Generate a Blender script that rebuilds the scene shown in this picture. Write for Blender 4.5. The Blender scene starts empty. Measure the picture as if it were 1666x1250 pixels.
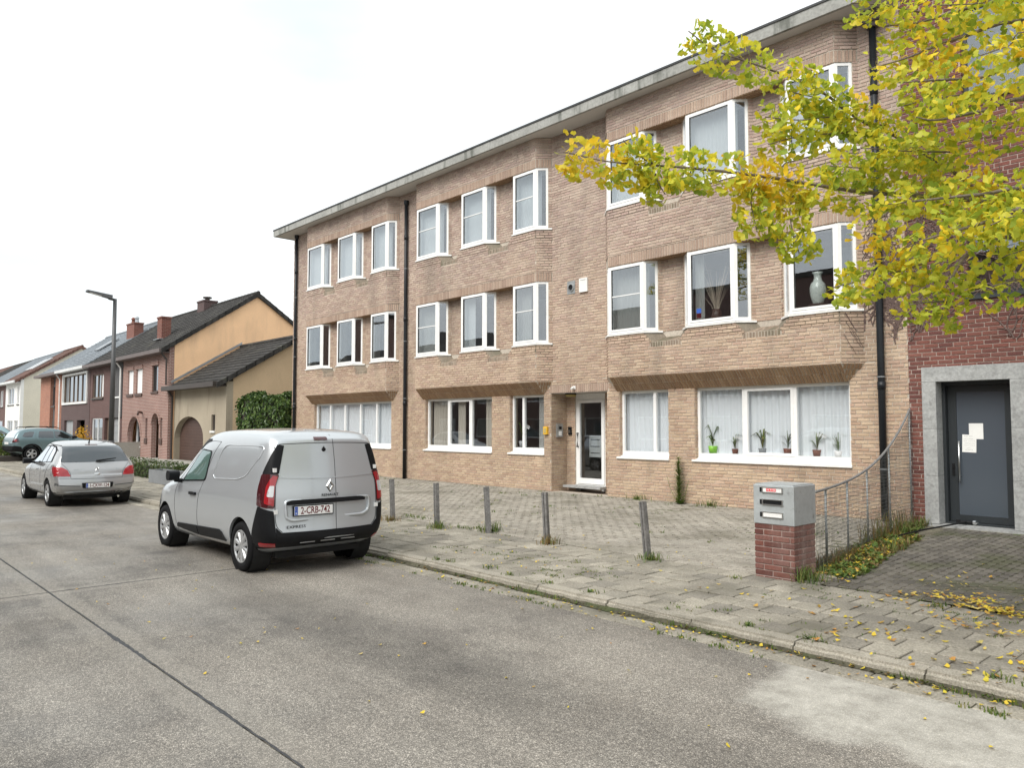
import bpy, bmesh, math, random
import numpy as np
from mathutils import Vector, Matrix, noise as mnoise
from mathutils.bvhtree import BVHTree
from mathutils.geometry import tessellate_polygon
R = math.radians
scene = bpy.context.scene
COL = scene.collection
rng = random.Random(7)

# ------------------------------------------------------------------ camera, sky, sun, exposure
CAM_H, YAW, PITCH, FPX = 1.65, R(47.5), math.atan(68/1250.), 1250.
cam_d = bpy.data.cameras.new('camera'); cam = bpy.data.objects.new('camera', cam_d); COL.objects.link(cam)
cam.location = (0, 0, CAM_H); cam.rotation_euler = (R(90) + PITCH, 0, YAW)
cam_d.sensor_width = 36.0; cam_d.lens = 36.0*FPX/1666.; cam_d.clip_start = 0.05; cam_d.clip_end = 3000
scene.camera = cam
SUN_EL, SUN_AZ = R(46), R(170)      # azimuth measured from +Y towards +X: the bright part of the cloud stands behind the camera
world = bpy.data.worlds.new('World'); scene.world = world; world.use_nodes = True
wn, wl = world.node_tree.nodes, world.node_tree.links
wn.clear()
wo = wn.new('ShaderNodeOutputWorld'); bg = wn.new('ShaderNodeBackground'); sky = wn.new('ShaderNodeTexSky')
sky.sky_type = 'NISHITA'; sky.sun_disc = False; sky.sun_elevation = SUN_EL; sky.sun_rotation = SUN_AZ
sky.dust_density = 4.0; sky.air_density = 1.0
hs = wn.new('ShaderNodeHueSaturation'); hs.inputs['Saturation'].default_value = 0.45
wl.new(sky.outputs[0], hs.inputs['Color'])
tc = wn.new('ShaderNodeTexCoord'); mp = wn.new('ShaderNodeMapping'); mp.inputs['Scale'].default_value = (1, 1, 2.6)
nz = wn.new('ShaderNodeTexNoise'); nz.inputs['Scale'].default_value = 1.7; nz.inputs['Detail'].default_value = 5
wl.new(tc.outputs['Generated'], mp.inputs[0]); wl.new(mp.outputs[0], nz.inputs['Vector'])
cr = wn.new('ShaderNodeValToRGB'); cr.color_ramp.elements[0].position = .3; cr.color_ramp.elements[1].position = .62
cr.color_ramp.elements[0].color = (6.3, 7.05, 7.35, 1); cr.color_ramp.elements[1].color = (9.7, 9.95, 10.0, 1)
wl.new(nz.outputs[0], cr.inputs[0])
mx = wn.new('ShaderNodeMix'); mx.data_type = 'RGBA'; mx.inputs[0].default_value = 0.9      # a closed cloud deck over the clear sky
wl.new(hs.outputs[0], mx.inputs[6]); wl.new(cr.outputs[0], mx.inputs[7])
wl.new(mx.outputs[2], bg.inputs['Color']); bg.inputs['Strength'].default_value = 0.062
wl.new(bg.outputs[0], wo.inputs[0])
sun_d = bpy.data.lights.new('sun', 'SUN'); sun = bpy.data.objects.new('sun', sun_d); COL.objects.link(sun)
sun_d.energy = 1.5; sun_d.angle = R(40); sun_d.color = (1, .96, .9)
sdir = Vector((math.sin(SUN_AZ)*math.cos(SUN_EL), math.cos(SUN_AZ)*math.cos(SUN_EL), math.sin(SUN_EL)))
sun.rotation_euler = sdir.to_track_quat('Z', 'Y').to_euler(); sun.location = sdir*60
scene.view_settings.view_transform = 'Standard'; scene.view_settings.look = 'None'
scene.view_settings.exposure = 1.22; scene.view_settings.gamma = 1.0; scene.view_settings.use_curve_mapping = False
scene.render.engine = 'CYCLES'
scene.cycles.max_bounces = 8; scene.cycles.transparent_max_bounces = 16
scene.cycles.use_denoising = True

# photograph pixels (1666 x 1250) to points
Fv = Vector((-math.sin(YAW)*math.cos(PITCH), math.cos(YAW)*math.cos(PITCH), math.sin(PITCH)))
Rv = Vector((math.cos(YAW), math.sin(YAW), 0)); Uv = Rv.cross(Fv); CAMP = Vector((0, 0, CAM_H))
def ray(x, y): return Fv + Rv*((x-833)/FPX) - Uv*((y-625)/FPX)
def at_depth(x, y, d): return CAMP + ray(x, y)*d
def on_z(x, y, z): d = ray(x, y); return CAMP + d*((z-CAM_H)/d.z)
def on_y(x, y, Y): d = ray(x, y); return CAMP + d*(Y/d.y)
def proj(P):
    q = Vector(P)-CAMP; d = q.dot(Fv)
    if d < .1: return None
    return 833+FPX*q.dot(Rv)/d, 625-FPX*q.dot(Uv)/d, d

# ------------------------------------------------------------------ materials
MATS = {}
def nd(nt, kind, **kw):
    n = nt.nodes.new(kind)
    for k, v in kw.items():
        if k.startswith('i_'):
            k = k[2:]; k = int(k) if k.isdigit() else k.replace('_', ' ')
            n.inputs[k].default_value = v
        else: setattr(n, k, v)
    return n
def mixc(nt, fac, a, b, blend='MIX'):
    m = nt.nodes.new('ShaderNodeMix'); m.data_type = 'RGBA'; m.blend_type = blend; m.clamp_factor = True
    for sock, v in ((m.inputs[0], fac), (m.inputs[6], a), (m.inputs[7], b)):
        if hasattr(v, 'is_linked') or hasattr(v, 'links'): nt.links.new(v, sock)
        elif isinstance(v, (int, float)): sock.default_value = v
        else: sock.default_value = (*v[:3], 1)
    return m.outputs[2]
def noise(nt, vec, scale, detail=4, rough=.55):
    n = nt.nodes.new('ShaderNodeTexNoise'); n.inputs['Scale'].default_value = scale; n.inputs['Detail'].default_value = detail
    n.inputs['Roughness'].default_value = rough; nt.links.new(vec, n.inputs['Vector']); return n.outputs[0]
def ramp(nt, fac, stops, const=False):
    r = nt.nodes.new('ShaderNodeValToRGB'); e = r.color_ramp.elements
    if const: r.color_ramp.interpolation = 'CONSTANT'
    while len(e) < len(stops): e.new(.5)
    for el, (p, c) in zip(e, stops):
        el.position = p; el.color = (*c, 1) if isinstance(c, tuple) else (c, c, c, 1)
    nt.links.new(fac, r.inputs[0]); return r.outputs[0]
def math_(nt, op, a, b=None):
    m = nt.nodes.new('ShaderNodeMath'); m.operation = op
    for i, v in enumerate((a, b)):
        if v is None: continue
        if isinstance(v, (int, float)): m.inputs[i].default_value = v
        else: nt.links.new(v, m.inputs[i])
    return m.outputs[0]
def new_mat(name):
    m = bpy.data.materials.new(name); m.use_nodes = True; nt = m.node_tree
    b = nt.nodes['Principled BSDF']; g = nt.nodes.new('ShaderNodeNewGeometry')
    MATS[name] = m
    return m, nt, b, g
def piece_random(nt, g):
    oi = nt.nodes.new('ShaderNodeObjectInfo')
    a = math_(nt, 'MULTIPLY', oi.outputs['Random'], 7.31)
    return math_(nt, 'FRACT', math_(nt, 'ADD', a, g.outputs['Random Per Island']))
def mat(name, col, rough=.6, metal=0., var=.15, vscale=3., fine=.1, fscale=40., bump=.0, bscale=60., coat=0., spec=.5, stops=None, stain=None, streak=False):
    """col: base colour; stops: colours picked per piece; var / fine: large and small noise; stain = (colour, scale, threshold, amount)"""
    m, nt, b, g = new_mat(name); pos = g.outputs['Position']
    c = None
    if stops: c = ramp(nt, piece_random(nt, g), [(i/len(stops), s) for i, s in enumerate(stops)], True)
    base = c if c is not None else tuple(col)
    if var: base = mixc(nt, ramp(nt, noise(nt, pos, vscale), [(.3, 0.), (.7, 1.)]), mixc(nt, 1., base, (1-var,)*3, 'MULTIPLY'), mixc(nt, 1., base, (1+var,)*3, 'MULTIPLY'))
    if fine: base = mixc(nt, ramp(nt, noise(nt, pos, fscale, 3), [(.35, 0.), (.65, 1.)]), mixc(nt, 1., base, (1-fine,)*3, 'MULTIPLY'), mixc(nt, 1., base, (1+fine,)*3, 'MULTIPLY'))
    if stain:
        sc, ss, th, am = stain
        sv = pos
        if streak: mpn = nt.nodes.new('ShaderNodeMapping'); mpn.inputs['Scale'].default_value = (1.5, 1.5, .3); nt.links.new(pos, mpn.inputs[0]); sv = mpn.outputs[0]
        f = ramp(nt, noise(nt, sv, ss, 6, .6), [(th, 0.), (min(th+.14, 1), am)])
        base = mixc(nt, f, base, sc)
    if isinstance(base, tuple): b.inputs['Base Color'].default_value = (*base[:3], 1)
    else: nt.links.new(base, b.inputs['Base Color'])
    b.inputs['Roughness'].default_value = rough; b.inputs['Metallic'].default_value = metal
    b.inputs['Specular IOR Level'].default_value = spec
    if coat: b.inputs['Coat Weight'].default_value = coat; b.inputs['Coat Roughness'].default_value = .06
    if bump:
        bp = nt.nodes.new('ShaderNodeBump'); bp.inputs['Strength'].default_value = bump; bp.inputs['Distance'].default_value = .01
        nt.links.new(noise(nt, pos, bscale, 4), bp.inputs['Height']); nt.links.new(bp.outputs[0], b.inputs['Normal'])
    return m
BR_TAN = [tuple(min(.7, ((k*.62+m*.38)*1.40+.012)*f) for k, m, f in zip(c, (.38,.26,.20), (.80,.888,.965))) for c in [(.40,.275,.205),(.36,.24,.18),(.44,.315,.235),(.33,.215,.165),(.42,.285,.225),(.38,.265,.19),(.30,.185,.14),(.46,.335,.25),(.36,.225,.18),(.41,.29,.215),(.31,.205,.165)]]
def brick_mat(name, stops, dirt=(.2,.17,.14), dirt_amt=.55, lowtint=None):
    m = mat(name, (.4,.3,.2), rough=.85, var=.10, vscale=.7, fine=.16, fscale=55, bump=.5, bscale=90, stops=stops, stain=(dirt, .8, .53, dirt_amt), spec=.25, streak=True)
    if lowtint:
        nt = m.node_tree; b = nt.nodes['Principled BSDF']; src = b.inputs['Base Color'].links[0].from_socket
        g = nt.nodes.new('ShaderNodeNewGeometry'); s = nt.nodes.new('ShaderNodeSeparateXYZ'); nt.links.new(g.outputs['Position'], s.inputs[0])
        f = ramp(nt, math_(nt, 'MULTIPLY', math_(nt, 'ADD', s.outputs[2], math_(nt, 'MULTIPLY', noise(nt, g.outputs['Position'], .5), 2.5)), .1), [(.3, 1.), (.8, 0.)])
        nt.links.new(mixc(nt, f, src, mixc(nt, 1., src, lowtint, 'MULTIPLY')), b.inputs['Base Color'])
    return m
brick_mat('tan_brick', BR_TAN, dirt=(.20,.165,.14), dirt_amt=.45, lowtint=(1.05,1.0,.86))
brick_mat('tan_soldier_brick', [(.40,.298,.235),(.37,.27,.21),(.43,.325,.255),(.385,.282,.222),(.35,.25,.198)], dirt=(.3,.24,.2), dirt_amt=.3)
brick_mat('mossy_brick', [(.27,.21,.16),(.22,.17,.13),(.30,.235,.18),(.20,.165,.12)], dirt=(.11,.105,.07), dirt_amt=.75)
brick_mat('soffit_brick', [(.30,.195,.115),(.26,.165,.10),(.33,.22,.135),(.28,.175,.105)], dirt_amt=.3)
brick_mat('red_brick', [(.175,.072,.057),(.145,.06,.05),(.195,.085,.068),(.165,.073,.06),(.125,.052,.045),(.18,.07,.056)], dirt=(.12,.05,.04), dirt_amt=.5)
brick_mat('pier_brick', [(.18,.072,.056),(.15,.06,.048),(.205,.085,.067),(.125,.052,.043),(.19,.09,.075)], dirt=(.27,.20,.18), dirt_amt=.8)
mat('mossy_mortar', (.185,.155,.12), .95, var=.2, vscale=3, fine=.2, stain=((.15,.14,.10), 2.5, .5, .7))
mat('fence_wire', (.10,.105,.105), .6, metal=.3, var=.2, fine=0)
mat('tan_mortar', (.47,.42,.355), .95, var=.12, vscale=1.2, fine=.12, fscale=30, bump=.4, bscale=120, spec=.2)
mat('red_mortar', (.38,.30,.265), .95, var=.12, vscale=1.2, fine=.12, fscale=30, bump=.4, bscale=120, spec=.2)
mat('pier_mortar', (.34,.26,.235), .95, var=.2, vscale=4, fine=.12, bump=.4, bscale=120, spec=.2)
mat('fascia_concrete', (.31,.31,.29), .85, var=.16, vscale=1.5, fine=.12, fscale=18, bump=.4, bscale=50, stain=((.10,.105,.09), 2.2, .54, .85), streak=True)
mat('soffit_board', (.52,.50,.47), .8, var=.08, vscale=1.0, fine=.04)
mat('roof_edge_black', (.035,.036,.038), .5, var=.1, fine=0)
mat('white_frame', (.80,.80,.79), .35, var=.04, vscale=2, fine=.03, fscale=15)
mat('white_sill', (.76,.76,.74), .45, var=.08, vscale=3, fine=.05, stain=((.4,.4,.37), 6, .62, .5))
mat('black_pipe', (.012,.014,.017), .4, spec=.3, var=.25, vscale=2, fine=.1)
mat('pipe_clip', (.25,.26,.27), .45, metal=.6, var=0, fine=0)
mat('seal_black', (.008,.008,.009), .6, var=0, fine=0, spec=.25)
mat('room_wall', (.30,.29,.27), .9, var=.05, fine=0)
mat('room_floor', (.16,.12,.09), .7, var=.1, fine=0)
mat('stone_surround', (.33,.335,.33), .7, var=.12, vscale=3, fine=.14, fscale=25, bump=.5, bscale=50, stain=((.2,.2,.195), 9, .55, .6))
mat('anthracite', (.026,.031,.035), .4, var=.05, fine=0)
mat('steel', (.62,.63,.63), .28, metal=1, var=.03, fine=0)
mat('galvanised', (.36,.37,.37), .5, metal=.7, var=.15, vscale=8, fine=.15, stain=((.2,.15,.11), 12, .62, .6))
mat('grey_box_metal', (.44,.47,.48), .4, metal=.3, var=.08, vscale=5, fine=.04, fscale=25, stain=((.12,.12,.12), 11, .62, .85))
mat('flap_white', (.78,.78,.77), .3, var=.04, vscale=9, fine=.04)
mat('flap_red', (.72,.05,.06), .4, var=.05, fine=0)
mat('print_black', (.02,.02,.022), .6, var=0, fine=0)
mat('print_white', (.8,.8,.8), .6, var=0, fine=0)
mat('paper', (.82,.82,.80), .8, var=.03, fine=.02)
mat('yellow_plastic', (.72,.42,.03), .45, var=.08, fine=0)
mat('yellow_old', (.42,.33,.12), .6, var=.15, fine=.05)
mat('bollard_metal', (.17,.165,.16), .6, metal=.15, var=.25, vscale=6, fine=.22, fscale=30, stain=((.32,.31,.29), 14, .58, .6))
# ground
mat('slab_concrete', (.36,.345,.31), .9, var=.22, vscale=2.3, fine=.26, fscale=60, bump=.6, bscale=120, spec=.3,
    stops=[(.285,.263,.218),(.27,.249,.207),(.30,.277,.23),(.255,.235,.196),(.29,.267,.222),(.215,.199,.169),(.28,.258,.214),(.335,.308,.257),(.265,.244,.203),(.24,.222,.186)], stain=((.15,.14,.108), 1.3, .53, .75))
mat('paver_grey', (.36,.34,.30), .9, var=.16, vscale=.8, fine=.2, fscale=60, bump=.5, bscale=120, spec=.3,
    stops=[(.315,.290,.247),(.295,.272,.232),(.34,.313,.268),(.27,.248,.212),(.30,.274,.234),(.30,.279,.238)], stain=((.17,.158,.122), .9, .52, .75))
mat('paver_dark', (.17,.16,.145), .85, var=.2, vscale=.9, fine=.2, fscale=60, bump=.5, bscale=120, spec=.3,
    stops=[(.155,.142,.122),(.125,.115,.10),(.145,.134,.115),(.115,.106,.092),(.165,.152,.13)], stain=((.085,.09,.05), 1.2, .5, .8))
mat('kerb_concrete', (.33,.304,.254), .9, var=.18, vscale=1.2, fine=.28, fscale=80, bump=.8, bscale=120, spec=.3, stain=((.13,.12,.09), 3, .55, .7))
mat('joint_sand', (.17,.155,.12), .98, var=.25, vscale=2, fine=.3, fscale=30, bump=.5, bscale=60, spec=.1, stain=((.085,.105,.045), 1.3, .52, .8))
mat('joint_earth', (.075,.07,.05), .98, var=.3, vscale=2, fine=.3, fscale=30, bump=.6, bscale=60, spec=.1, stain=((.06,.09,.025), 1.6, .5, .8))
mat('far_ground', (.30,.29,.26), .95, var=.12, vscale=.2, fine=.1)
mat('forecourt_concrete', (.31,.30,.27), .9, var=.15, vscale=.6, fine=.12, fscale=20, bump=.4, stain=((.16,.155,.12), .8, .55, .6))
mat('joint_bitumen', (.045,.047,.05), .75, var=.25, vscale=9, fine=.3, fscale=60, bump=.8, bscale=60)
def road_mat():
    m, nt, b, g = new_mat('road_concrete'); pos = g.outputs['Position']
    big = ramp(nt, noise(nt, pos, .45, 6, .62), [(.28, (.30,.274,.238)), (.48, (.205,.187,.162)), (.66, (.118,.109,.098))])
    mid = mixc(nt, ramp(nt, noise(nt, pos, 2.3, 5, .65), [(.38, 0.), (.66, .75)]), big, (.245,.227,.198))
    agg = nt.nodes.new('ShaderNodeTexVoronoi'); agg.inputs['Scale'].default_value = 185; nt.links.new(pos, agg.inputs['Vector'])
    sep = nt.nodes.new('ShaderNodeSeparateColor'); nt.links.new(agg.outputs['Color'], sep.inputs[0])
    c = mixc(nt, 1., mid, ramp(nt, sep.outputs[0], [(0., .42), (.4, .8), (.72, 1.08), (.92, 1.75), (1., 2.6)]), 'MULTIPLY')
    mpn = nt.nodes.new('ShaderNodeMapping'); mpn.inputs['Scale'].default_value = (.06, 1.5, 1); nt.links.new(pos, mpn.inputs[0])
    c = mixc(nt, 1., c, ramp(nt, noise(nt, mpn.outputs[0], 1., 4, .6), [(.34, .80), (.5, 1.), (.66, 1.14)]), 'MULTIPLY')      # wheel-polished and grimy lanes
    c = mixc(nt, 1., c, ramp(nt, noise(nt, pos, 34, 4, .7), [(.3, .72), (.7, 1.28)]), 'MULTIPLY')
    sj = nt.nodes.new('ShaderNodeSeparateXYZ'); nt.links.new(pos, sj.inputs[0])      # concrete worn pale along the slab joints
    for k_, (sock, c0) in enumerate(((sj.outputs[1], 2.05), (sj.outputs[0], -9.835), (sj.outputs[0], -19.735))):
        dj = math_(nt, 'ABSOLUTE', math_(nt, 'SUBTRACT', sock, c0)); wj = math_(nt, 'MULTIPLY', noise(nt, pos, 3.4, 6, .7), .30)
        c = mixc(nt, ramp(nt, math_(nt, 'SUBTRACT', dj, wj), [(-.0, .5), (.05, 0.)]), c, mixc(nt, 1., mixc(nt, 1., ramp(nt, sep.outputs[0], [(0., .55), (.8, 1.05), (1., 1.7)]), ramp(nt, noise(nt, pos, 22, 5, .7), [(.3, .7), (.7, 1.25)]), 'MULTIPLY'), (.31,.285,.245), 'MULTIPLY'))
    # the pale worn patch by the gutter: a rounded outline of its own
    sx = nt.nodes.new('ShaderNodeSeparateXYZ'); nt.links.new(pos, sx.inputs[0])
    wob = math_(nt, 'MULTIPLY', math_(nt, 'SUBTRACT', noise(nt, pos, 1.9, 5, .6), .5), .75)
    X, Y = math_(nt, 'ADD', sx.outputs[0], wob), math_(nt, 'ADD', sx.outputs[1], wob)
    dx = math_(nt, 'MAXIMUM', math_(nt, 'SUBTRACT', -2.35, X), 0.)
    dy = math_(nt, 'MAXIMUM', math_(nt, 'SUBTRACT', 5.25, Y), 0.)
    d = math_(nt, 'SQRT', math_(nt, 'ADD', math_(nt, 'MULTIPLY', dx, dx), math_(nt, 'MULTIPLY', dy, dy)))
    f = ramp(nt, d, [(.54, 1.), (.76, 0.)])
    pale = mixc(nt, 1., ramp(nt, noise(nt, pos, 6, 6, .7), [(.3, (.30,.285,.25)), (.68, (.50,.48,.43))]), ramp(nt, sep.outputs[0], [(0., .8), (.8, 1.05), (1., 1.35)]), 'MULTIPLY')
    c = mixc(nt, math_(nt, 'MULTIPLY', f, .93), c, pale)
    nt.links.new(c, b.inputs['Base Color']); b.inputs['Roughness'].default_value = .8; b.inputs['Specular IOR Level'].default_value = .45
    nt.links.new(ramp(nt, noise(nt, pos, .5, 4), [(.35, .42), (.65, .85)]), b.inputs['Roughness'])
    bp = nt.nodes.new('ShaderNodeBump'); bp.inputs['Strength'].default_value = .55; bp.inputs['Distance'].default_value = .006
    nt.links.new(agg.outputs['Distance'], bp.inputs['Height']); nt.links.new(bp.outputs[0], b.inputs['Normal'])
road_mat()
def glass_mat(name, tint=(.86,.9,.9), refl=.16, rough=.0, body=None, gloss=(.92,.95,1)):
    """a pane: reflects by its angle, otherwise lets the room behind show"""
    m, nt, b, g = new_mat(name); nt.nodes.remove(b); out = nt.nodes['Material Output']
    gl = nd(nt, 'ShaderNodeBsdfGlossy'); gl.inputs['Color'].default_value = (*gloss, 1); gl.inputs['Roughness'].default_value = rough
    if body: tr = nd(nt, 'ShaderNodeBsdfDiffuse'); tr.inputs['Color'].default_value = (*body, 1)
    else: tr = nd(nt, 'ShaderNodeBsdfTransparent'); tr.inputs['Color'].default_value = (*tint, 1)
    lw = nd(nt, 'ShaderNodeLayerWeight'); lw.inputs['Blend'].default_value = .5      # Facing = 1 - cos, the same from both sides
    f = math_(nt, 'MINIMUM', math_(nt, 'ADD', math_(nt, 'MULTIPLY', math_(nt, 'POWER', lw.outputs['Facing'], 4.), .9), refl), 1.)
    bp = nt.nodes.new('ShaderNodeBump'); bp.inputs['Strength'].default_value = .04; bp.inputs['Distance'].default_value = .02
    nt.links.new(noise(nt, g.outputs['Position'], 1.3, 1), bp.inputs['Height']); nt.links.new(bp.outputs[0], gl.inputs['Normal'])
    mx = nd(nt, 'ShaderNodeMixShader'); nt.links.new(f, mx.inputs[0]); nt.links.new(tr.outputs[0], mx.inputs[1]); nt.links.new(gl.outputs[0], mx.inputs[2])
    nt.links.new(mx.outputs[0], out.inputs[0]); return m
glass_mat('window_glass', tint=(.93,.95,.95), refl=.15)
glass_mat('clear_glass', tint=(.98,.99,.99), refl=.08)
glass_mat('far_glass', refl=.22, body=(.03,.035,.04))
glass_mat('door_glass_grey', refl=.06, body=(.075,.09,.11), rough=.12)
glass_mat('car_glass', refl=.14, body=(.018,.022,.022))
glass_mat('car_glass_green', refl=.10, body=(.10,.17,.15))
glass_mat('car_glass_pale', refl=.45, body=(.3,.32,.33))
def cloth_mat(name, col, transp=0.3, trans=.3):
    m, nt, b, g = new_mat(name); nt.nodes.remove(b); out = nt.nodes['Material Output']
    df = nd(nt, 'ShaderNodeBsdfDiffuse'); df.inputs[0].default_value = (*col, 1)
    tl = nd(nt, 'ShaderNodeBsdfTranslucent'); tl.inputs[0].default_value = (*col, 1)
    tp = nd(nt, 'ShaderNodeBsdfTransparent')
    a = nd(nt, 'ShaderNodeMixShader'); a.inputs[0].default_value = trans; nt.links.new(df.outputs[0], a.inputs[1]); nt.links.new(tl.outputs[0], a.inputs[2])
    c = nd(nt, 'ShaderNodeMixShader'); c.inputs[0].default_value = transp; nt.links.new(a.outputs[0], c.inputs[1]); nt.links.new(tp.outputs[0], c.inputs[2])
    nt.links.new(c.outputs[0], out.inputs[0])
cloth_mat('net_white', (.86,.88,.90), .15); cloth_mat('curtain_white', (.88,.91,.95), .0, .2); cloth_mat('curtain_beige', (.62,.57,.50), .06); cloth_mat('net_grey', (.62,.62,.6), .3)
def leaf_mat(name, stops, trans=.35, rough=.5):
    m, nt, b, g = new_mat(name); out = nt.nodes['Material Output']
    c = ramp(nt, piece_random(nt, g), [(i/len(stops), s) for i, s in enumerate(stops)], True)
    c = mixc(nt, ramp(nt, noise(nt, g.outputs['Position'], 3.5), [(.35, 0.), (.65, 1.)]), mixc(nt, 1., c, (.8,.86,.85), 'MULTIPLY'), mixc(nt, 1., c, (1.15,1.06,1.), 'MULTIPLY'))
    nt.links.new(c, b.inputs['Base Color']); b.inputs['Roughness'].default_value = rough; b.inputs['Specular IOR Level'].default_value = .35
    tl = nd(nt, 'ShaderNodeBsdfTranslucent'); nt.links.new(c, tl.inputs[0])
    mx = nd(nt, 'ShaderNodeMixShader'); mx.inputs[0].default_value = trans; nt.links.new(b.outputs[0], mx.inputs[1]); nt.links.new(tl.outputs[0], mx.inputs[2])
    nt.links.new(mx.outputs[0], out.inputs[0])
leaf_mat('ginkgo_leaf', [(.56,.60,.07),(.66,.64,.07),(.44,.52,.06),(.74,.70,.07),(.58,.62,.07),(.30,.40,.05),(.80,.70,.06),(.50,.56,.065),(.80,.66,.05),(.62,.63,.07),(.36,.46,.055)], .5)
leaf_mat('ginkgo_yellow', [(.80,.60,.04),(.74,.62,.05),(.84,.58,.04),(.68,.60,.055)], .5)
leaf_mat('fallen_leaf', [(.62,.46,.05),(.66,.50,.06),(.50,.30,.06),(.58,.45,.06),(.42,.22,.06),(.56,.44,.14),(.64,.50,.05)], .15, .6)
leaf_mat('ivy_leaf', [(.06,.11,.028),(.045,.085,.024),(.085,.145,.036),(.13,.20,.055),(.04,.075,.022)], .2, .35)
leaf_mat('grass_blade', [(.09,.15,.03),(.12,.18,.04),(.16,.20,.05),(.07,.125,.025),(.20,.20,.07)], .3)
leaf_mat('dry_weed', [(.20,.13,.05),(.16,.12,.05),(.13,.15,.04),(.24,.17,.08),(.11,.13,.035)], .3)
leaf_mat('weed_leaf', [(.10,.17,.035),(.14,.21,.045),(.08,.14,.03),(.17,.22,.06),(.15,.15,.05)], .3)
leaf_mat('hedge_leaf', [(.055,.095,.03),(.08,.12,.035),(.11,.13,.045),(.045,.075,.025)], .2)
leaf_mat('orange_leaf', [(.66,.36,.03),(.60,.38,.04),(.70,.44,.05)], .35)
mat('bark', (.16,.13,.105), .9, var=.25, vscale=9, fine=.25, fscale=45, bump=.8, bscale=40)
mat('vine_stem', (.125,.085,.075), .9, var=.3, vscale=7, fine=.1)
# cars
mat('silver_paint', (.50,.53,.555), .28, metal=.45, var=.0, fine=0, coat=1.)
mat('hatch_silver', (.40,.405,.41), .25, metal=.55, var=.0, fine=0, coat=1.)
mat('teal_paint', (.15,.225,.245), .3, metal=.4, var=0, fine=0, coat=.8)
mat('pale_blue_paint', (.30,.43,.47), .35, metal=.2, var=0, fine=0, coat=.6)
mat('white_paint', (.72,.72,.72), .3, var=0, fine=0, coat=.8)
mat('black_plastic', (.007,.0075,.009), .5, var=.12, vscale=6, fine=.12, fscale=90, spec=.22)
mat('tyre', (.008,.008,.009), .8, var=.2, vscale=10, fine=.15, spec=.2)
mat('wheel_silver', (.50,.51,.52), .35, metal=.6, var=.08, vscale=15, fine=.08)
mat('underbody', (.01,.01,.01), .9, var=0, fine=0)
mat('lamp_red', (.34,.012,.018), .14, var=0, fine=0, coat=1.)
mat('lamp_dark_red', (.055,.006,.009), .14, var=0, fine=0, coat=1.)
mat('lamp_clear', (.62,.62,.62), .12, metal=.3, var=0, fine=0, coat=1.)
mat('plate_white', (.78,.78,.77), .35, var=0, fine=0)
mat('plate_text_red', (.13,.015,.02), .5, var=0, fine=0)
mat('plate_blue', (.03,.10,.42), .4, var=0, fine=0)
mat('chrome', (.66,.67,.67), .16, metal=1, var=0, fine=0)
mat('panel_gap', (.05,.052,.055), .7, var=0, fine=0)
# houses of the street
mat('ochre_render', (.90,.59,.35), .9, var=.07, vscale=.8, fine=.04, fscale=20, bump=.2, stain=((.68,.45,.28), .7, .53, .55), streak=True)
mat('beige_render_shaded', (.36,.31,.235), .9, var=.09, vscale=.7, fine=.05, fscale=20, bump=.2, stain=((.22,.185,.14), 1.1, .52, .6), streak=True)  # garage front: its shade is put into this darker tone
mat('beige_render_lit', (.56,.42,.27), .9, var=.08, vscale=.7, fine=.05, fscale=20, bump=.2, stain=((.38,.29,.19), 1., .52, .6), streak=True)  # the garage's render again, coloured paler for its lit side
mat('cream_brick_wall', (.62,.585,.49), .9, var=.06, vscale=1, fine=.06, fscale=14, bump=.3, bscale=20)
mat('white_wall', (.74,.74,.72), .85, var=.04, fine=.02)
mat('grey_wall', (.09,.088,.09), .85, var=.1, fine=.06)
mat('roof_dark', (.042,.040,.038), .8, spec=.2, var=.25, vscale=1.2, fine=.3, fscale=5, stain=((.10,.10,.075), 1.2, .58, .6))
mat('roof_slate', (.15,.17,.19), .5, var=.2, vscale=.7, fine=.2, fscale=6)
mat('roof_brown', (.12,.06,.045), .75, var=.25, vscale=1, fine=.2, fscale=6)
mat('gutter_brown', (.13,.105,.10), .55, var=.1, fine=.05)
mat('gutter_white', (.62,.63,.63), .5, var=.1, fine=.05)
mat('zinc', (.36,.38,.40), .45, metal=.6, var=.15, fine=.1)
mat('shutter_white', (.80,.80,.80), .5, var=.02, fine=0)
mat('garage_brown', (.085,.05,.04), .55, var=.1, fine=.06)
mat('garage_grey', (.30,.31,.32), .55, var=.05, fine=.03)
mat('dark_frame', (.05,.04,.035), .5, var=.1, fine=0)
mat('wood_frame', (.16,.115,.085), .6, var=.15, fine=.05)
mat('lamp_grey', (.09,.092,.095), .5, metal=.3, var=.1, fine=.05)
mat('planter_grey', (.20,.21,.22), .7, var=.1, fine=.08)
mat('porcelain', (.62,.66,.62), .15, var=.08, vscale=20, fine=0, coat=.7, stain=((.08,.12,.22), 22, .6, .85))
mat('dark_wood', (.06,.03,.022), .4, var=.2, fine=.1)
mat('terracotta', (.16,.06,.04), .8, var=.1, fine=.1)
mat('lime_pot', (.20,.46,.04), .4, var=.03, fine=0)
mat('petal_white', (.8,.78,.78), .6, var=.05, fine=0)
mat('dry_twig', (.46,.38,.30), .8, var=.2, fine=.1)
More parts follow.
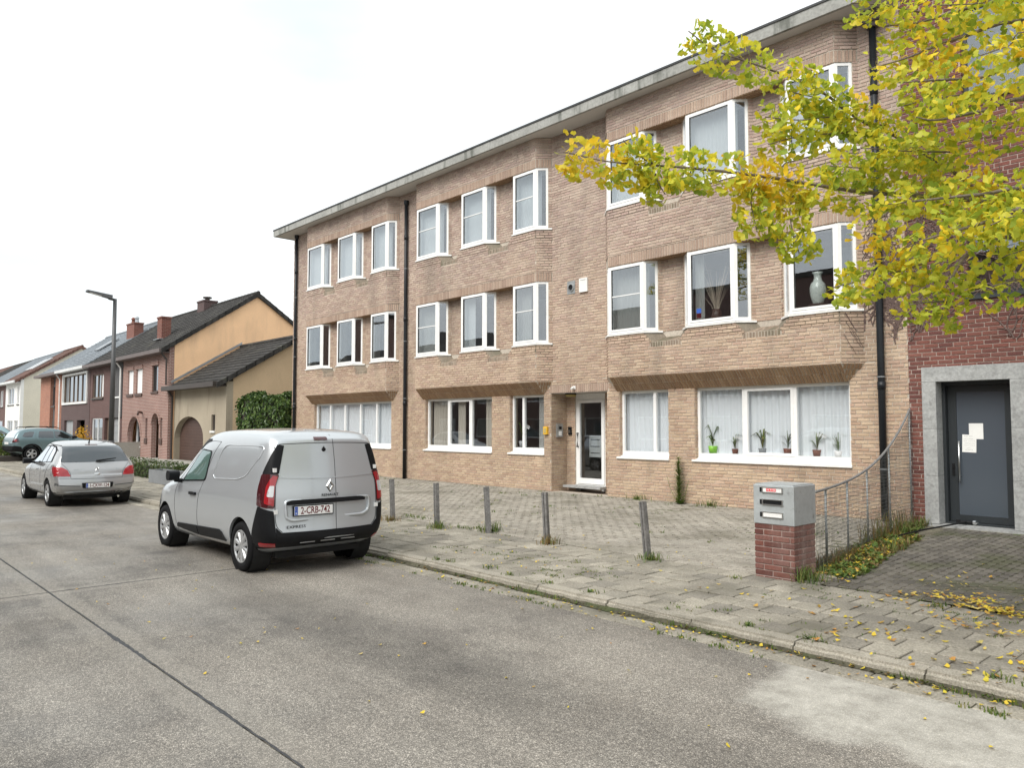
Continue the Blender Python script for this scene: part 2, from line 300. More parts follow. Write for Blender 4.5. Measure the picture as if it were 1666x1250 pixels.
def wall_brick(name, c1, c2, mortar, sc=1.):
    """brick courses on walls too far off to tell the bricks apart"""
    m, nt, b, g = new_mat(name); s = nt.nodes.new('ShaderNodeSeparateXYZ'); nt.links.new(g.outputs['Position'], s.inputs[0])
    cb = nt.nodes.new('ShaderNodeCombineXYZ'); nt.links.new(math_(nt, 'ADD', s.outputs[0], s.outputs[1]), cb.inputs[0]); nt.links.new(s.outputs[2], cb.inputs[1])
    t = nt.nodes.new('ShaderNodeTexBrick'); nt.links.new(cb.outputs[0], t.inputs['Vector'])
    t.inputs['Color1'].default_value = (*c1, 1); t.inputs['Color2'].default_value = (*c2, 1); t.inputs['Mortar'].default_value = (*mortar, 1)
    t.inputs['Scale'].default_value = 1; t.inputs['Brick Width'].default_value = .24*sc; t.inputs['Row Height'].default_value = .078*sc; t.inputs['Mortar Size'].default_value = .011*sc
    c = mixc(nt, ramp(nt, noise(nt, g.outputs['Position'], 1.1, 5), [(.35, 0.), (.7, .5)]), t.outputs[0], mixc(nt, 1., t.outputs[0], (.72,.7,.7), 'MULTIPLY'))
    nt.links.new(c, b.inputs['Base Color']); b.inputs['Roughness'].default_value = .9
    bp = nt.nodes.new('ShaderNodeBump'); bp.inputs['Strength'].default_value = .5; bp.inputs['Distance'].default_value = .01; bp.invert = True
    nt.links.new(t.outputs['Fac'], bp.inputs['Height']); nt.links.new(bp.outputs[0], b.inputs['Normal'])
wall_brick('rose_brick_wall', (.27,.135,.105), (.22,.105,.085), (.46,.38,.34))
wall_brick('brown_brick_wall', (.135,.07,.062), (.105,.056,.052), (.16,.11,.10))
wall_brick('plum_brick_wall', (.105,.062,.060), (.085,.052,.052), (.13,.10,.095))
wall_brick('orange_brick_wall', (.40,.15,.085), (.30,.105,.062), (.42,.30,.24))
wall_brick('chimney_brick', (.22,.07,.05), (.17,.055,.042), (.24,.16,.13))
# ------------------------------------------------------------------ mesh helpers
class MB:
    def __init__(self): self.v = []; self.f = []; self.m = []; self.cur = 0
    def add(self, vs, fs):
        n = len(self.v); self.v += [tuple(p) for p in vs]; self.f += [tuple(i+n for i in f) for f in fs]; self.m += [self.cur]*len(fs)
    def box(self, x0, x1, y0, y1, z0, z1):
        x0, x1 = min(x0, x1), max(x0, x1); y0, y1 = min(y0, y1), max(y0, y1); z0, z1 = min(z0, z1), max(z0, z1)
        self.add([(x0,y0,z0),(x1,y0,z0),(x1,y1,z0),(x0,y1,z0),(x0,y0,z1),(x1,y0,z1),(x1,y1,z1),(x0,y1,z1)],
                 [(0,3,2,1),(4,5,6,7),(0,1,5,4),(1,2,6,5),(2,3,7,6),(3,0,4,7)])
    def hexa(self, v):   # 4 bottom + 4 top, counter-clockwise seen from above
        self.add(v, [(0,3,2,1),(4,5,6,7),(0,1,5,4),(1,2,6,5),(2,3,7,6),(3,0,4,7)])
    def quad(self, a, b, c, d): self.add([a,b,c,d], [(0,1,2,3)])
    def prism(self, poly, e):   # polygon (3-D points) pushed along e
        n = len(poly); P = [Vector(p) for p in poly]; e = Vector(e)
        nrm = sum(((P[i]).cross(P[(i+1) % n]) for i in range(n)), Vector())
        if nrm.dot(e) > 0: P = P[::-1]
        self.add([tuple(p) for p in P]+[tuple(p+e) for p in P], [tuple(range(n)), tuple(range(2*n-1, n-1, -1))]+[(i, i+n, (i+1) % n+n, (i+1) % n) for i in range(n)])
    def tube(self, pts, r, seg=8, cap=True, r1=None):
        pts = [Vector(p) for p in pts]; n = len(pts); rings = []; up = Vector((0,0,1))
        for i, p in enumerate(pts):
            t = (pts[min(i+1, n-1)]-pts[max(i-1, 0)]).normalized()
            a = t.cross(up); a = a.normalized() if a.length > 1e-3 else t.cross(Vector((1,0,0))).normalized()
            b = t.cross(a); rr = r if r1 is None else r+(r1-r)*i/max(n-1, 1)
            if not isinstance(r, (int, float)): rr = r[i]
            rings.append([p+a*(math.cos(2*math.pi*k/seg)*rr)+b*(math.sin(2*math.pi*k/seg)*rr) for k in range(seg)])
        vs = [q for rg in rings for q in rg]; fs = []
        for i in range(n-1):
            for k in range(seg): fs.append((i*seg+k, (i+1)*seg+k, (i+1)*seg+(k+1) % seg, i*seg+(k+1) % seg))
        if cap: fs.append(tuple(range(seg))); fs.append(tuple((n-1)*seg+k for k in range(seg-1, -1, -1)))
        self.add(vs, fs)
    def lathe(self, prof, o=(0,0,0), axis='z', seg=24, close=False):
        vs = []; o = Vector(o)
        for r, h in prof:
            for k in range(seg):
                a = 2*math.pi*k/seg; c, s = r*math.cos(a), r*math.sin(a)
                vs.append(o+Vector((c, s, h) if axis == 'z' else (c, h, s) if axis == 'y' else (h, c, s)))
        fs = []; n = len(prof)
        for i in range(n-1):
            for k in range(seg): fs.append((i*seg+k, i*seg+(k+1) % seg, (i+1)*seg+(k+1) % seg, (i+1)*seg+k))
        if close: fs.append(tuple(range(seg-1, -1, -1))); fs.append(tuple((n-1)*seg+k for k in range(seg)))
        self.add(vs, fs)
    def mesh(self, name, mats, smooth=False):
        me = bpy.data.meshes.new(name); me.from_pydata(self.v, [], self.f)
        mats = [mats] if isinstance(mats, str) else mats
        for m in mats: me.materials.append(MATS[m])
        if len(mats) > 1: me.polygons.foreach_set('material_index', self.m)
        if smooth: me.polygons.foreach_set('use_smooth', [True]*len(me.polygons))
        me.update(); return me
    def build(self, name, mats, parent=None, smooth=False, recalc=False):
        me = self.mesh(name, mats, smooth)
        if recalc:
            bm = bmesh.new(); bm.from_mesh(me); bmesh.ops.recalc_face_normals(bm, faces=bm.faces); bm.to_mesh(me); bm.free()
        return link(name, me, parent)
def link(name, data, parent=None):
    o = bpy.data.objects.new(name, data); COL.objects.link(o)
    if parent is not None: o.parent = parent
    return o
def tag(o, label=None, cat=None, group=None, kind=None):
    if label: o['label'] = label
    if cat: o['category'] = cat
    if group: o['group'] = group
    if kind: o['kind'] = kind
    return o
def thing(name, loc, label, cat, group=None, rz=0.):
    o = link(name, None); o.location = loc; o.rotation_euler = (0, 0, rz); o.empty_display_size = .2
    return tag(o, label, cat, group)
def local(o, parent):       # keep o's world coordinates under a parent that stands elsewhere
    o.parent = parent; o.matrix_parent_inverse = (Matrix.Translation(parent.location) @ Matrix.Rotation(parent.rotation_euler.z, 4, 'Z')).inverted(); return o
def copy_tree(o, parent=None):
    c = o.copy(); COL.objects.link(c); c.parent = parent
    for ch in list(o.children): copy_tree(ch, c)
    return c
def bevel_box(name, dims, b, mname):
    bm = bmesh.new(); bmesh.ops.create_cube(bm, size=1)
    for v in bm.verts: v.co = Vector((v.co.x*dims[0], v.co.y*dims[1], v.co.z*dims[2]))
    bmesh.ops.bevel(bm, geom=list(bm.edges), offset=b, segments=1, affect='EDGES', clamp_overlap=True)
    me = bpy.data.meshes.new(name); bm.to_mesh(me); bm.free(); me.materials.append(MATS[mname]); return me
def text_mesh(s, size, mname, extrude=.002, align='CENTER', squeeze=1., bold=0.):
    cu = bpy.data.curves.new('t', 'FONT'); cu.body = s; cu.size = size; cu.extrude = extrude; cu.offset = bold*size; cu.align_x = align; cu.align_y = 'CENTER'; cu.resolution_u = 2
    o = bpy.data.objects.new('t', cu); COL.objects.link(o)
    dg = bpy.context.evaluated_depsgraph_get(); me = bpy.data.meshes.new_from_object(o.evaluated_get(dg))
    bpy.data.objects.remove(o); me.materials.clear(); me.materials.append(MATS[mname])
    if squeeze != 1.:
        for v in me.vertices: v.co.x *= squeeze
    return me
def frame_matrix(o, tx, ty):
    tx, ty = Vector(tx).normalized(), Vector(ty).normalized(); tz = tx.cross(ty)
    m = Matrix.Identity(4)
    for i in range(3): m[i][0], m[i][1], m[i][2], m[i][3] = tx[i], ty[i], tz[i], o[i]
    return m
def cells(x0, x1, z0, z1, holes):
    xs = sorted({x0, x1, *[min(max(h[k], x0), x1) for h in holes for k in (0, 1)]}); zs = sorted({z0, z1, *[min(max(h[k], z0), z1) for h in holes for k in (2, 3)]})
    for i in range(len(xs)-1):
        run = None
        for j in range(len(zs)-1):
            cx, cz = (xs[i]+xs[i+1])/2, (zs[j]+zs[j+1])/2
            solid = not any(h[0] < cx < h[1] and h[2] < cz < h[3] for h in holes)
            if solid: run = (run[0], zs[j+1]) if run else (zs[j], zs[j+1])
            if run and (not solid or j == len(zs)-2): yield xs[i], xs[i+1], run[0], run[1]; run = None
def wall_panel(mb, x0, x1, z0, z1, y0, y1, holes=()):
    for a, b, c, d in cells(x0, x1, z0, z1, holes): mb.box(a, b, y0, y1, c, d)

# ---- brickwork: each brick has its own edges and depth
BL, BH, JT = .205, .054, .0125
def brick_cells(U0, U1, V0, V1, holes=(), bl=BL, bh=BH, jt=JT, clip=None, rnd=rng, phase=0., v0ref=0.):
    out = []; ch = bh+jt; k0 = int(math.floor((V0-v0ref)/ch)); k1 = int(math.ceil((V1-v0ref)/ch))
    for k in range(k0, k1):
        va, vb = max(v0ref+k*ch, V0), min(v0ref+k*ch+bh, V1)
        if vb-va < .012: continue
        lo, hi = (U0, U1) if clip is None else clip((va+vb)/2)
        off = phase+(0 if k % 2 else (bl+jt)/2)+((k*7919) % 5-2)*.012
        i0 = int(math.floor((lo-off)/(bl+jt))); i1 = int(math.ceil((hi-off)/(bl+jt)))
        for i in range(i0, i1):
            segs = [(max(off+i*(bl+jt), lo), min(off+i*(bl+jt)+bl, hi), va, vb)]
            for h in holes:
                ns = []
                for a, b, c, d in segs:
                    if h[1] <= a or h[0] >= b or h[3] <= c or h[2] >= d: ns.append((a, b, c, d)); continue
                    if h[2] > c+.012: ns.append((a, b, c, h[2])); continue
                    if h[3] < d-.012: ns.append((a, b, h[3], d)); continue
                    if h[0]-a > .02: ns.append((a, h[0], c, d))
                    if b-h[1] > .02: ns.append((h[1], b, c, d))
                segs = ns
            for s in segs:
                if s[1]-s[0] > .02 and s[3]-s[2] > .01: out.append(s)
    return out
def bricks_mesh(groups, proud=.010, rnd=rng):
    """groups: (origin, u, v, n, cells) -> MB of five-sided bricks standing proud of the mortar by uneven amounts"""
    mb = MB()
    for O, u, v, n, cl in groups:
        O, u, v, n = Vector(O), Vector(u), Vector(v), Vector(n)
        for a, b, c, d in cl:
            p = proud+rnd.uniform(-.003, .004); t = rnd.uniform(-.0015, .0015); e = .0025
            f = [O+u*(a+e)+v*(c+e)+n*(p+t), O+u*(b-e)+v*(c+e)+n*(p-t), O+u*(b-e)+v*(d-e)+n*(p-t), O+u*(a+e)+v*(d-e)+n*(p+t)]
            k = [O+u*a+v*c, O+u*b+v*c, O+u*b+v*d, O+u*a+v*d]
            mb.add(f+k, [(0,1,2,3),(4,5,1,0),(5,6,2,1),(6,7,3,2),(7,4,0,3)])
    return mb
def single_bricks(parent, cl, Yplane, mname, proud=.011, name='brick', shared={}):
    """the pieces that show largest, each an object (sharing mesh data by size)"""
    for a, b, c, d in cl:
        key = (name, mname, round(b-a, 3), round(d-c, 3))
        if key not in shared: shared[key] = bevel_box(name, (b-a, .024, d-c), .003, mname)
        o = link(name, shared[key]); o.location = ((a+b)/2, Yplane-proud+.012+rng.uniform(-.003, .003), (c+d)/2)
        local(o, parent)
def view_size(P):
    q = proj(P)
    if not q or not (0 < q[0] < 1666 and 0 < q[1] < 1250): return 0
    return FPX/q[2]
def part(mb, name, mats, parent, **kw): return local(mb.build(name, mats, None, **kw), parent)
FY, BAY = 13.85, .30
D = FY-BAY
ROAD_Z = -.2
def gz(y):      # the pavement falls from the walls to the kerb
    if y >= FY: return 0.
    if y >= 8.2: return -.10*(FY-y)/(FY-8.2)
    return -.10-.012*(8.2-y)/2.05

# ------------------------------------------------------------------ ground, road, pavements
g = MB(); g.quad((-900,-900,-.36),(900,-900,-.36),(900,900,-.36),(-900,900,-.36)); tag(g.build('ground', 'far_ground'), kind='structure')
road = link('road', None); road.location = (-9.8, 2.05, ROAD_Z); tag(road, kind='structure')
JX, JY, KY = -9.835, 2.05, 6.0          # transverse joint, lane joint, kerb face
rx = [JX+9.9*k for k in range(-13, 4)]
for i in range(len(rx)-1):
    for (a, b) in ((-1.9, JY), (JY, KY-.30)):
        s = MB(); c = .006; x0, x1, y0, y1 = rx[i]+.007, rx[i+1]-.007, a+.008, b-.008
        s.add([(x0,y0,ROAD_Z-.12),(x1,y0,ROAD_Z-.12),(x1,y1,ROAD_Z-.12),(x0,y1,ROAD_Z-.12),
               (x0,y0,ROAD_Z-c),(x1,y0,ROAD_Z-c),(x1,y1,ROAD_Z-c),(x0,y1,ROAD_Z-c),
               (x0+c,y0+c,ROAD_Z),(x1-c,y0+c,ROAD_Z),(x1-c,y1-c,ROAD_Z),(x0+c,y1-c,ROAD_Z)],
              [(0,1,5,4),(1,2,6,5),(2,3,7,6),(3,0,4,7),(4,5,9,8),(5,6,10,9),(6,7,11,10),(7,4,8,11),(8,9,10,11)])
        part(s, 'road_slab', 'road_concrete', road)
def joint_strip(p0, p1, w, step, seed):
    r = random.Random(seed); m = MB(); p0, p1 = Vector(p0), Vector(p1); L = (p1-p0).length; t = (p1-p0)/L; nrm = Vector((-t.y, t.x, 0)); n = int(L/step); vs = []
    for i in range(n+1):
        q = p0+t*(L*i/n); j = mnoise.noise(q*1.1)*.5+mnoise.noise(q*5.)*.5
        blob = max(0, mnoise.noise(q*.9+Vector((3,1,0))))*w*2.6
        c = q+nrm*(j*.012); wl_, wr_ = w*(.35+r.random()*.5)+blob*r.uniform(.3, 1), w*(.35+r.random()*.5)+blob*r.uniform(.1, .7)
        vs += [c-nrm*wl_+Vector((0,0,.001)), c+Vector((0,0,.0045)), c+nrm*wr_+Vector((0,0,.001))]
    m.add(vs, [(3*i+k, 3*i+k+1, 3*i+k+4, 3*i+k+3) for i in range(n) for k in (0, 1)])
    return m
part(joint_strip((-60,JY,ROAD_Z),(14,JY,ROAD_Z), .013, .05, 3), 'joint_seal', 'joint_bitumen', road)
for x in rx: 
    if -45 < x < 12: part(joint_strip((x,-1.9,ROAD_Z),(x,KY-.31,ROAD_Z), .009, .06, int(x*10)), 'joint_seal', 'joint_bitumen', road)
# bed under all pavements
bed = MB()
for a, b in ((KY-.32, KY+.02), (KY+.02, 8.2), (8.2, FY+.6)):
    za, zb = (ROAD_Z-.012, ROAD_Z-.012) if b < KY+.1 else (gz(a)-.034, gz(b)-.034)
    bed.quad((-150,a,za),(12,a,za),(12,b,zb),(-150,b,zb))
tag(bed.build('pavement_bed', 'joint_earth'), kind='structure')
bed = MB(); bed.quad((-29.6,8.36,gz(8.36)-.011),(12,8.36,gz(8.36)-.011),(12,FY-.01,gz(FY-.01)-.011),(-29.6,FY-.01,gz(FY-.01)-.011)); tag(bed.build('jointing_sand', 'joint_sand'), kind='structure')
# gutter: two rows of concrete setts
gut = link('gutter', None); gut.location = (-6, KY-.15, ROAD_Z); tag(gut, kind='structure')
GM = [bevel_box('gutter_stone', (.49, .138, .08), .008, 'slab_concrete') for _ in range(1)]
far = MB()
for row in range(2):
    x = 1.5-row*.22
    while x > -60:
        y = KY-.228+row*.146; z = ROAD_Z-.037+rng.uniform(-.004, .004)-.006*row
        if x > -18:
            o = link('gutter_stone', GM[0]); o.location = (x, y, z); o.rotation_euler = (rng.uniform(-.02, .02), rng.uniform(-.008, .008), rng.uniform(-.01, .01)); local(o, gut)
        else: far.box(x-.245, x+.245, y-.069, y+.069, z-.04, z+.04)
        x -= .503
tag(part(far, 'distant_gutter_stones', 'slab_concrete', gut), kind='stuff')
# kerb stones
kerb = link('kerb', None); kerb.location = (-6, KY+.08, ROAD_Z); tag(kerb, kind='structure')
def kerb_mesh():
    bm = bmesh.new(); bmesh.ops.create_cube(bm, size=1)
    for v in bm.verts: v.co = Vector((v.co.x*.985, v.co.y*.17, v.co.z*.2))
    bmesh.ops.subdivide_edges(bm, edges=[e for e in bm.edges if abs(e.verts[0].co.x-e.verts[1].co.x) > .5], cuts=7)
    ed = [e for e in bm.edges if all(v.co.y < 0 and v.co.z > 0 for v in e.verts)]
    bmesh.ops.bevel(bm, geom=ed, offset=.03, segments=3, affect='EDGES')
    for v in bm.verts: v.co += Vector((0, 1, 1))*.004*mnoise.noise(v.co*9)
    me = bpy.data.meshes.new('kerb_stone'); bm.to_mesh(me); bm.free(); me.materials.append(MATS['kerb_concrete']); return me
KM = kerb_mesh(); x = 2.35
while x > -80:
    o = link('kerb_stone', KM); o.location = (x, KY+.085+rng.uniform(-.008, .008), gz(KY)-.1+rng.uniform(-.008, .006)); o.rotation_euler = (rng.uniform(-.02, .02), rng.uniform(-.006, .006), rng.uniform(-.004, .004)); local(o, kerb); x -= 1.0
# sidewalk of 30 cm slabs, sunken and tilted here and there
walk = link('sidewalk', None); walk.location = (-6, 7.1, gz(7)); tag(walk, kind='structure')
SM = [bevel_box('paving_slab', (.289, .289, .05), b, 'slab_concrete') for b in (.005, .008)]
spots = []
NR = 7; y0s = KY+.175
for r_ in range(NR):
    y = y0s+.15+r_*.302; x = 2.0-(.15 if r_ % 2 else 0)
    while x > -46:
        if not (y > 8.1 and x > -4.2 and False): spots.append((x, y)); 
        x -= .303
spots.sort(key=lambda s: -view_size((s[0], s[1], -.1)))
def tilt_of(x, y):
    k = max(0., mnoise.noise(Vector((x*.35+5, y*.5, 2.)))+.05)
    return rng.uniform(-1, 1)*(.008+.05*k), rng.uniform(-1, 1)*(.008+.035*k), rng.uniform(-.004, .006)-.02*k
far = MB()
for i, (x, y) in enumerate(spots):
    tx, ty, dz = tilt_of(x, y); z = gz(y)-.025+dz
    if i < 300:
        o = link('paving_slab', SM[i % 2]); o.location = (x+rng.uniform(-.003, .003), y+rng.uniform(-.003, .003), z); o.rotation_euler = (tx, ty, rng.uniform(-.008, .008)); local(o, walk)
    else:
        h = .1465; vs = []
        for zz in (-.025, .025):
            for sx, sy in ((-1,-1),(1,-1),(1,1),(-1,1)): vs.append((x+sx*h, y+sy*h, z+zz+sy*h*tx-sx*h*ty))
        far.hexa(vs)
tag(part(far, 'distant_paving_slabs', 'slab_concrete', walk), kind='stuff')
# forecourt of grey clay-sized pavers
court = link('forecourt', None); court.location = (-9, 11, gz(11)); tag(court, kind='structure')
pv = []; W_, L_ = .105, .21
y = y0s+NR*.302+.04; r_ = 0
COURT_Y0 = y
while y < FY-.03:
    yb = y+W_
    x = -4.15-(.105 if r_ % 2 else 0)
    while x > -29.5:
        if not (x > -5.2+.13*(13.8-y) and y > 8.8): pv.append((x, y+.05))
        x -= L_+.007
    y += W_+.006; r_ += 1
pv.sort(key=lambda s: -view_size((s[0], s[1], -.05)))
PM = bevel_box('paver', (L_, W_, .05), .006, 'paver_grey'); far = MB()
for i, (x, y) in enumerate(pv):
    z = gz(y)-.025+rng.uniform(-.004, .004)+.012*mnoise.noise(Vector((x*.5, y*.5, 0)))
    if i < 300:
        o = link('paver', PM); o.location = (x, y, z); o.rotation_euler = (rng.uniform(-.02, .02), rng.uniform(-.015, .015), rng.uniform(-.01, .01)); local(o, court)
    else:
        a, b = L_/2-.002, W_/2-.001; e = .006; zz = z+.025; t1, t2 = rng.uniform(-.004, .004), rng.uniform(-.004, .004)
        far.add([(x-a,y-b,zz-.03),(x+a,y-b,zz-.03),(x+a,y+b,zz-.03),(x-a,y+b,zz-.03),(x-a+e,y-b+e,zz+t1),(x+a-e,y-b+e,zz+t2),(x+a-e,y+b-e,zz-t1),(x-a+e,y+b-e,zz-t2)],
                [(4,5,6,7),(0,1,5,4),(1,2,6,5),(2,3,7,6),(3,0,4,7)])
tag(part(far, 'distant_pavers', 'paver_grey', court), kind='stuff')
# drive of the red house: dark wavy blocks
drive = link('driveway', None); drive.location = (-2.5, 11, gz(11)); tag(drive, kind='structure')
def wavy(n=10):
    pts = []
    for i in range(n+1):
        t = i/n; pts.append((.012*math.sin(2*math.pi*t), -.1+.2*t))
    return pts
def wavy_block(mb, x, y, z, t1=0, t2=0):
    L = wavy(6); e = .005; hw = .0525
    lft = [(x-hw+p, y+q*.985) for p, q in L]; rgt = [(x+hw-.004+p, y+q*.985) for p, q in L]; n = len(L)
    vs = [(a, b, z) for a, b in lft]+[(a, b, z) for a, b in rgt]
    vt = [(a+e, b, z+.03+t1) for a, b in lft]+[(a-e, b, z+.03+t2) for a, b in rgt]
    fs = [(i+2*n, n+i+2*n, n+i+1+2*n, i+1+2*n) for i in range(n-1)]
    fs += [(i+1, i, i+2*n, i+1+2*n) for i in range(n-1)]+[(n+i, n+i+1, n+i+1+2*n, n+i+2*n) for i in range(n-1)]
    fs += [(0, n, 3*n, 2*n), (2*n-1, n-1, 3*n-1, 4*n-1)]
    mb.add(vs+vt, fs)
dp = []; k = 0; x = 3.2
DR_X0 = lambda y: -4.12 if y < 9.4 else -4.12-.1*(y-9.4)
while x > -5.0:
    y = COURT_Y0+.1-(.1 if k % 2 else 0)
    while y < FY-.32:
        if x > DR_X0(y)+.06 and y > COURT_Y0+.02: dp.append((x, y))
        y += .2
    x -= .108; k += 1
dp.sort(key=lambda s: -view_size((s[0], s[1], -.05)))
wm = MB(); wavy_block(wm, 0, 0, -.03); WM = wm.mesh('wavy_paver', 'paver_dark'); far = MB()
for i, (x, y) in enumerate(dp):
    z = gz(y)+rng.uniform(-.003, .003)+.01*mnoise.noise(Vector((x*.6, y*.6, 4)))
    if i < 300:
        o = link('wavy_paver', WM); o.location = (x, y, z); o.rotation_euler = (rng.uniform(-.012, .012), rng.uniform(-.02, .02), 0); local(o, drive)
    else: wavy_block(far, x, y, z-.03, rng.uniform(-.002, .002), rng.uniform(-.002, .002))
tag(part(far, 'distant_wavy_pavers', 'paver_dark', drive), kind='stuff')
# hard standings before the far houses and the pavement that goes on there
fc = MB(); fc.quad((-150,8.32,-.085),(-29.6,8.32,-.085),(-29.6,FY-.2,-.03),(-150,FY-.2,-.03)); tag(fc.build('hard_standing', 'forecourt_concrete'), kind='structure')
fc = MB(); fc.quad((-150,6.18,-.108),(-46,6.18,-.108),(-46,8.31,-.088),(-150,8.31,-.088)); tag(fc.build('far_sidewalk', 'slab_concrete'), kind='structure')
fc = MB(); fc.box(-150,30,-4.2,-1.9,-.3,-.09); tag(fc.build('opposite_sidewalk', 'forecourt_concrete'), kind='structure')

# ------------------------------------------------------------------ apartment building
AX0, AX1, ATOP = -27.75, -5.08, 9.06
apt = thing('apartment_building', (-16.4, FY, 0), 'three-storey tan brick apartment block with three projecting window bays and flat roof', 'building')
BAYS = [(-26.10, -20.75, [(-26.10,-24.95),(-23.87,-22.76),(-21.68,-20.75)]),
        (-19.12, -13.89, [(-19.12,-18.04),(-16.94,-15.90),(-14.76,-13.89)]),
        (-11.50, -6.11, [(-11.50,-10.48),(-9.33,-8.21),(-7.06,-6.11)])]
ZF = [(3.70, 5.32), (6.65, 8.27)]           # sill and lintel of the two upper floors
GW = [(-25.97,-20.85,5), (-19.02,-15.93,3), (-15.20,-13.90,2), (-11.44,-10.06,2), (-9.39,-6.09,3)]
GZ0, GZ1 = .93, 2.45
REC = (-13.66, -11.80, 0., 2.47); RECD = .58
holes = [(a, b, GZ0, GZ1) for a, b, _ in GW]+[REC]
for xl, xr, ws in BAYS:
    for z0, z1 in ZF:
        for a, b in ws: holes.append((a-.3, b+.3, z0, z1))
w = MB(); wall_panel(w, AX0, AX1, -.3, ATOP, FY, FY+.28, holes)
w.box(AX0, AX0+.3, FY+.28, FY+9, -.3, ATOP); w.box(AX1-.3, AX1, FY+.28, FY+9, -.3, ATOP); w.box(AX0+.3, AX1-.3, FY+8.7, FY+9, -.3, ATOP)
# entrance recess
w.box(REC[0]-.25, REC[0], FY+.28, FY+RECD, 0, REC[3]); w.box(REC[1], REC[1]+.25, FY+.28, FY+RECD, 0, REC[3])
w.box(REC[0]-.25, REC[1]+.25, FY+.28, FY+RECD+.2, REC[3], REC[3]+.2)
DX0, DX1 = -13.36, -12.36
w.box(REC[0]-.25, DX0, FY+RECD, FY+RECD+.2, 0, REC[3]); w.box(DX1, REC[1]+.25, FY+RECD, FY+RECD+.2, 0, REC[3])
part(w, 'wall', 'tan_mortar', apt)
bayw = []
groups, soldiers, mossy, soffit, rowl = [], [], [], [], []
ux, uz, nf = (1,0,0), (0,0,1), (0,-1,0)
s2 = math.sqrt(.5)
CHL = BAY/s2
for xl, xr, ws in BAYS:
    m = MB()
    def ring(a, b, z): return [(a,D,z),(b,D,z),(b+BAY,FY+.02,z),(a-BAY,FY+.02,z)]
    bands = [(2.76, ZF[0][0]-.22), (ZF[0][1], ZF[1][0]-.22), (ZF[1][1], ATOP)]
    for z0, z1 in bands: m.hexa(ring(xl, xr, z0)+ring(xl, xr, z1))
    m.add([(xl,D,2.76),(xr,D,2.76),(xr+BAY,FY,2.76),(xl-BAY,FY,2.76),(xl,FY,2.45),(xr,FY,2.45)], [(0,4,5,1),(1,5,2),(0,3,4),(2,5,4,3)])
    for z0, z1 in ZF:
        for i, (a, b) in enumerate(ws):
            la, lb = (.22 if i else 0), (.22 if i < 2 else 0)
            m2_ = MB(); m2_.hexa([(a-la,D,z0-.22),(b+lb,D,z0-.22),(b+lb+BAY,FY+.01,z0-.22),(a-la-BAY,FY+.01,z0-.22),(a,D,z0),(b,D,z0),(b+BAY,FY+.01,z0),(a-BAY,FY+.01,z0)]); part(m2_, 'sill_block', 'mossy_mortar', apt)
            # brick returns beside the panes
            for sx, xx in ((-1, a), (1, b)):
                p = [(xx+sx*.225,D+.225),(xx+sx*.30,FY),(xx+sx*.30-sx*.12,FY+.06),(xx+sx*.225-sx*.08,D+.285)]
                if sx < 0: p = [p[1],p[0],p[3],p[2]]
                m.hexa([(q[0],q[1],z0) for q in p]+[(q[0],q[1],z1) for q in p])
            la2 = lambda v, a=a, la=la, z0=z0: a-la*(z0-v)/.22
            groups.append(((0,D,0), ux, uz, nf, brick_cells(a-.3, b+.3, z0-.22, z0, clip=lambda v, a=a, b=b, la=la, lb=lb, z0=z0: (a-la*(z0-v)/.22+.01, b+lb*(z0-v)/.22-.01))))
            if i < 2:      # sloping weathered sills between the panes
                c, d_ = b+.22, ws[i+1][0]-.22
                m2_ = MB(); m2_.add([(c,D,z0-.22),(d_,D,z0-.22),(d_+.05,FY,z0-.10),(c-.05,FY,z0-.10)], [(0,1,2,3)]); part(m2_, 'sill_slope', 'mossy_mortar', apt)
                sl = Vector((0, BAY, .12)).normalized(); nn = Vector((0,-.12,BAY)).normalized()
                mossy.append(((0,D,z0-.22), ux, sl, nn, brick_cells(c, d_, 0, .31, bl=.054, bh=.205, jt=.0125)))
                mossy.append(((0,D,0), ux, uz, nf, brick_cells(c-.06, d_+.06, z0-.325, z0-.225, bl=.054, bh=.1, v0ref=z0-.325)))
                rowl.append((c-.06, d_+.06, z0-.33, z0-.22))
                for sx, xx in ((1, b), (-1, ws[i+1][0])):   # headers down the slant, and the two cheeks
                    u = Vector((sx,0,-1)).normalized(); mossy.append(((xx,D,z0), u, Vector((-sx,0,-1)).normalized(), nf, brick_cells(0, .30, 0, .075, bl=.054, bh=.075, v0ref=0)))
                for sx, xx in ((1, b), (-1, ws[i+1][0])):
                    u = Vector((sx*.22,0,-.22)).normalized(); vv = Vector((sx*BAY*.7,BAY,0)).normalized(); n_ = u.cross(vv)
                    if n_.z < 0: n_ = -n_
                    mossy.append(((xx,D,z0), u, vv, n_, brick_cells(0, .31, 0, .2, bl=.054, bh=.205)))
    bayw.append(m)
    ft = brick_cells
    for (z0, z1), soldier in zip(bands, (False, True, True)):
        zz = z0+.232 if soldier else z0
        groups.append(((0,D,0), ux, uz, nf, ft(xl, xr, zz, z1, [h for h in rowl if xl < h[0] < xr])))
        groups.append(((xr,D,0), (s2,s2,0), uz, (s2,-s2,0), ft(0.006, CHL, zz, z1)))
        groups.append(((xl-BAY,FY,0), (s2,-s2,0), uz, (-s2,-s2,0), ft(0, CHL-.006, zz, z1)))
        if soldier:
            soldiers.append(((0,D,0), ux, uz, nf, ft(xl, xr, z0, z0+.22, bl=.054, bh=.22, v0ref=z0)))
            soldiers.append(((xr,D,0), (s2,s2,0), uz, (s2,-s2,0), ft(.006, CHL, z0, z0+.22, bl=.054, bh=.22, v0ref=z0)))
            soffit.append(((0,D,z0), ux, (0,1,0), (0,0,-1), ft(xl, xr, 0, BAY, bl=.21, bh=.054)))
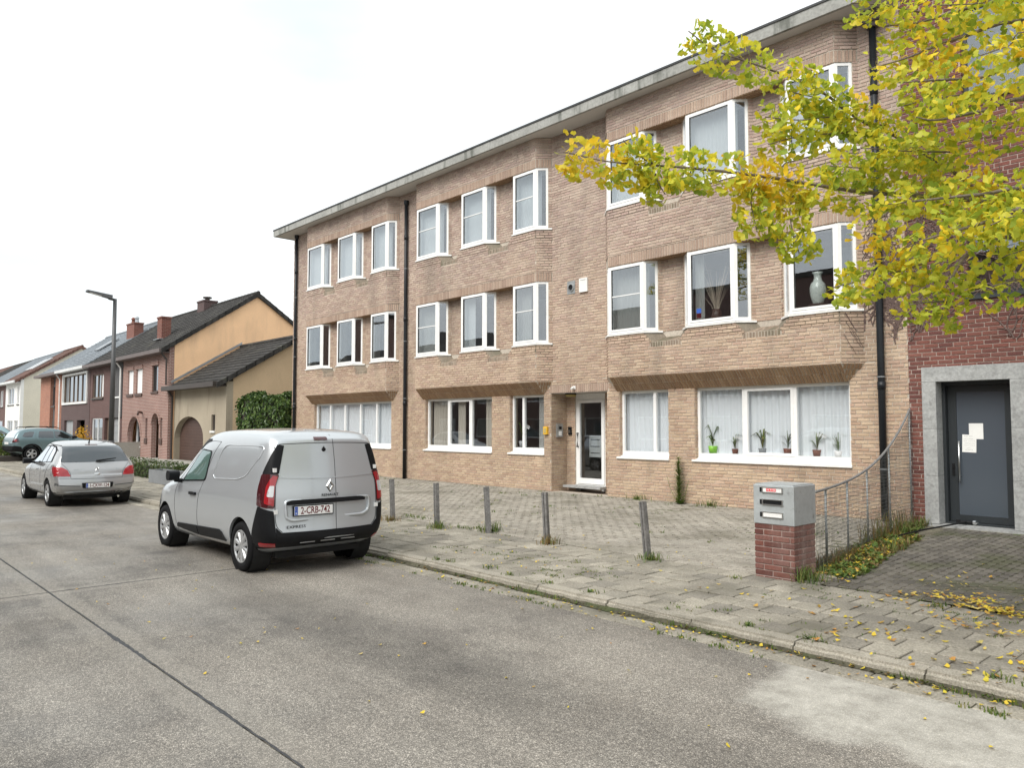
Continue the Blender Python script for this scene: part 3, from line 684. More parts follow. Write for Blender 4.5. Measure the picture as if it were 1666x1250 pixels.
    for z0, z1 in ZF:     # blocks at the bay's ends and brick strips beside the end panes
        groups.append(((xr,D,0), (s2,s2,0), uz, (s2,-s2,0), ft(.006, CHL, z0-.22, z0)))
        groups.append(((xl-BAY,FY,0), (s2,-s2,0), uz, (-s2,-s2,0), ft(0, CHL-.006, z0-.22, z0)))
        for a, b in ws:
            groups.append(((b,D,0), (s2,s2,0), uz, (s2,-s2,0), ft(.325, CHL, z0, z1)))
            groups.append(((a-BAY,FY,0), (s2,-s2,0), uz, (-s2,-s2,0), ft(0, CHL-.325, z0, z1)))
    sl = Vector((0,-BAY,.31)); SL = sl.length
    u = Vector((1,0,0)); slant = 0.
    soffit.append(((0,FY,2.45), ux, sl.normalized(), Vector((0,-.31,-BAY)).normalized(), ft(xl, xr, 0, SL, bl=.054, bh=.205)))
    e1 = Vector((xr+BAY,FY,2.76))-Vector((xr,D,2.76)); uu = e1.normalized(); mid = (Vector((xr+BAY,FY,2.76))+Vector((xr,D,2.76)))/2; vdir = (mid-Vector((xr,FY,2.45))).normalized(); nn = uu.cross(vdir)
    if nn.z > 0: nn = -nn
    hh = (mid-Vector((xr,FY,2.45))).length
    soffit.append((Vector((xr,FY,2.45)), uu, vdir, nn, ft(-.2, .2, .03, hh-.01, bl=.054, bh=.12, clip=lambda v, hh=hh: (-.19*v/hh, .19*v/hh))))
for m in bayw: part(m, 'bay_wall', 'tan_mortar', apt)
# facade bricks
bay_holes = list(holes)
for xl, xr, ws in BAYS:
    bay_holes += [(xl, xr, 2.45, 2.76)]+[(xl-BAY, xr+BAY, a, b) for a, b in ((2.76, ZF[0][0]), (ZF[0][1], ZF[1][0]), (ZF[1][1], ATOP))]
lint = (REC[0]-.04, REC[1]+.04, REC[3], REC[3]+.205)
fac = brick_cells(AX0, AX1, 0.01, ATOP, bay_holes+[lint])
cand = []
for c in fac:
    if c[1]-c[0] > BL-.001 and c[3]-c[2] > BH-.001:
        q = proj(((c[0]+c[1])/2, FY, (c[2]+c[3])/2))
        if q and 0 < q[0] < 1470 and 0 < q[1] < 1250 and not (1215 < q[0] < 1470 and q[1] > 740) and c[0] < -5.75 and c[2] < 2.7: cand.append((q[2], c))
cand.sort(key=lambda t: t[0]); near = [c for _, c in cand[:300]]; ns = set(near)
single_bricks(apt, near, FY, 'tan_brick')
groups.append(((0,FY,0), ux, uz, nf, [c for c in fac if c not in ns]))
groups.append(((REC[0],FY,0), (0,1,0), uz, (1,0,0), brick_cells(0.006, RECD, 0, REC[3])))
groups.append(((0,FY+RECD,0), ux, uz, nf, brick_cells(REC[0], REC[1], 0, REC[3], [(DX0, DX1, 0, 2.5)])))
for a, b, _ in GW: groups.append(((a,FY,0), (0,1,0), uz, (1,0,0), brick_cells(.006, .11, GZ0, GZ1)))
soldiers.append(((0,FY,0), ux, uz, nf, brick_cells(lint[0], lint[1], lint[2], lint[3]-.01, bl=.054, bh=.195, v0ref=lint[2])))
tag(part(bricks_mesh(groups), 'brickwork', 'tan_brick', apt), kind='stuff')
tag(part(bricks_mesh(soldiers), 'soldier_courses', 'tan_soldier_brick', apt), kind='stuff')
tag(part(bricks_mesh(mossy, .004), 'weathered_sill_bricks', 'mossy_brick', apt), kind='stuff')
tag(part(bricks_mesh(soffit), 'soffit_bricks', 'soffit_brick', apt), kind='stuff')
m = MB(); m.box(REC[0], REC[1], FY, FY+RECD, REC[3]-.004, REC[3]+.02); part(m, 'recess_ceiling', 'soffit_board', apt)
# roof slab, fascia, black edge
m = MB(); m.box(AX0-.42, AX1, 13.24, FY+9.1, 9.05, 9.10); part(m, 'eaves_soffit', 'soffit_board', apt)
m = MB(); m.box(AX0-.45, AX1, 13.18, 13.25, 9.03, 9.25); m.box(AX0-.45, AX0-.40, 13.25, FY+9, 9.03, 9.25); part(m, 'fascia', 'fascia_concrete', apt)
m = MB(); m.box(AX0-.47, AX1, 13.16, 13.30, 9.252, 9.295); m.box(AX0-.47, AX0-.36, 13.30, FY+9, 9.252, 9.295); part(m, 'roof_edging', 'roof_edge_black', apt)
m = MB(); m.box(AX0-.38, AX1, 13.28, FY+9, 9.11, 9.245); part(m, 'roof', 'roof_edge_black', apt)
# rooms behind the panes
m = MB(); m.box(AX0+.3, AX1-.3, FY+3.6, FY+3.7, 0, 9)
for xx in (-20.0, -13.9, -11.65): m.box(xx-.06, xx+.06, FY+.29, FY+3.6, 0.05, 9)
part(m, 'room_wall', 'room_wall', apt)
m = MB()
for z in (0.0, 2.95, 5.9, 8.75): m.box(AX0+.3, AX1-.3, FY+.28, FY+3.6, z-.15, z)
part(m, 'room_floor', 'room_floor', apt)

def ring_frame(mb, x0, x1, z0, z1, y0, y1, w, wb=None, wt=None):
    wb = w if wb is None else wb; wt = w if wt is None else wt
    mb.box(x0, x0+w, y0, y1, z0, z1); mb.box(x1-w, x1, y0, y1, z0, z1)
    mb.box(x0+w, x1-w, y0+.001, y1, z0, z0+wb); mb.box(x0+w, x1-w, y0+.001, y1, z1-wt, z1)
def pane(name, x0, x1, z0, z1, y, parent, m='window_glass'):
    q = MB(); q.box(x0, x1, y, y+.012, z0, z1); return local(q.build(name, m), parent)
def oriel(a, b, z0, z1, bar):
    win = MB(); y = D+.012
    # outer frame, front sash
    ring_frame(win, a+.005, b-.005, z0+.045, z1-.004, y, y+.07, .06, .075, .055)
    f = local(win.build('window', 'white_frame'), apt)
    s = MB(); ring_frame(s, a+.05, b-.05, z0+.10, z1-.045, y-.012, y+.05, .045); local(s.build('sash', 'white_frame'), f)
    s = MB(); ring_frame(s, a+.093, b-.093, z0+.143, z1-.088, y+.0, y+.03, .008); local(s.build('gasket', 'seal_black'), f)
    pane('pane', a+.098, b-.098, z0+.148, z1-.093, y+.014, f)
    if bar: s = MB(); zz = z0+.62*(z1-z0)-.10; s.box(a+.115, b-.115, y-.006, y+.012, zz-.011, zz+.011); local(s.build('glazing_bar', 'white_frame'), f)
    for sx, xx in ((1, b), (-1, a)):        # the canted side lights
        u = Vector((sx*s2, s2, 0)); n_ = Vector((sx*s2, -s2, 0)); O = Vector((xx, D+.012, 0)); Lh = .305
        def slab(mb, u0, u1, q0, q1, n0, n1):
            p = [O+u*u0+n_*n1, O+u*u1+n_*n1, O+u*u1+n_*n0, O+u*u0+n_*n0]
            if sx < 0: p = p[::-1]
            mb.hexa([(c.x, c.y, q0) for c in p]+[(c.x, c.y, q1) for c in p])
        s = MB(); slab(s, 0.0, .055, z0+.045, z1-.004, -.06, -.001); slab(s, Lh-.05, Lh+.015, z0+.045, z1-.004, -.06, 0); slab(s, .055, Lh-.05, z0+.045, z0+.115, -.06, -.002); slab(s, .055, Lh-.05, z1-.06, z1-.004, -.06, -.002)
        local(s.build('side_frame', 'white_frame'), f)
        s = MB(); slab(s, .055, Lh-.05, z0+.115, z1-.06, -.03, -.018); local(s.build('side_pane', 'window_glass'), f)
    s = MB(); e = .035; k = .30
    s.hexa([(a-.012,D-e,z0),(b+.012,D-e,z0),(b+k+.02,FY-.03,z0),(a-k-.02,FY-.03,z0),(a-.012,D-e,z0+.03),(b+.012,D-e,z0+.03),(b+k+.02,FY-.03,z0+.044),(a-k-.02,FY-.03,z0+.044)])
    local(s.build('sill', 'white_sill'), f)
    return f
def drape(name, x0, x1, z0, z1, y, m, amp=.03, per=.14, seed=0, label=None, group=None, amp2=0.):
    r = random.Random(seed); n = max(8, int((x1-x0)/.02)); nz_ = 5; mb = MB(); vs = []
    ph = [r.uniform(0, 6.28) for _ in range(3)]
    for j in range(nz_+1):
        z = z0+(z1-z0)*j/nz_
        for i in range(n+1):
            x = x0+(x1-x0)*i/n; t = x/per*2*math.pi
            d = amp*math.sin(t+ph[0]+.8*math.sin(x*2.1+ph[1]))*(.75+.25*math.sin(x*5+ph[2]))*(1.1-.35*j/nz_)
            vs.append((x, y+d, z))
    mb.add(vs, [(j*(n+1)+i, j*(n+1)+i+1, (j+1)*(n+1)+i+1, (j+1)*(n+1)+i) for j in range(nz_) for i in range(n)])
    o = mb.build(name, m, smooth=True)
    if label: tag(o, label, 'curtain', group)
    return o
BN = ['far', 'middle', 'entrance']
WHERE = ['the bay nearest the ivy', 'the bay between downpipe and flue', 'the bay behind the ginkgo']
WN = ['street-end', 'middle', 'tree-end']
for bi, (xl, xr, ws) in enumerate(BAYS):
    for fi, (z0, z1) in enumerate(ZF):
        for wi, (a, b) in enumerate(ws):
            bar = (bi == 1 and (fi == 1 or wi != 1)) or (bi == 2 and wi == 0)
            oriel(a, b, z0, z1, bar)
            net = (fi == 1) or (bi == 1 and wi != 1) or (bi == 2 and wi == 0)
            fl = 'top-floor' if fi else 'first-floor'
            grp = 'net curtains in the bay windows'
            if net and not (bi == 2 and fi == 1 and wi == 2 and False):
                wide = bi == 0 or bi == 2
                drape('net_curtain', a-.12, b-.03 if not (bi == 1 and fi == 0) else b-.42, z0+.1, z1-.03, FY-.05, 'net_white' if fi else 'net_grey', .012, .09, bi*10+fi*3+wi,
                      f'white net curtain in {fl} {WN[wi]} window of {WHERE[bi]}', grp)
            elif bi == 1:
                drape('net_curtain', a-.12, a+.35, z0+.1, z1-.03, FY-.05, 'net_white', .015, .08, 77, f'narrow white net drawn aside in {fl} middle window between two downpipes', grp)
            elif bi == 2 and wi == 1:
                drape('net_curtain', a+.04, a+.26, z0+.1, z1-.03, FY-.05, 'net_grey', .015, .08, 78, 'grey net drawn aside beside dry branches in first-floor window', grp)
# ground-floor windows
for gi, (a, b, n) in enumerate(GW):
    m = MB(); y = FY+.10
    ring_frame(m, a+.005, b-.005, GZ0+.04, GZ1-.005, y, y+.07, .06, .10, .055)
    if gi == 0: mul = [a+(b-a)*k/5 for k in range(1, 5)]
    elif gi in (1,): mul = [a+(b-a)*.335, a+(b-a)*.675]
    elif gi == 4: mul = [a+(b-a)*.335, a+(b-a)*.665]
    elif gi == 2: mul = [a+(b-a)*.33]
    else: mul = [a+(b-a)*.68]
    for q in mul: m.box(q-.038, q+.038, y-.004, y+.07, GZ0+.13, GZ1-.058)
    f = local(m.build('window', 'white_frame'), apt)
    ed = [a+.06]+mul+[b-.06]
    for k in range(len(ed)-1):
        l, r_ = ed[k]+(.038 if k else 0), ed[k+1]-(.038 if k < len(ed)-2 else 0)
        if (gi in (1, 4) and k == 1): s = MB(); ring_frame(s, l-.01, r_+.01, GZ0+.13, GZ1-.05, y-.012, y+.05, .055); local(s.build('sash', 'white_frame'), f); pane('pane', l+.043, r_-.043, GZ0+.183, GZ1-.103, y+.03, f, 'clear_glass')
        else: pane('pane', l, r_, GZ0+.14, GZ1-.06, y+.03, f, 'clear_glass')
    s = MB(); s.hexa([(a-.06,FY-.045,GZ0-.035),(b+.02,FY-.045,GZ0-.035),(b+.02,FY+.10,GZ0-.02),(a-.06,FY+.10,GZ0-.02),(a-.06,FY-.045,GZ0),(b+.02,FY-.045,GZ0),(b+.02,FY+.10,GZ0+.042),(a-.06,FY+.10,GZ0+.042)])
    local(s.build('sill', 'white_sill'), f)
    yc = FY+.255
    if gi in (0, 3, 4):
        nm = {0: 'pleated white curtain across wide ground-floor window behind the parked van', 3: 'pleated white curtain in narrow ground-floor window right beside the entrance recess', 4: 'pleated white curtain behind wide ground-floor window with potted plants on its sill'}[gi]
        drape('curtain', a+.02, b-.02, GZ0+.04, GZ1, yc, 'curtain_white', .035, .15, gi, nm, 'curtains of the ground floor')
    elif gi == 1:
        for k, (c0, c1) in enumerate(((a+.1, a+.95), (a+1.32, a+1.62), (b-.55, b-.05))):
            drape('curtain', c0, c1, GZ0+.04, GZ1, yc, 'curtain_beige', .04, .13, 20+k, ['wide beige curtain next to the downpipe in three-pane ground-floor window', 'narrow beige curtain behind middle pane of three-pane ground-floor window', 'beige curtain at the entrance side of three-pane ground-floor window'][k], 'beige curtains of the ground floor')
    else: drape('curtain', b-.42, b-.05, GZ0+.04, GZ1, yc, 'net_grey', .03, .12, 31, 'grey curtain gathered in two-pane window beside yellow wall box', 'curtains of the ground floor')
# entrance door
y = FY+RECD+.03
m = MB(); ring_frame(m, DX0, DX1, .16, 2.46, y, y+.07, .05, .03, .10); m.box(DX0+.05, DX1-.05, y+.002, y+.07, 2.30, 2.36)
dr = local(m.build('door', 'white_frame'), apt)
m = MB(); ring_frame(m, DX0+.055, DX1-.055, .195, 2.295, y-.02, y+.045, .085, .14, .07); local(m.build('door_leaf', 'white_frame'), dr)
pane('pane', DX0+.142, DX1-.142, .337, 2.223, y+.01, dr, 'clear_glass')
m = MB(); hx = DX0+.095; m.tube([(hx,y-.02,1.12),(hx+.0,y-.075,1.12),(hx+.02,y-.085,1.16),(hx+.02,y-.085,1.42),(hx,y-.075,1.46),(hx,y-.02,1.46)], .016, 8); local(m.build('handle', 'seal_black', smooth=True), dr)
m = MB(); m.box(DX0-.22, DX1+.03, FY+RECD-.24, FY+RECD+.03, .10, .155); local(m.build('threshold', 'stone_surround'), dr)
# things fixed to the entrance
m = MB(); m.box(-.005, .06, -.1, .1, -.17, .17); ic = m.build('intercom', 'galvanised'); ic.location = (REC[0]+.004, FY+.27, 1.53); tag(ic, 'grey metal intercom box on the side wall of the entrance recess', 'intercom')
m = MB(); m.box(.06, .066, -.04, .05, .03, .1); local(m.build('speaker_grille', 'seal_black'), ic).matrix_parent_inverse = Matrix(); 
m = MB(); m.box(.06, .067, -.05, .05, -.13, -.02); local(m.build('button_panel', 'flap_white'), ic).matrix_parent_inverse = Matrix()
m = MB(); m.box(-.05, .05, -.05, 0, -.1, .1); m.cur = 1; m.box(-.03, .03, -.058, -.05, -.06, .02); ic = m.build('key_safe', ['seal_black', 'steel']); ic.location = (-13.52, FY+RECD, 1.52); tag(ic, 'small black key box beside the white entrance door', 'key box')
m = MB(); m.box(-.065, .065, -.07, 0, -.1, .1); m.cur = 1; m.box(-.04, .04, -.078, -.07, -.06, .06); ic = m.build('wall_box', ['yellow_plastic', 'yellow_old']); ic.location = (-13.80, FY-.004, 1.53); tag(ic, 'small yellow box on the brick wall between window and entrance', 'wall box')
m = MB(); m.lathe([(.0,-.09),(.13,-.085),(.135,-.04),(.12,0)], seg=20); m.cur = 1; m.lathe([(.125,-.04),(.145,-.03),(.145,-.0)], seg=20); ic = m.build('ceiling_lamp', ['yellow_old', 'seal_black'], smooth=True); ic.location = (-13.25, FY+.3, REC[3]-.003); tag(ic, 'yellowed round lamp under the entrance recess ceiling', 'lamp')
m = MB(); m.box(-.045, .045, -.02, 0, -.04, .04); m.tube([(0,-.02,0),(0,-.06,.0),(0,-.12,-.03)], .03, 8); ic = m.build('sensor', 'white_sill'); ic.location = (-12.84, FY-.005, 2.58); tag(ic, 'small white motion sensor on the lintel above the entrance', 'sensor')
m = MB(); m.box(-.06, .06, -.012, 0, -.07, .07); hn = m.build('house_number', 'flap_white'); hn.location = (-12.16, FY+RECD-.006, 2.28); tag(hn, 'small white house number plate beside the entrance door top', 'number plate')
t = link('number', text_mesh('76', .09, 'print_black'), hn); t.matrix_local = frame_matrix((0, -.0135, 0), (1,0,0), (0,0,1))
# vents on the wall
for (px, py, kind) in ((930, 468, 0), (951, 464, 1), (930, 278, 2)):
    p = on_y(px, py, FY); m = MB()
    if kind == 0: m.lathe([(.105,0),(.105,-.03),(.075,-.035),(.07,.0)], axis='y', seg=20); m.box(-.13, .13, -.012, 0, -.16, .16); m.cur = 1; m.lathe([(.0,-.014),(.07,-.014)], axis='y', seg=20); mm = ['galvanised', 'seal_black']; lb = 'round flue outlet in grey square plate on brick wall'
    elif kind == 1: m.box(-.13, .13, -.05, 0, -.17, .17); m.cur = 1; m.box(-.09, .09, -.054, -.05, .12, .125); mm = ['white_sill', 'seal_black']; lb = 'cream square vent cover on brick wall beside round flue'
    else: m.box(-.10, .10, -.03, 0, -.10, .10); m.cur = 1; m.box(-.085, .085, -.036, -.03, -.05, -.015); m.box(-.085, .085, -.036, -.03, .02, .05); mm = ['white_sill', 'seal_black']; lb = 'small louvred vent high on wall near branch tip'
    o = m.build('wall_vent', mm); o.location = (p.x, FY-.009, p.z); tag(o, lb, 'vent')
# downpipes
for k, (x, zt, lb) in enumerate(((-27.40, 9.0, 'black downpipe on far corner of tan building beside ivy'), (-19.98, 8.75, 'black downpipe on tan wall between two window bays'), (-5.50, 8.95, 'black downpipe beside wire fence where tan meets red brick'))):
    t = thing('downpipe', (x, FY-.09, 0), lb, 'downpipe', 'downpipes of the apartment building')
    m = MB(); r_ = .055 if k < 2 else .06; m.tube([(0,0,.0),(0,0,2.9),(0,0,5.8),(0,0,zt)], r_, 14, True); link('pipe', m.mesh('pipe', 'black_pipe', True), t)
    m = MB()
    for z in (2.35, 5.0, 7.6): m.lathe([(r_+.002,z-.07),(r_+.009,z-.07),(r_+.009,z+.07),(r_+.002,z+.07)], seg=14)
    link('socket', m.mesh('socket', 'black_pipe', True), t)
    for z in (.9, 2.5, 4.3, 6.6):
        m = MB(); m.lathe([(r_+.003,z-.012),(r_+.012,z-.012),(r_+.012,z+.012),(r_+.003,z+.012)], seg=14); m.box(-.02, .02, r_, .085, z-.012, z+.012); link('bracket', m.mesh('bracket', 'pipe_clip'), t)
    m = MB()
    if k == 2: m.box(-.16, .16, -.13, .085, zt-.12, zt+.06); m.box(-.1, .1, -.09, .06, zt-.2, zt-.12)
    else: m.lathe([(r_,zt-.12),(.075,zt-.06),(.08,zt+.04),(.0,zt+.05)], seg=14)
    link('hopper', m.mesh('hopper', 'black_pipe' if k < 2 else 'gutter_brown'), t)

# ------------------------------------------------------------------ red brick house with the grey door
RX0, RX1, RTOP = AX1, 6.5, 10.6
red = thing('red_brick_house', (-1, FY, 0), 'red brick house with grey stone door surround, half hidden by yellowing tree', 'building')
SX0, SX1, ST = -4.87, -3.36, 2.63; OX0, OX1, OT = -4.655, -3.58, 2.38
rh = [(SX0, SX1, -.3, ST), (-4.14, -1.2, 3.72, 5.1), (-4.14, -1.2, 6.95, 8.6)]
w = MB(); wall_panel(w, RX0+.003, RX1, -.3, RTOP, FY, FY+.3, rh); w.box(RX0+.003, RX0+.3, FY+.3, FY+8, -.3, RTOP); w.box(RX1-.3, RX1, FY+.3, FY+8, -.3, RTOP); w.box(RX0+.3, RX1-.3, FY+7.7, FY+8, -.3, RTOP); w.box(RX0+.003, RX1, FY, FY+8, RTOP, RTOP+.25)
part(w, 'wall', 'red_mortar', red)
fac = brick_cells(RX0+.004, RX1, 0.0, RTOP, rh, bl=.21, bh=.056, jt=.0145)
cand = []
for c in fac:
    if c[1]-c[0] > .209 and c[3]-c[2] > .055:
        q = proj(((c[0]+c[1])/2, FY, (c[2]+c[3])/2))
        if q and 1470 < q[0] < 1666 and (q[1] > 480 or (170 < q[1] < 250)): cand.append((q[2], c))
cand.sort(key=lambda t: t[0]); near = [c for _, c in cand[:300]]; ns = set(near)
single_bricks(red, near, FY, 'red_brick')
gr = [((0,FY,0), ux, uz, nf, [c for c in fac if c not in ns])]
for h in rh[1:]: gr.append(((h[0],FY,0), (0,1,0), uz, (1,0,0), brick_cells(.005, .11, h[2], h[3])))
tag(part(bricks_mesh(gr), 'brickwork', 'red_brick', red), kind='stuff')
m = MB()   # stone surround in blocks
for a, b, c, d in ((SX0,OX0,.03,.82),(SX0,OX0,.824,1.60),(SX0,OX0,1.604,OT),(OX1,SX1,.03,.80),(OX1,SX1,.804,1.62),(OX1,SX1,1.624,OT),(SX0,SX1,OT+.004,ST)):
    q = MB(); q.box(a, b, FY-.025, FY+.42, c, d); part(q, 'stone_block', 'stone_surround', red)
q = MB(); q.box(SX0-.02, SX1+.3, FY-.10, FY+.5, -.2, .022); part(q, 'doorstep', 'stone_surround', red)
yd = FY+.38
m = MB(); ring_frame(m, OX0, OX1, .025, OT, yd-.13, yd+.04, .05, .03, .06); dr = part(m, 'door', 'anthracite', red)
m = MB(); ring_frame(m, OX0+.055, OX1-.052, .06, OT-.065, yd-.03, yd+.02, .13, .11, .1); local(m.build('door_leaf', 'anthracite'), dr)
pane('pane', OX0+.187, OX1-.184, .172, OT-.167, yd-.02, dr, 'door_glass_grey')
m = MB(); m.tube([(OX0+.225,yd-.095,.72),(OX0+.225,yd-.095,1.40)], .016, 10); m.tube([(OX0+.225,yd-.09,.82),(OX0+.225,yd-.02,.82)], .008, 6); m.tube([(OX0+.225,yd-.09,1.30),(OX0+.225,yd-.02,1.30)], .008, 6); local(m.build('handle', 'steel', smooth=True), dr)
m = MB(); m.box(OX0+.10, OX0+.14, yd-.045, yd-.03, .82, 1.02); m.tube([(OX0+.12,yd-.045,.95),(OX0+.12,yd-.06,.95)], .012, 8); local(m.build('lock', 'seal_black'), dr)
for k, (a, b, z0, z1) in enumerate(rh[1:]):
    m = MB(); ring_frame(m, a+.005, b-.005, z0+.03, z1-.005, FY+.10, FY+.17, .06); m.box(a+.92, a+.98, FY+.10, FY+.17, z0+.09, z1-.06); m.box(a+1.95, a+2.01, FY+.10, FY+.17, z0+.09, z1-.06)
    f = part(m, 'window', 'anthracite', red)
    for l, r_ in ((a+.065, a+.92), (a+.98, a+1.95), (a+2.01, b-.065)): pane('pane', l, r_, z0+.09, z1-.06, FY+.13, f)
    q = MB(); q.box(a-.03, b+.03, FY-.05, FY+.1, z0-.03, z0+.03); local(q.build('sill', 'anthracite'), f)
    q = MB(); q.box(a, b, FY+1.5, FY+1.55, z0-.5, z1+.4); local(q.build('room_wall', 'room_wall'), f)
# notes on the door
yn = yd-.0235
P = on_y(1577, 722, yn); m = MB(); m.box(-.105, .105, -.0018, 0, -.146, .146); nt_ = m.build('door_note', 'paper'); nt_.location = (P.x, yn, P.z); nt_.rotation_euler = (0, R(2), 0); tag(nt_, 'white handwritten note taped to the grey glass door', 'note')
r_ = random.Random(11)      # unreadable pen strokes in the lines they stand in
for zz, segs in ((.070, ((-.045,-.012),(0,.028))), (.043, ((-.048,-.016),(-.008,.018),(.02,.04))), (.026, ((-.048,-.02),(-.01,.03),(.038,.048))), (.002, ((-.04,.02),(.028,.048))), (-.018, ((-.042,0),(.01,.034),(.04,.046))), (-.045, ((-.02,.008),)), (-.061, ((-.034,.03),))):
    m = MB()
    for a, b in segs:
        n = max(3, int((b-a)/.0026)); m.tube([(a+(b-a)*i/n, -.0022, zz+(.0045 if i % 2 else -.0035)*r_.uniform(.3, 1)+.04*(a+(b-a)*i/n)*.3) for i in range(n+1)], .0007, 4)
    m.v = [(p[0]*1.7, p[1], p[2]*1.7) for p in m.v]; link('handwriting', m.mesh('handwriting', 'print_black'), nt_)
P = on_y(1588, 702, yn); m = MB(); m.box(-.105, .105, -.0012, 0, -.13, .13); o = m.build('door_card', 'paper'); o.location = (P.x, yn+.014-.0125, P.z); tag(o, 'blank pale card on the grey glass door behind the written note', 'card')
# black bar and padlock at the foot of the door
A = Vector((-4.70, FY-.35, .03)); m = MB(); m.tube([on_z(1462, 872, .02), on_z(1505, 862, .05), on_z(1560, 852, .07), on_z(1572, 850, .07)], .014, 8); o = m.build('barrier_bar', 'seal_black'); tag(o, 'black bar lying from the weed patch to the grey door', 'bar')
o.location = (0, 0, 0)
P = on_z(1573, 850, .07); m = MB(); m.tube([(-.12,0,0),(.10,0,0)], .022, 10); m.cur = 1; m.lathe([(.0,.08),(.035,.09),(.04,.13),(.0,.17)], axis='x', seg=14); m.cur = 0; m.box(-.15, -.09, -.025, .025, -.03, .03); o = m.build('door_stop', ['seal_black', 'chrome'], smooth=False); o.location = P; o.rotation_euler = (0, 0, .1); tag(o, 'black and chrome clamp on the bar at foot of grey door', 'clamp')
# ------------------------------------------------------------------ vehicles
def interp(tab, x):
    if x <= tab[0][0]: return tab[0][1]
    for (a, p), (b, q) in zip(tab, tab[1:]):
        if x <= b: return p+(q-p)*(x-a)/(b-a)
    return tab[-1][1]
def loft_body(S):
    """S: top, bot, wid, tum tables along x; belt height; bow of the tail; returns a smooth closed body with wheel arches cut"""
    xs = S['xs']; bm = bmesh.new(); secs = []
    for x in xs:
        zt, zb, w = interp(S['top'], x), interp(S['bot'], x), interp(S['wid'], x); belt = min(interp(S['belt'], x), zt-.035)
        h = zt-belt; tw = w*interp(S['tum'], x); k = min(1., h/.35); tw = tw*k+w*.90*(1-k); r = min(.11, h*.55)
        zm = zb+.45*(belt-zb)
        pts = [(0,zb),(.55*w,zb),(.86*w,zb+.015),(.965*w,zb+.12*min(1,(belt-zb)/.5)),(1.0*w,zm),(.992*w,belt-.16*(belt-zb)),(.965*w,belt),
               (.965*w*.5+tw*.5+.016*k,(belt+zt-r)/2),(tw,zt-r),(tw*.93,zt-r*.36),(tw*.62,zt-.012),(0,zt)]
        secs.append(pts)
    K = len(secs[0]); grid = []
    warp = S.get('warp', lambda x, y, z: x)
    for x, pts in zip(xs, secs):
        row = []
        for k in range(K): row.append(bm.verts.new((warp(x, pts[k][0], pts[k][1]), pts[k][0], pts[k][1])))
        for k in range(K-2, 0, -1): row.append(bm.verts.new((warp(x, -pts[k][0], pts[k][1]), -pts[k][0], pts[k][1])))
        grid.append(row)
    N = len(grid[0])
    for i in range(len(xs)-1):
        for k in range(N): bm.faces.new((grid[i][k], grid[i][(k+1) % N], grid[i+1][(k+1) % N], grid[i+1][k]))
    for end, row, x in ((-1, grid[0], xs[0]), (1, grid[-1], xs[-1])):      # ends: rows right across
        prev = None; pts = secs[0] if end < 0 else secs[-1]; bow = S['bow'][0 if end < 0 else 1]
        for k in range(1, K-1):
            w, z = pts[k]; cur = [row[k]]
            for c in (.5, 0, -.5): cur.append(bm.verts.new((warp(x, c*w, z)+end*bow*(1-c*c)*(w/pts[4][0]), c*w, z)))
            cur.append(row[N-k])
            if prev is None:
                c0 = row[0]
                for a, b in zip(cur, cur[1:]): bm.faces.new((c0, a, b) if end < 0 else (c0, b, a))
            else:
                for j in range(4):
                    q = (prev[j], cur[j], cur[j+1], prev[j+1]); bm.faces.new(q if end < 0 else q[::-1])
            prev = cur
        for a, b in zip(prev, prev[1:]): bm.faces.new((row[K-1], b, a) if end < 0 else (row[K-1], a, b))
    bmesh.ops.recalc_face_normals(bm, faces=bm.faces)
    me = bpy.data.meshes.new('body'); bm.to_mesh(me); bm.free()
    o = bpy.data.objects.new('body', me); COL.objects.link(o)
    ss = o.modifiers.new('s', 'SUBSURF'); ss.levels = 2; ss.render_levels = 2
    cut = MB()
    for ax in S['axles']:
        for sd in (-1, 1):
            y0, y1 = (.58, 1.3) if sd > 0 else (-1.3, -.58)
            n = 40; prof = [(ax+S['arch']*math.cos(2*math.pi*i/n), S['wr']+.01+S['arch']*math.sin(2*math.pi*i/n)) for i in range(n)]
            cut.prism([(p, y0, q) for p, q in prof], (0, y1-y0, 0))
    co = cut.build('cut', 'underbody', recalc=True); bo = o.modifiers.new('b', 'BOOLEAN'); bo.object = co; bo.operation = 'DIFFERENCE'; bo.solver = 'EXACT'
    dg = bpy.context.evaluated_depsgraph_get(); res = bpy.data.meshes.new_from_object(o.evaluated_get(dg)); res.name = 'body'
    bpy.data.objects.remove(o); bpy.data.objects.remove(co)
    res.materials.clear()
    for p in res.polygons: p.use_smooth = True; p.material_index = 0
    bm = bmesh.new(); bm.from_mesh(res)
    for e in bm.edges:
        if len(e.link_faces) == 2 and e.calc_face_angle(0) > .6: e.smooth = False
    tree = BVHTree.FromBMesh(bm); bm.to_mesh(res); bm.free()
    return res, tree
def smooth_poly(pts, r=.25, n=3):
    out = []; N = len(pts)
    for i in range(N):
        p, a, b = Vector(pts[i]), Vector(pts[i-1]), Vector(pts[(i+1) % N])
        d = min((a-p).length, (b-p).length)*r
        p0, p1 = p+(a-p).normalized()*d, p+(b-p).normalized()*d
        for k in range(n+1):
            t = k/n; out.append(p0*(1-t)**2+p*2*t*(1-t)+p1*t*t)
    return out
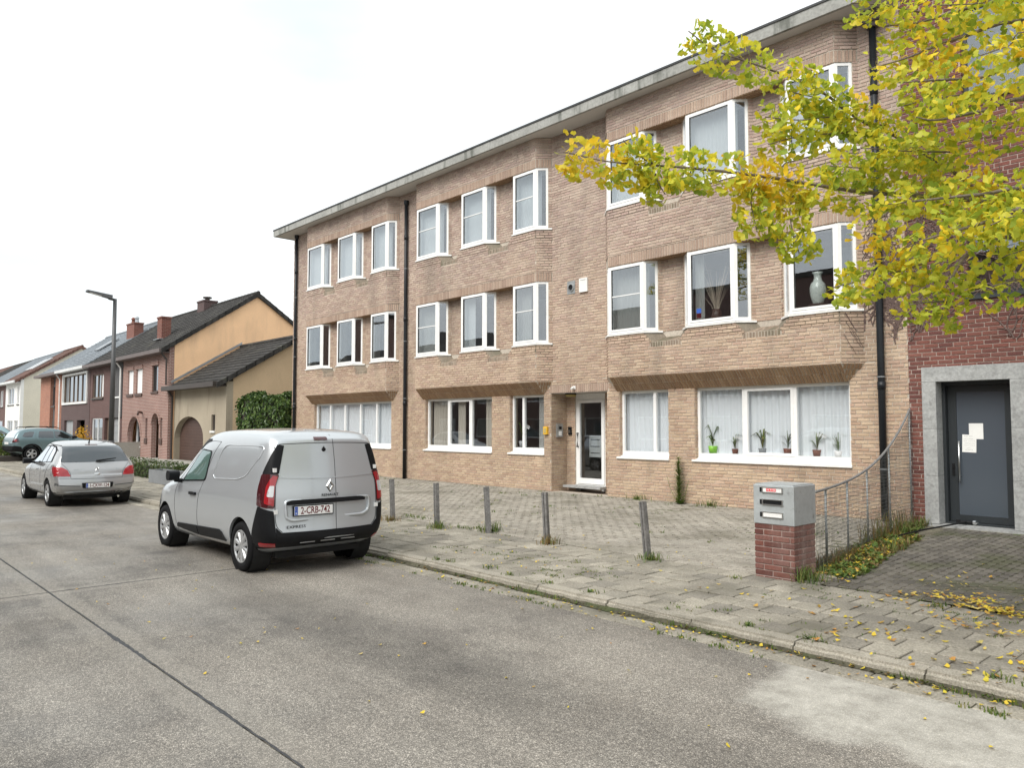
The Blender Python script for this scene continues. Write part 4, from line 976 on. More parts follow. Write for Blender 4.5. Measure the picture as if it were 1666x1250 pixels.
def patch(tree, poly, axis, off, mname, name, parent, r=.2, step=.05, keep=None):
    """a panel laid on the body: polygon (u, v) seen along an axis ('L' left side, 'R' right side, 'B' back, 'T' top), pressed onto the surface"""
    P = smooth_poly(poly, r) if r else [Vector(p) for p in poly]
    bm = bmesh.new(); vs = [bm.verts.new((p.x, p.y, 0)) for p in P]
    for t in tessellate_polygon([[Vector((p.x, p.y, 0)) for p in P]]):
        try: bm.faces.new([vs[i] for i in t])
        except ValueError: pass
    xs, ys = [p.x for p in P], [p.y for p in P]
    for lo, hi, nrm in ((min(xs), max(xs), (1,0,0)), (min(ys), max(ys), (0,1,0))):
        n = int((hi-lo)/step)
        for i in range(1, n+1):
            q = lo+(hi-lo)*i/(n+1); bmesh.ops.bisect_plane(bm, geom=bm.verts[:]+bm.edges[:]+bm.faces[:], plane_co=Vector(nrm)*q, plane_no=nrm)
    dirs = {'L': ((0,-1,0), lambda u, v: (u, 3, v)), 'R': ((0,1,0), lambda u, v: (u, -3, v)), 'B': ((1,0,0), lambda u, v: (-6, u, v)), 'F': ((-1,0,0), lambda u, v: (8, u, v)), 'T': ((0,0,-1), lambda u, v: (u, v, 5))}.get(axis, (None, None))
    nrmls = {}; dv = Vector(dirs[0]) if dirs[0] else None
    for v in bm.verts:
        if dirs[0] is None:      # 'C+' / 'C-': round the rear corner, u = angle / 100 from straight back to straight sideways
            sy = 1 if axis == 'C+' else -1; a = R(v.co.x*100); z = v.co.y; c = Vector((-.30, sy*(.50-.27*max(0, z-1.1)), z)); dv = -Vector((-math.cos(a), sy*math.sin(a), 0)); o = c-dv*2
        else: o = Vector(dirs[1](v.co.x, v.co.y))
        hit = tree.ray_cast(o, dv)
        if hit[0] is None or (axis in 'LR' and abs(hit[0].y) < .58) or (axis == 'B' and hit[0].x > -.25 and v.co.y < 1.25):
            hit = tree.find_nearest(o+dv*(3-.85 if axis in 'LR' else 5.4 if axis == 'B' else 4)); 
        n = hit[1]; n = n if n.dot(dv) < 0 else -n
        v.co = hit[0]+n*off; nrmls[v] = n
    bd = [e for e in bm.edges if e.is_boundary]
    ret = bmesh.ops.extrude_edge_only(bm, edges=bd); nv = [g_ for g_ in ret['geom'] if isinstance(g_, bmesh.types.BMVert)]
    for v in nv:
        nn = min(nrmls.items(), key=lambda kv: (kv[0].co-v.co).length_squared)[1]; v.co -= nn*(off+.006)
    bmesh.ops.recalc_face_normals(bm, faces=bm.faces)
    me = bpy.data.meshes.new(name); bm.to_mesh(me); bm.free(); me.materials.append(MATS[mname])
    for p in me.polygons: p.use_smooth = True
    if hasattr(me, 'set_sharp_from_angle'): me.set_sharp_from_angle(angle=.7)
    return link(name, me, parent)
def seam(tree, line, axis, parent, w=.007, name='panel_gap', m='panel_gap', off=.0025):
    """a shut line: a thin dark strip along a polyline"""
    pts = [Vector(p) for p in line]; L, Rr = [], []
    for i, p in enumerate(pts):
        t = (pts[min(i+1, len(pts)-1)]-pts[max(i-1, 0)]).normalized(); nn = Vector((-t.y, t.x)); L.append(p+nn*w/2); Rr.append(p-nn*w/2)
    return patch(tree, [tuple(q) for q in L+Rr[::-1]], axis, off, m, name, parent, r=0, step=.06)
def curve2(ctrl, n=8):
    out = []; P = [Vector(p) for p in ctrl]; P = [P[0]*2-P[1]]+P+[P[-1]*2-P[-2]]
    for i in range(1, len(P)-2):
        for k in range(n):
            t = k/n; a, b, c, d = P[i-1:i+3]
            out.append(tuple(.5*((2*b)+(c-a)*t+(2*a-5*b+4*c-d)*t*t+(3*b-a-3*c+d)*t**3)))
    out.append(tuple(P[-2])); return out
def make_wheel(parent, loc, rad, width, side, spokes=9, twin=False, rim='wheel_silver'):
    t = link('wheel', None, parent); t.location = loc; s = side; w = width/2; rr = rad*.66
    m = MB(); m.lathe([(rr,-w*.9),(rad*.8,-w*1.0),(rad*.95,-w*.92),(rad,-w*.62),(rad,w*.62),(rad*.95,w*.92),(rad*.8,w*1.0),(rr,w*.9),(rr*.96,w*.4),(rr*.96,-w*.4),(rr,-w*.9)], axis='y', seg=36)
    link('tyre', m.mesh('tyre', 'tyre', True), t)
    m = MB(); o = s*w*.9
    m.lathe([(rr*1.01,o-s*.02),(rr*1.0,o+s*.004),(rr*.93,o+s*.004),(rr*.90,o-s*.012)], axis='y', seg=36)
    m.lathe([(0,o-s*.002),(rr*.14,o-s*.002),(rr*.17,o-s*.012)], axis='y', seg=20)
    for k in range(spokes):
        a = 2*math.pi*k/spokes
        for da in ((-.30, .30) if twin else (0,)):
            c, q = math.cos(a+da*.2), math.sin(a+da*.2); c2, q2 = math.cos(a+da), math.sin(a+da)
            hw0, hw1 = (.03*rr/.2, .042*rr/.2) if not twin else (.020*rr/.2, .034*rr/.2); pr_ = [(rr*.13, -hw0), (rr*.92, -hw1), (rr*.92, hw1), (rr*.13, hw0)]
            b = [(c2*p-q2*v, o-s*.016, q2*p+c2*v) for p, v in pr_]; e = [(c2*p*1-q2*v*.55, o+s*(.002 if p > .1 else 0), q2*p+c2*v*.55) for p, v in pr_]
            m.hexa(b+e)
    link('rim', m.mesh('rim', rim, False), t)
    m = MB(); m.lathe([(0,o-s*.055),(rr*.95,o-s*.055),(rr*.97,o-s*.01)], axis='y', seg=24); link('hub', m.mesh('hub', 'underbody', True), t)
    return t
def under(parent, x0, x1, w, z0, z1):
    m = MB(); m.box(x0, x1, -w, w, z0, z1); link('underbody', m.mesh('underbody', 'underbody'), parent)
def place_text(parent, s, size, mname, x, y, z, name='lettering', squeeze=1., tilt=0., slope=0.):
    o = link(name, text_mesh(s, size, mname, .0012, squeeze=squeeze), parent); o.matrix_local = frame_matrix((x, y, z), (slope, -1, 0), (tilt, 0, 1)); return o
def rear_x(tree, y, z): 
    h = tree.ray_cast(Vector((-6, y, z)), Vector((1,0,0))); return h[0].x if h[0] else -.7
def number_plate(parent, tree, y, z, w, h, txt, x=None, slope=0.):
    x = (rear_x(tree, y, z) if x is None else x)-.012
    M4 = frame_matrix((x, y, z), (slope, -1, 0), (0, 0, 1))
    m = MB(); m.box(-w/2-.012, w/2+.012, -h/2-.014, h/2+.012, -.012, .004); p = link('number_plate', m.mesh('number_plate', 'black_plastic'), parent); p.matrix_local = M4
    m = MB(); m.box(-w/2, w/2, -h/2, h/2, .004, .007); link('plate_face', m.mesh('plate_face', 'plate_white'), p)
    m = MB(); m.box(-w/2+.003, -w/2+w*.085, -h/2+.003, h/2-.003, .007, .008); link('euro_band', m.mesh('euro_band', 'plate_blue'), p)
    m = MB()
    for k in range(12):
        a = k*math.pi/6; cx_, cy_ = -w/2+w*.045+.013*math.cos(a), h*.18+.013*math.sin(a); m.box(cx_-.0016, cx_+.0016, cy_-.0016, cy_+.0016, .008, .0085)
    link('stars', m.mesh('stars', 'yellow_plastic'), p)
    t = link('country_letter', text_mesh('B', h*.3, 'print_white', .0004), p); t.location = (-w/2+w*.045, -h*.27, .0084)
    t = link('plate_number', text_mesh(txt, h*1.12, 'plate_text_red', .0006, squeeze=.72*w/.52, bold=.016), p); t.location = (w*.045, -.002, .0076)
    return p

# ---- the silver delivery van
van = thing('delivery_van', (-9.62, 4.985, ROAD_Z), 'silver delivery van with black bumper and closed twin rear doors, parked at the kerb', 'van', rz=math.pi)
VX = [-.70,-.685,-.64,-.55,-.38,-.1,.2,.5,.8,1.1,1.35,1.6,1.85,2.1,2.3,2.5,2.7,2.9,3.1,3.28,3.42,3.53,3.60,3.63]
VS = dict(xs=VX, axles=(0, 2.81), arch=.365, wr=.315, bow=(.035,.07),
    top=[(-.70,1.70),(-.66,1.735),(-.55,1.775),(-.3,1.80),(.3,1.825),(1.0,1.82),(1.35,1.79),(1.6,1.72),(1.85,1.59),(2.1,1.43),(2.35,1.25),(2.5,1.15),(2.65,1.10),(2.9,1.06),(3.2,.98),(3.42,.86),(3.55,.74),(3.63,.62)],
    bot=[(-.7,.42),(-.6,.33),(-.4,.24),(0,.22),(2.8,.20),(3.3,.20),(3.55,.26),(3.63,.36)],
    wid=[(-.70,.80),(-.67,.835),(-.60,.865),(-.4,.885),(.4,.888),(2.2,.885),(2.8,.875),(3.1,.84),(3.35,.77),(3.5,.68),(3.58,.59),(3.63,.50)],
    tum=[(-.7,.84),(0,.845),(1.3,.83),(1.8,.80),(2.4,.85),(3.6,.9)], belt=[(-.7,1.08),(1.2,1.06),(2.4,1.0),(3.2,.86),(3.63,.5)],
    warp=lambda x, y, z: x+(.11*max(0, (z-.9)/.85)**1.3 if x < -.3 else 0)*min(1, (-.3-x)/.3 if x < -.3 else 0)-.03*math.exp(-((z-.42)/.14)**2)*(1 if x < -.6 else 0)+(.045*(y/.85)**2 if x < -.6 else 0))
body, T = loft_body(VS); body.materials.append(MATS['silver_paint']); link('body', body, van)
# black bumper: tail and its wrap up to the lamps
patch(T, [(-.70,.35),(.70,.35),(.71,.60),(.64,.53),(-.64,.53),(-.71,.60)], 'B', .012, 'black_plastic', 'bumper', van, r=.06, step=.06)
for cs in ('C+', 'C-'): patch(T, [(.26,.35),(.84,.33),(.845,.42),(.81,.52),(.68,.72),(.60,.86),(.33,.80),(.30,.60)], cs, .0115, 'black_plastic', 'bumper_corner', van, r=.08, step=.04)
# tail lamps: tall black upper part, red lamp with clear reflector
for sy in (1, -1):
    cs = 'C+' if sy > 0 else 'C-'
    patch(T, [(.31,1.25),(.36,1.60),(.47,1.615),(.53,1.45),(.60,1.25)], cs, .006, 'black_plastic', 'lamp_pillar', van, r=.1, step=.03)
    patch(T, [(.32,.83),(.305,1.25),(.60,1.25),(.64,1.05),(.63,.87)], cs, .012, 'lamp_dark_red', 'tail_lamp', van, r=.1, step=.03)
    patch(T, [(.335,.86),(.32,1.22),(.40,1.235),(.45,1.10),(.47,.90)], cs, .017, 'lamp_red', 'tail_lamp_lens', van, r=.15, step=.03)
    patch(T, [(.345,.97),(.335,1.11),(.40,1.11),(.43,.98)], cs, .021, 'lamp_clear', 'reversing_lamp', van, r=.25, step=.03)
    patch(T, [(.30,.365),(.30,.41),(.62,.415),(.62,.37)], cs, .017, 'lamp_red', 'reflector', van, r=.2, step=.04)
# rear doors
for sy in (.715, -.715):
    for zz in (1.3, .79): m = MB(); x = rear_x(T, sy, zz); m.box(x-.02, x+.01, sy-.022, sy+.022, zz-.025, zz+.025); link('hinge', m.mesh('hinge', 'white_frame'), van)
seam(T, [(-.085,.53),(-.085,1.0),(-.085,1.4),(-.075,1.735)], 'B', van)
seam(T, curve2([(.69,1.615),(.35,1.628),(0,1.632),(-.35,1.628),(-.69,1.615)], 5), 'B', van, .009)
for sy in (1, -1): seam(T, curve2([(sy*.69,1.615),(sy*.705,1.2),(sy*.72,.8),(sy*.70,.62),(sy*.63,.535)], 5), 'B', van, .008)
seam(T, [(.63,.532),(.3,.525),(0,.523),(-.3,.525),(-.63,.532)], 'B', van, .008)
patch(T, curve2([(.69,1.205),(.3,1.185),(0,1.18),(-.3,1.185),(-.69,1.205)], 5)+curve2([(-.69,1.217),(-.3,1.197),(0,1.192),(.3,1.197),(.69,1.217)], 5), 'B', .006, 'silver_paint', 'crease', van, r=0)
# plate recess: raised lip round a shallow field, black handle bar above
lip = smooth_poly([(.62,.935),(.60,.70),(.52,.655),(-.50,.67),(-.60,.72),(-.62,.93)], .3)
inn = smooth_poly([(.585,.91),(.57,.725),(.50,.69),(-.48,.705),(-.565,.745),(-.585,.905)], .3)
for i in range(len(lip)):
    pass
ring = [tuple(p) for p in lip]+[tuple(lip[0])]+[tuple(inn[0])]+[tuple(p) for p in inn[::-1]]
m = MB(); vs = []; n = len(lip)
for L_, o_ in ((lip, -.004), (lip, .016), (inn, .020), (inn, -.002)):
    for p in L_: vs.append((rear_x(T, p.x, p.y)-o_, p.x, p.y))
m.add(vs, [(j*n+i, j*n+(i+1) % n, (j+1)*n+(i+1) % n, (j+1)*n+i) for j in range(3) for i in range(n)]); link('plate_surround', m.mesh('plate_surround', 'silver_paint', True), van)
patch(T, [(.585,.865),(.585,.905),(.52,.925),(-.46,.925),(-.515,.905),(-.515,.87)], 'B', .028, 'black_plastic', 'handle_bar', van, r=.3)
number_plate(van, T, .235, .79, .52, .11, '2-CRB-742', x=rear_x(T, .235, .79)-.002, slope=-.03)
# emblem, words, brake lamp, camera
x = rear_x(T, -.0, 1.08)-.006
m = MB(); outer = [(0,.085),(.058,0),(0,-.085),(-.058,0)]; inner = [(.0,.052),(.03,0),(.0,-.052),(-.03,0)]
vs = [(0,a,b) for a, b in outer]+[(-.012,a*.82,b*.82) for a, b in outer]+[(-.012,a*1.1,b*1.1) for a, b in inner]+[(0,a*.85,b*.85) for a, b in inner]
m.add(vs, [(j*4+i, j*4+(i+1) % 4, (j+1)*4+(i+1) % 4, (j+1)*4+i) for j in range(3) for i in range(4)]); o = link('emblem', m.mesh('emblem', 'chrome'), van); o.location = (x, 0, 1.08)
place_text(van, 'RENAULT', .045, 'black_plastic', rear_x(T, 0, .975)-.005, 0, .967, squeeze=1.25)
place_text(van, 'EXPRESS', .05, 'black_plastic', rear_x(T, .45, .59)-.006, .46, .595, squeeze=1.35, slope=-.04)
patch(T, [(.185,1.662),(.185,1.70),(-.0,1.702),(-.0,1.664)], 'B', .010, 'lamp_dark_red', 'brake_lamp', van, r=.25)
m = MB(); x = rear_x(T, .06, 1.545); m.lathe([(0,-.016),(.024,-.014),(.028,0)], (x,.06,1.545), 'x', 14); m.add([(x-.006,.035,1.552),(x-.006,.06,1.592),(x-.006,.085,1.552)], [(0,1,2)]); link('rear_camera', m.mesh('rear_camera', 'black_plastic'), van)
for y_ in (.30, .02, -.27): m = MB(); x = rear_x(T, y_, .40); m.box(x-.018, x+.01, y_-.1, y_+.1, .388, .396); link('bumper_slot', m.mesh('bumper_slot', 'wheel_silver'), van)
# sides
for sd in 'LR':
    glass = 'car_glass_green'
    patch(T, [(1.16,1.50),(1.22,1.08),(2.14,1.03),(2.02,1.16),(1.78,1.40),(1.60,1.52)], sd, .0045, 'black_plastic', 'window_seal', van, r=.15)
    patch(T, [(1.19,1.485),(1.25,1.10),(2.05,1.055),(1.97,1.16),(1.75,1.385),(1.585,1.50)], sd, .008, glass, 'door_window', van, r=.15)
    seam(T, curve2([(.93,1.63),(1.10,1.45),(1.30,1.05),(1.42,.85),(1.45,.5),(1.42,.30)], 5), sd, van)
    seam(T, curve2([(2.28,1.02),(2.36,.8),(2.33,.5),(2.27,.33)], 5), sd, van, .006)
    seam(T, curve2([(.93,1.63),(1.3,1.63),(1.62,1.55),(1.95,1.32),(2.28,1.04)], 5), sd, van, .006)
    # pressed blank where a rear side window would be
    out = smooth_poly([(.80,1.60),(1.0,1.16),(.92,1.12),(.15,1.15),(-.08,1.20),(-.40,1.46),(-.44,1.56),(-.40,1.60)], .35)
    ip = [Vector((p.x*.965+.01, 1.385+(p.y-1.385)*.94)) for p in out]; m = MB(); vs = []; n = len(out); s_ = 1 if sd == 'L' else -1
    for L_, o_ in ((out, .0), (out, .004), (ip, .009), (ip, -.004)):
        for p in L_:
            h = T.ray_cast(Vector((p.x, 3*s_, p.y)), Vector((0,-s_,0))); vs.append((p.x, h[0].y+s_*o_, p.y))
    fs = [(j*n+i, j*n+(i+1) % n, (j+1)*n+(i+1) % n, (j+1)*n+i) for j in range(3) for i in range(n)]
    m.add(vs, [f if s_ < 0 else f[::-1] for f in fs]); link('pressed_panel', m.mesh('pressed_panel', 'silver_paint', True), van)
    patch(T, [(2.28,.36),(2.22,.42),(1.465,.445),(1.465,.315)], sd, .014, 'black_plastic', 'side_moulding', van, r=.12)
    patch(T, [(1.44,.315),(1.44,.445),(.66,.47),(.58,.44),(.48,.33)], sd, .014, 'black_plastic', 'side_moulding', van, r=.12)
    patch(T, [(1.50,.865),(1.50,.905),(1.73,.905),(1.73,.865)], sd, .03, 'black_plastic', 'door_handle', van, r=.4)
    s_ = 1 if sd == 'L' else -1
    m = MB(); pr_ = smooth_poly([(2.10,1.04),(2.08,1.18),(2.20,1.195),(2.25,1.14),(2.23,1.05)], .45)
    m.prism([(p.x, s_*.90, p.y) for p in pr_], (0, s_*.15, 0)); m.tube([(2.17,s_*.80,1.03),(2.16,s_*.95,1.05)], .03, 8); link('wing_mirror', m.mesh('wing_mirror', 'black_plastic'), van)
    # black strip standing in for the roof rail's shadow over the door
    patch(T, [(1.32,1.665),(1.55,1.66),(1.8,1.53),(1.74,1.50),(1.52,1.605),(1.30,1.632)], sd, .004, 'black_plastic', 'roof_rail_shadow', van, r=.2)
    patch(T, [(3.30,.50),(3.22,.62),(3.36,.72),(3.50,.62),(3.50,.5)], sd, .008, 'black_plastic', 'front_bumper_side', van, r=.2)
patch(T, [(1.72,-.58),(2.5,-.66),(2.5,.66),(1.72,.58)], 'T', .006, 'car_glass', 'windscreen', van, r=.12, step=.08)
under(van, -.45, 3.4, .6, .19, .26)
for ax in (0, 2.81):
    for s_ in (-1, 1): make_wheel(van, (ax, s_*.765, .315), .315, .20, s_, 5, True)
    m = MB(); m.tube([(ax,-.7,.315),(ax,.7,.315)], .05, 8); link('axle', m.mesh('axle', 'underbody'), van)
    for s_ in (-1, 1): m = MB(); m.lathe([(.36,s_*.60),(.36,s_*.845)], (ax,0,.325), 'y', 24); link('wheel_arch', m.mesh('wheel_arch', 'underbody'), van)

# ---- the silver hatchback; the same builder makes the other cars
def make_hatch(paint, name, loc, label, rz, txt, detail=True, glass='car_glass', group=None):
    car = thing(name, loc, label, 'car', group, rz=rz)
    HX = [-.74,-.73,-.70,-.62,-.52,-.40,-.2,0,.25,.5,.8,1.1,1.4,1.7,2.0,2.3,2.55,2.8,3.05,3.25,3.38,3.45,3.48]
    HS = dict(xs=HX, axles=(0, 2.608), arch=.345, wr=.305, bow=(.05,.10),
        top=[(-.74,.72),(-.73,.80),(-.70,.90),(-.62,1.02),(-.52,1.15),(-.40,1.29),(-.2,1.40),(0,1.45),(.4,1.495),(.8,1.51),(1.15,1.48),(1.5,1.36),(1.9,1.14),(2.2,.97),(2.5,.90),(2.9,.82),(3.2,.72),(3.4,.60),(3.48,.50)],
        bot=[(-.74,.36),(-.6,.27),(-.3,.20),(2.8,.18),(3.3,.2),(3.48,.3)],
        wid=[(-.74,.78),(-.71,.815),(-.62,.845),(-.4,.868),(.4,.873),(2.0,.872),(2.7,.85),(3.0,.80),(3.25,.70),(3.4,.58),(3.48,.45)],
        tum=[(-.74,.9),(-.4,.78),(0,.74),(.8,.73),(1.6,.74),(2.1,.8),(3.4,.88)], belt=[(-.74,.88),(-.5,.98),(0,.96),(2.0,.90),(2.6,.80),(3.48,.44)],
        warp=lambda x, y, z: x+(.05*(y/.85)**2 if x < -.5 else 0)-.05*math.exp(-((z-.5)/.13)**2)*(1 if x < -.55 else 0))
    body, T = loft_body(HS); body.materials.append(MATS[paint]); link('body', body, car)
    patch(T, [(.60,1.37),(.66,1.20),(.72,1.015),(-.72,1.015),(-.66,1.20),(-.60,1.37)], 'B', .006, glass, 'rear_window', car, r=.16, step=.06)
    seam(T, curve2([(.70,.99),(.56,.80),(.54,.66),(.50,.645)], 4)+[(0,.64)]+curve2([(-.50,.645),(-.54,.66),(-.56,.80),(-.70,.99)], 4), 'B', car, .009)
    seam(T, [(.86,.66),(.56,.655)], 'B', car, .006); seam(T, [(-.86,.66),(-.56,.655)], 'B', car, .006)
    for s_ in (1, -1):
        patch(T, [(s_*a, b) for a, b in ((.54,.70),(.60,.84),(.70,.905),(.86,.90),(.88,.75),(.84,.71))], 'B', .008, 'lamp_red', 'tail_lamp', car, r=.2, step=.05)
        sd = 'L' if s_ > 0 else 'R'
        patch(T, [(-.70,.72),(-.68,.90),(-.44,.93),(-.40,.86),(-.52,.74)], sd, .007, 'lamp_red', 'tail_lamp_side', car, r=.2, step=.05)
        patch(T, [(-.22,1.02),(-.05,1.29),(.20,1.37),(.55,1.395),(.95,1.375),(1.35,1.20),(1.80,.955),(1.70,.94)], sd, .004, 'seal_black', 'window_seal', car, r=.08)
        for poly, nm in (([(-.12,1.03),(.02,1.26),(.2,1.335),(.30,1.345),(.24,1.01)], 'rear_quarter_window'), ([(.30,1.01),(.36,1.35),(.62,1.365),(.70,.99)], 'rear_door_window'), ([(.76,.99),(.72,1.36),(.94,1.345),(1.32,1.17),(1.64,.97)], 'front_door_window')):
            patch(T, poly, sd, .008, 'car_glass_pale' if detail else glass, nm, car, r=.1)
        seam(T, curve2([(.70,1.38),(.73,.95),(.70,.6),(.72,.28)], 4), sd, car, .006); seam(T, curve2([(1.72,.94),(1.85,.7),(1.78,.3)], 4), sd, car, .006)
        seam(T, curve2([(-.15,1.02),(.10,.85),(.26,.62),(.36,.45)], 4), sd, car, .006)
        patch(T, [(.45,.43),(.45,.48),(1.75,.46),(1.75,.41)], sd, .014, paint, 'side_moulding', car, r=.2)
        for hx in (.32, 1.0): patch(T, [(hx,.80),(hx,.835),(hx+.2,.835),(hx+.2,.80)], sd, .022, paint, 'door_handle', car, r=.4)
        m = MB(); pr_ = smooth_poly([(1.52,.93),(1.50,1.05),(1.62,1.07),(1.70,1.0),(1.68,.94)], .3); m.prism([(p.x, s_*.90, p.y) for p in pr_], (0, s_*.16, 0)); m.tube([(1.6,s_*.80,.95),(1.6,s_*.93,.97)], .025, 8); link('wing_mirror', m.mesh('wing_mirror', 'black_plastic' if detail else paint), car)
        patch(T, [(-.30,1.29),(-.12,1.385),(1.0,1.43),(1.0,1.415),(-.1,1.37)], sd, .003, 'panel_gap', 'roof_seam', car, r=0)
        for ax in (0, 2.608): make_wheel(car, (ax, s_*.765, .305), .305, .19, s_, 5, False)
    patch(T, [(1.22,-.54),(2.12,-.66),(2.12,.66),(1.22,.54)], 'T', .005, glass, 'windscreen', car, r=.12, step=.08)
    patch(T, [(.82,.345),(.82,.325),(-.82,.325),(-.82,.345)], 'B', .012, 'chrome' if detail else paint, 'bumper_strip', car, r=.1)
    patch(T, [(.83,.56),(.83,.50),(.36,.47),(.36,.485),(.78,.515),(.80,.56)], 'B', .005, 'panel_gap', 'bumper_line', car, r=.1); patch(T, [(-.83,.56),(-.83,.50),(-.36,.47),(-.36,.485),(-.78,.515),(-.80,.56)], 'B', .005, 'panel_gap', 'bumper_line', car, r=.1)
    patch(T, [(.33,.55),(.31,.43),(-.31,.43),(-.33,.55)], 'B', .004, 'black_plastic', 'plate_recess', car, r=.15)
    number_plate(car, T, .0, .488, .50, .105, txt)
    m = MB(); x = rear_x(T, -.22, 1.03); m.tube([(x-.03,.0,1.035),(x-.045,-.1,1.05),(x-.02,-.42,1.09)], [.022,.02,.01], 8); link('rear_wiper', m.mesh('rear_wiper', 'black_plastic'), car)
    patch(T, [(.13,1.395),(.13,1.41),(-.13,1.41),(-.13,1.395)], 'B', .006, 'lamp_dark_red', 'brake_lamp', car, r=.2)
    x = rear_x(T, 0, .75); m = MB(); m.lathe([(0,-.02),(.05,-.014),(.075,0)], (0,0,0), 'x', 16); m.v = [(a, b, c*.42) for a, b, c in m.v]; o = link('boot_handle', m.mesh('boot_handle', 'chrome', True), car); o.location = (x, 0, .735)
    if detail:      # rearing-lion badge in a few strokes, model words
        x = rear_x(T, 0, .86)-.006; m = MB()
        for pts in (((.02,.035),(-.005,.015),(-.03,.0)), ((-.005,.02),(.01,-.01),(.03,-.04)), ((-.005,.0),(-.02,-.02),(-.035,-.045)), ((.0,.03),(-.02,.045),(-.03,.035)), ((.02,.0),(.035,.02)), ((-.03,.0),(-.045,-.005))): m.tube([(0,-a,b) for a, b in pts], .007, 6)
        o = link('emblem', m.mesh('emblem', 'chrome'), car); o.location = (x, 0, .86); o.rotation_euler = (0, R(18), 0)
        place_text(car, 'PEUGEOT', .042, 'chrome', rear_x(T, .36, .85)-.004, .37, .85, tilt=.25, squeeze=1.15); place_text(car, '307', .045, 'chrome', rear_x(T, -.42, .85)-.004, -.43, .85, tilt=.25)
        h = T.ray_cast(Vector((.05,0,3)), Vector((0,0,-1)))[0]; m = MB(); m.tube([h, h+Vector((-.02,0,.03)), h+Vector((-.09,0,.13))], [.022,.014,.004], 8); link('antenna', m.mesh('antenna', 'black_plastic'), car)
    under(car, -.5, 3.2, .62, .17, .24)
    m = MB(); m.tube([(-.3,-.45,.22),(-.78,-.45,.21)], .025, 10); link('exhaust', m.mesh('exhaust', 'chrome'), car)
    for ax in (0, 2.608):
        for s_ in (-1, 1): m = MB(); m.lathe([(.34,s_*.59),(.34,s_*.84)], (ax,0,.315), 'y', 24); link('wheel_arch', m.mesh('wheel_arch', 'underbody'), car)
    return car
hatch = make_hatch('hatch_silver', 'hatchback_car', (-20.34, 4.98, ROAD_Z), 'silver five-door hatchback with red tail lamps, parked ahead of the van', math.pi, '1-CKW-124')
# cars across the road, seen mirrored in the panes
for x, p in ((-37.4, 'white_paint'),):
    opp = make_hatch(p, 'hatchback_car', (x, -.9, ROAD_Z), 'white hatchback at the opposite kerb, mirrored in the ground-floor panes', 0, '1-CKW-124', False)
    c2 = copy_tree(opp); c2.location = (-14.2, -.95, ROAD_Z); c2['label'] = 'second white hatchback at the opposite kerb, mirrored in the wide curtained window'

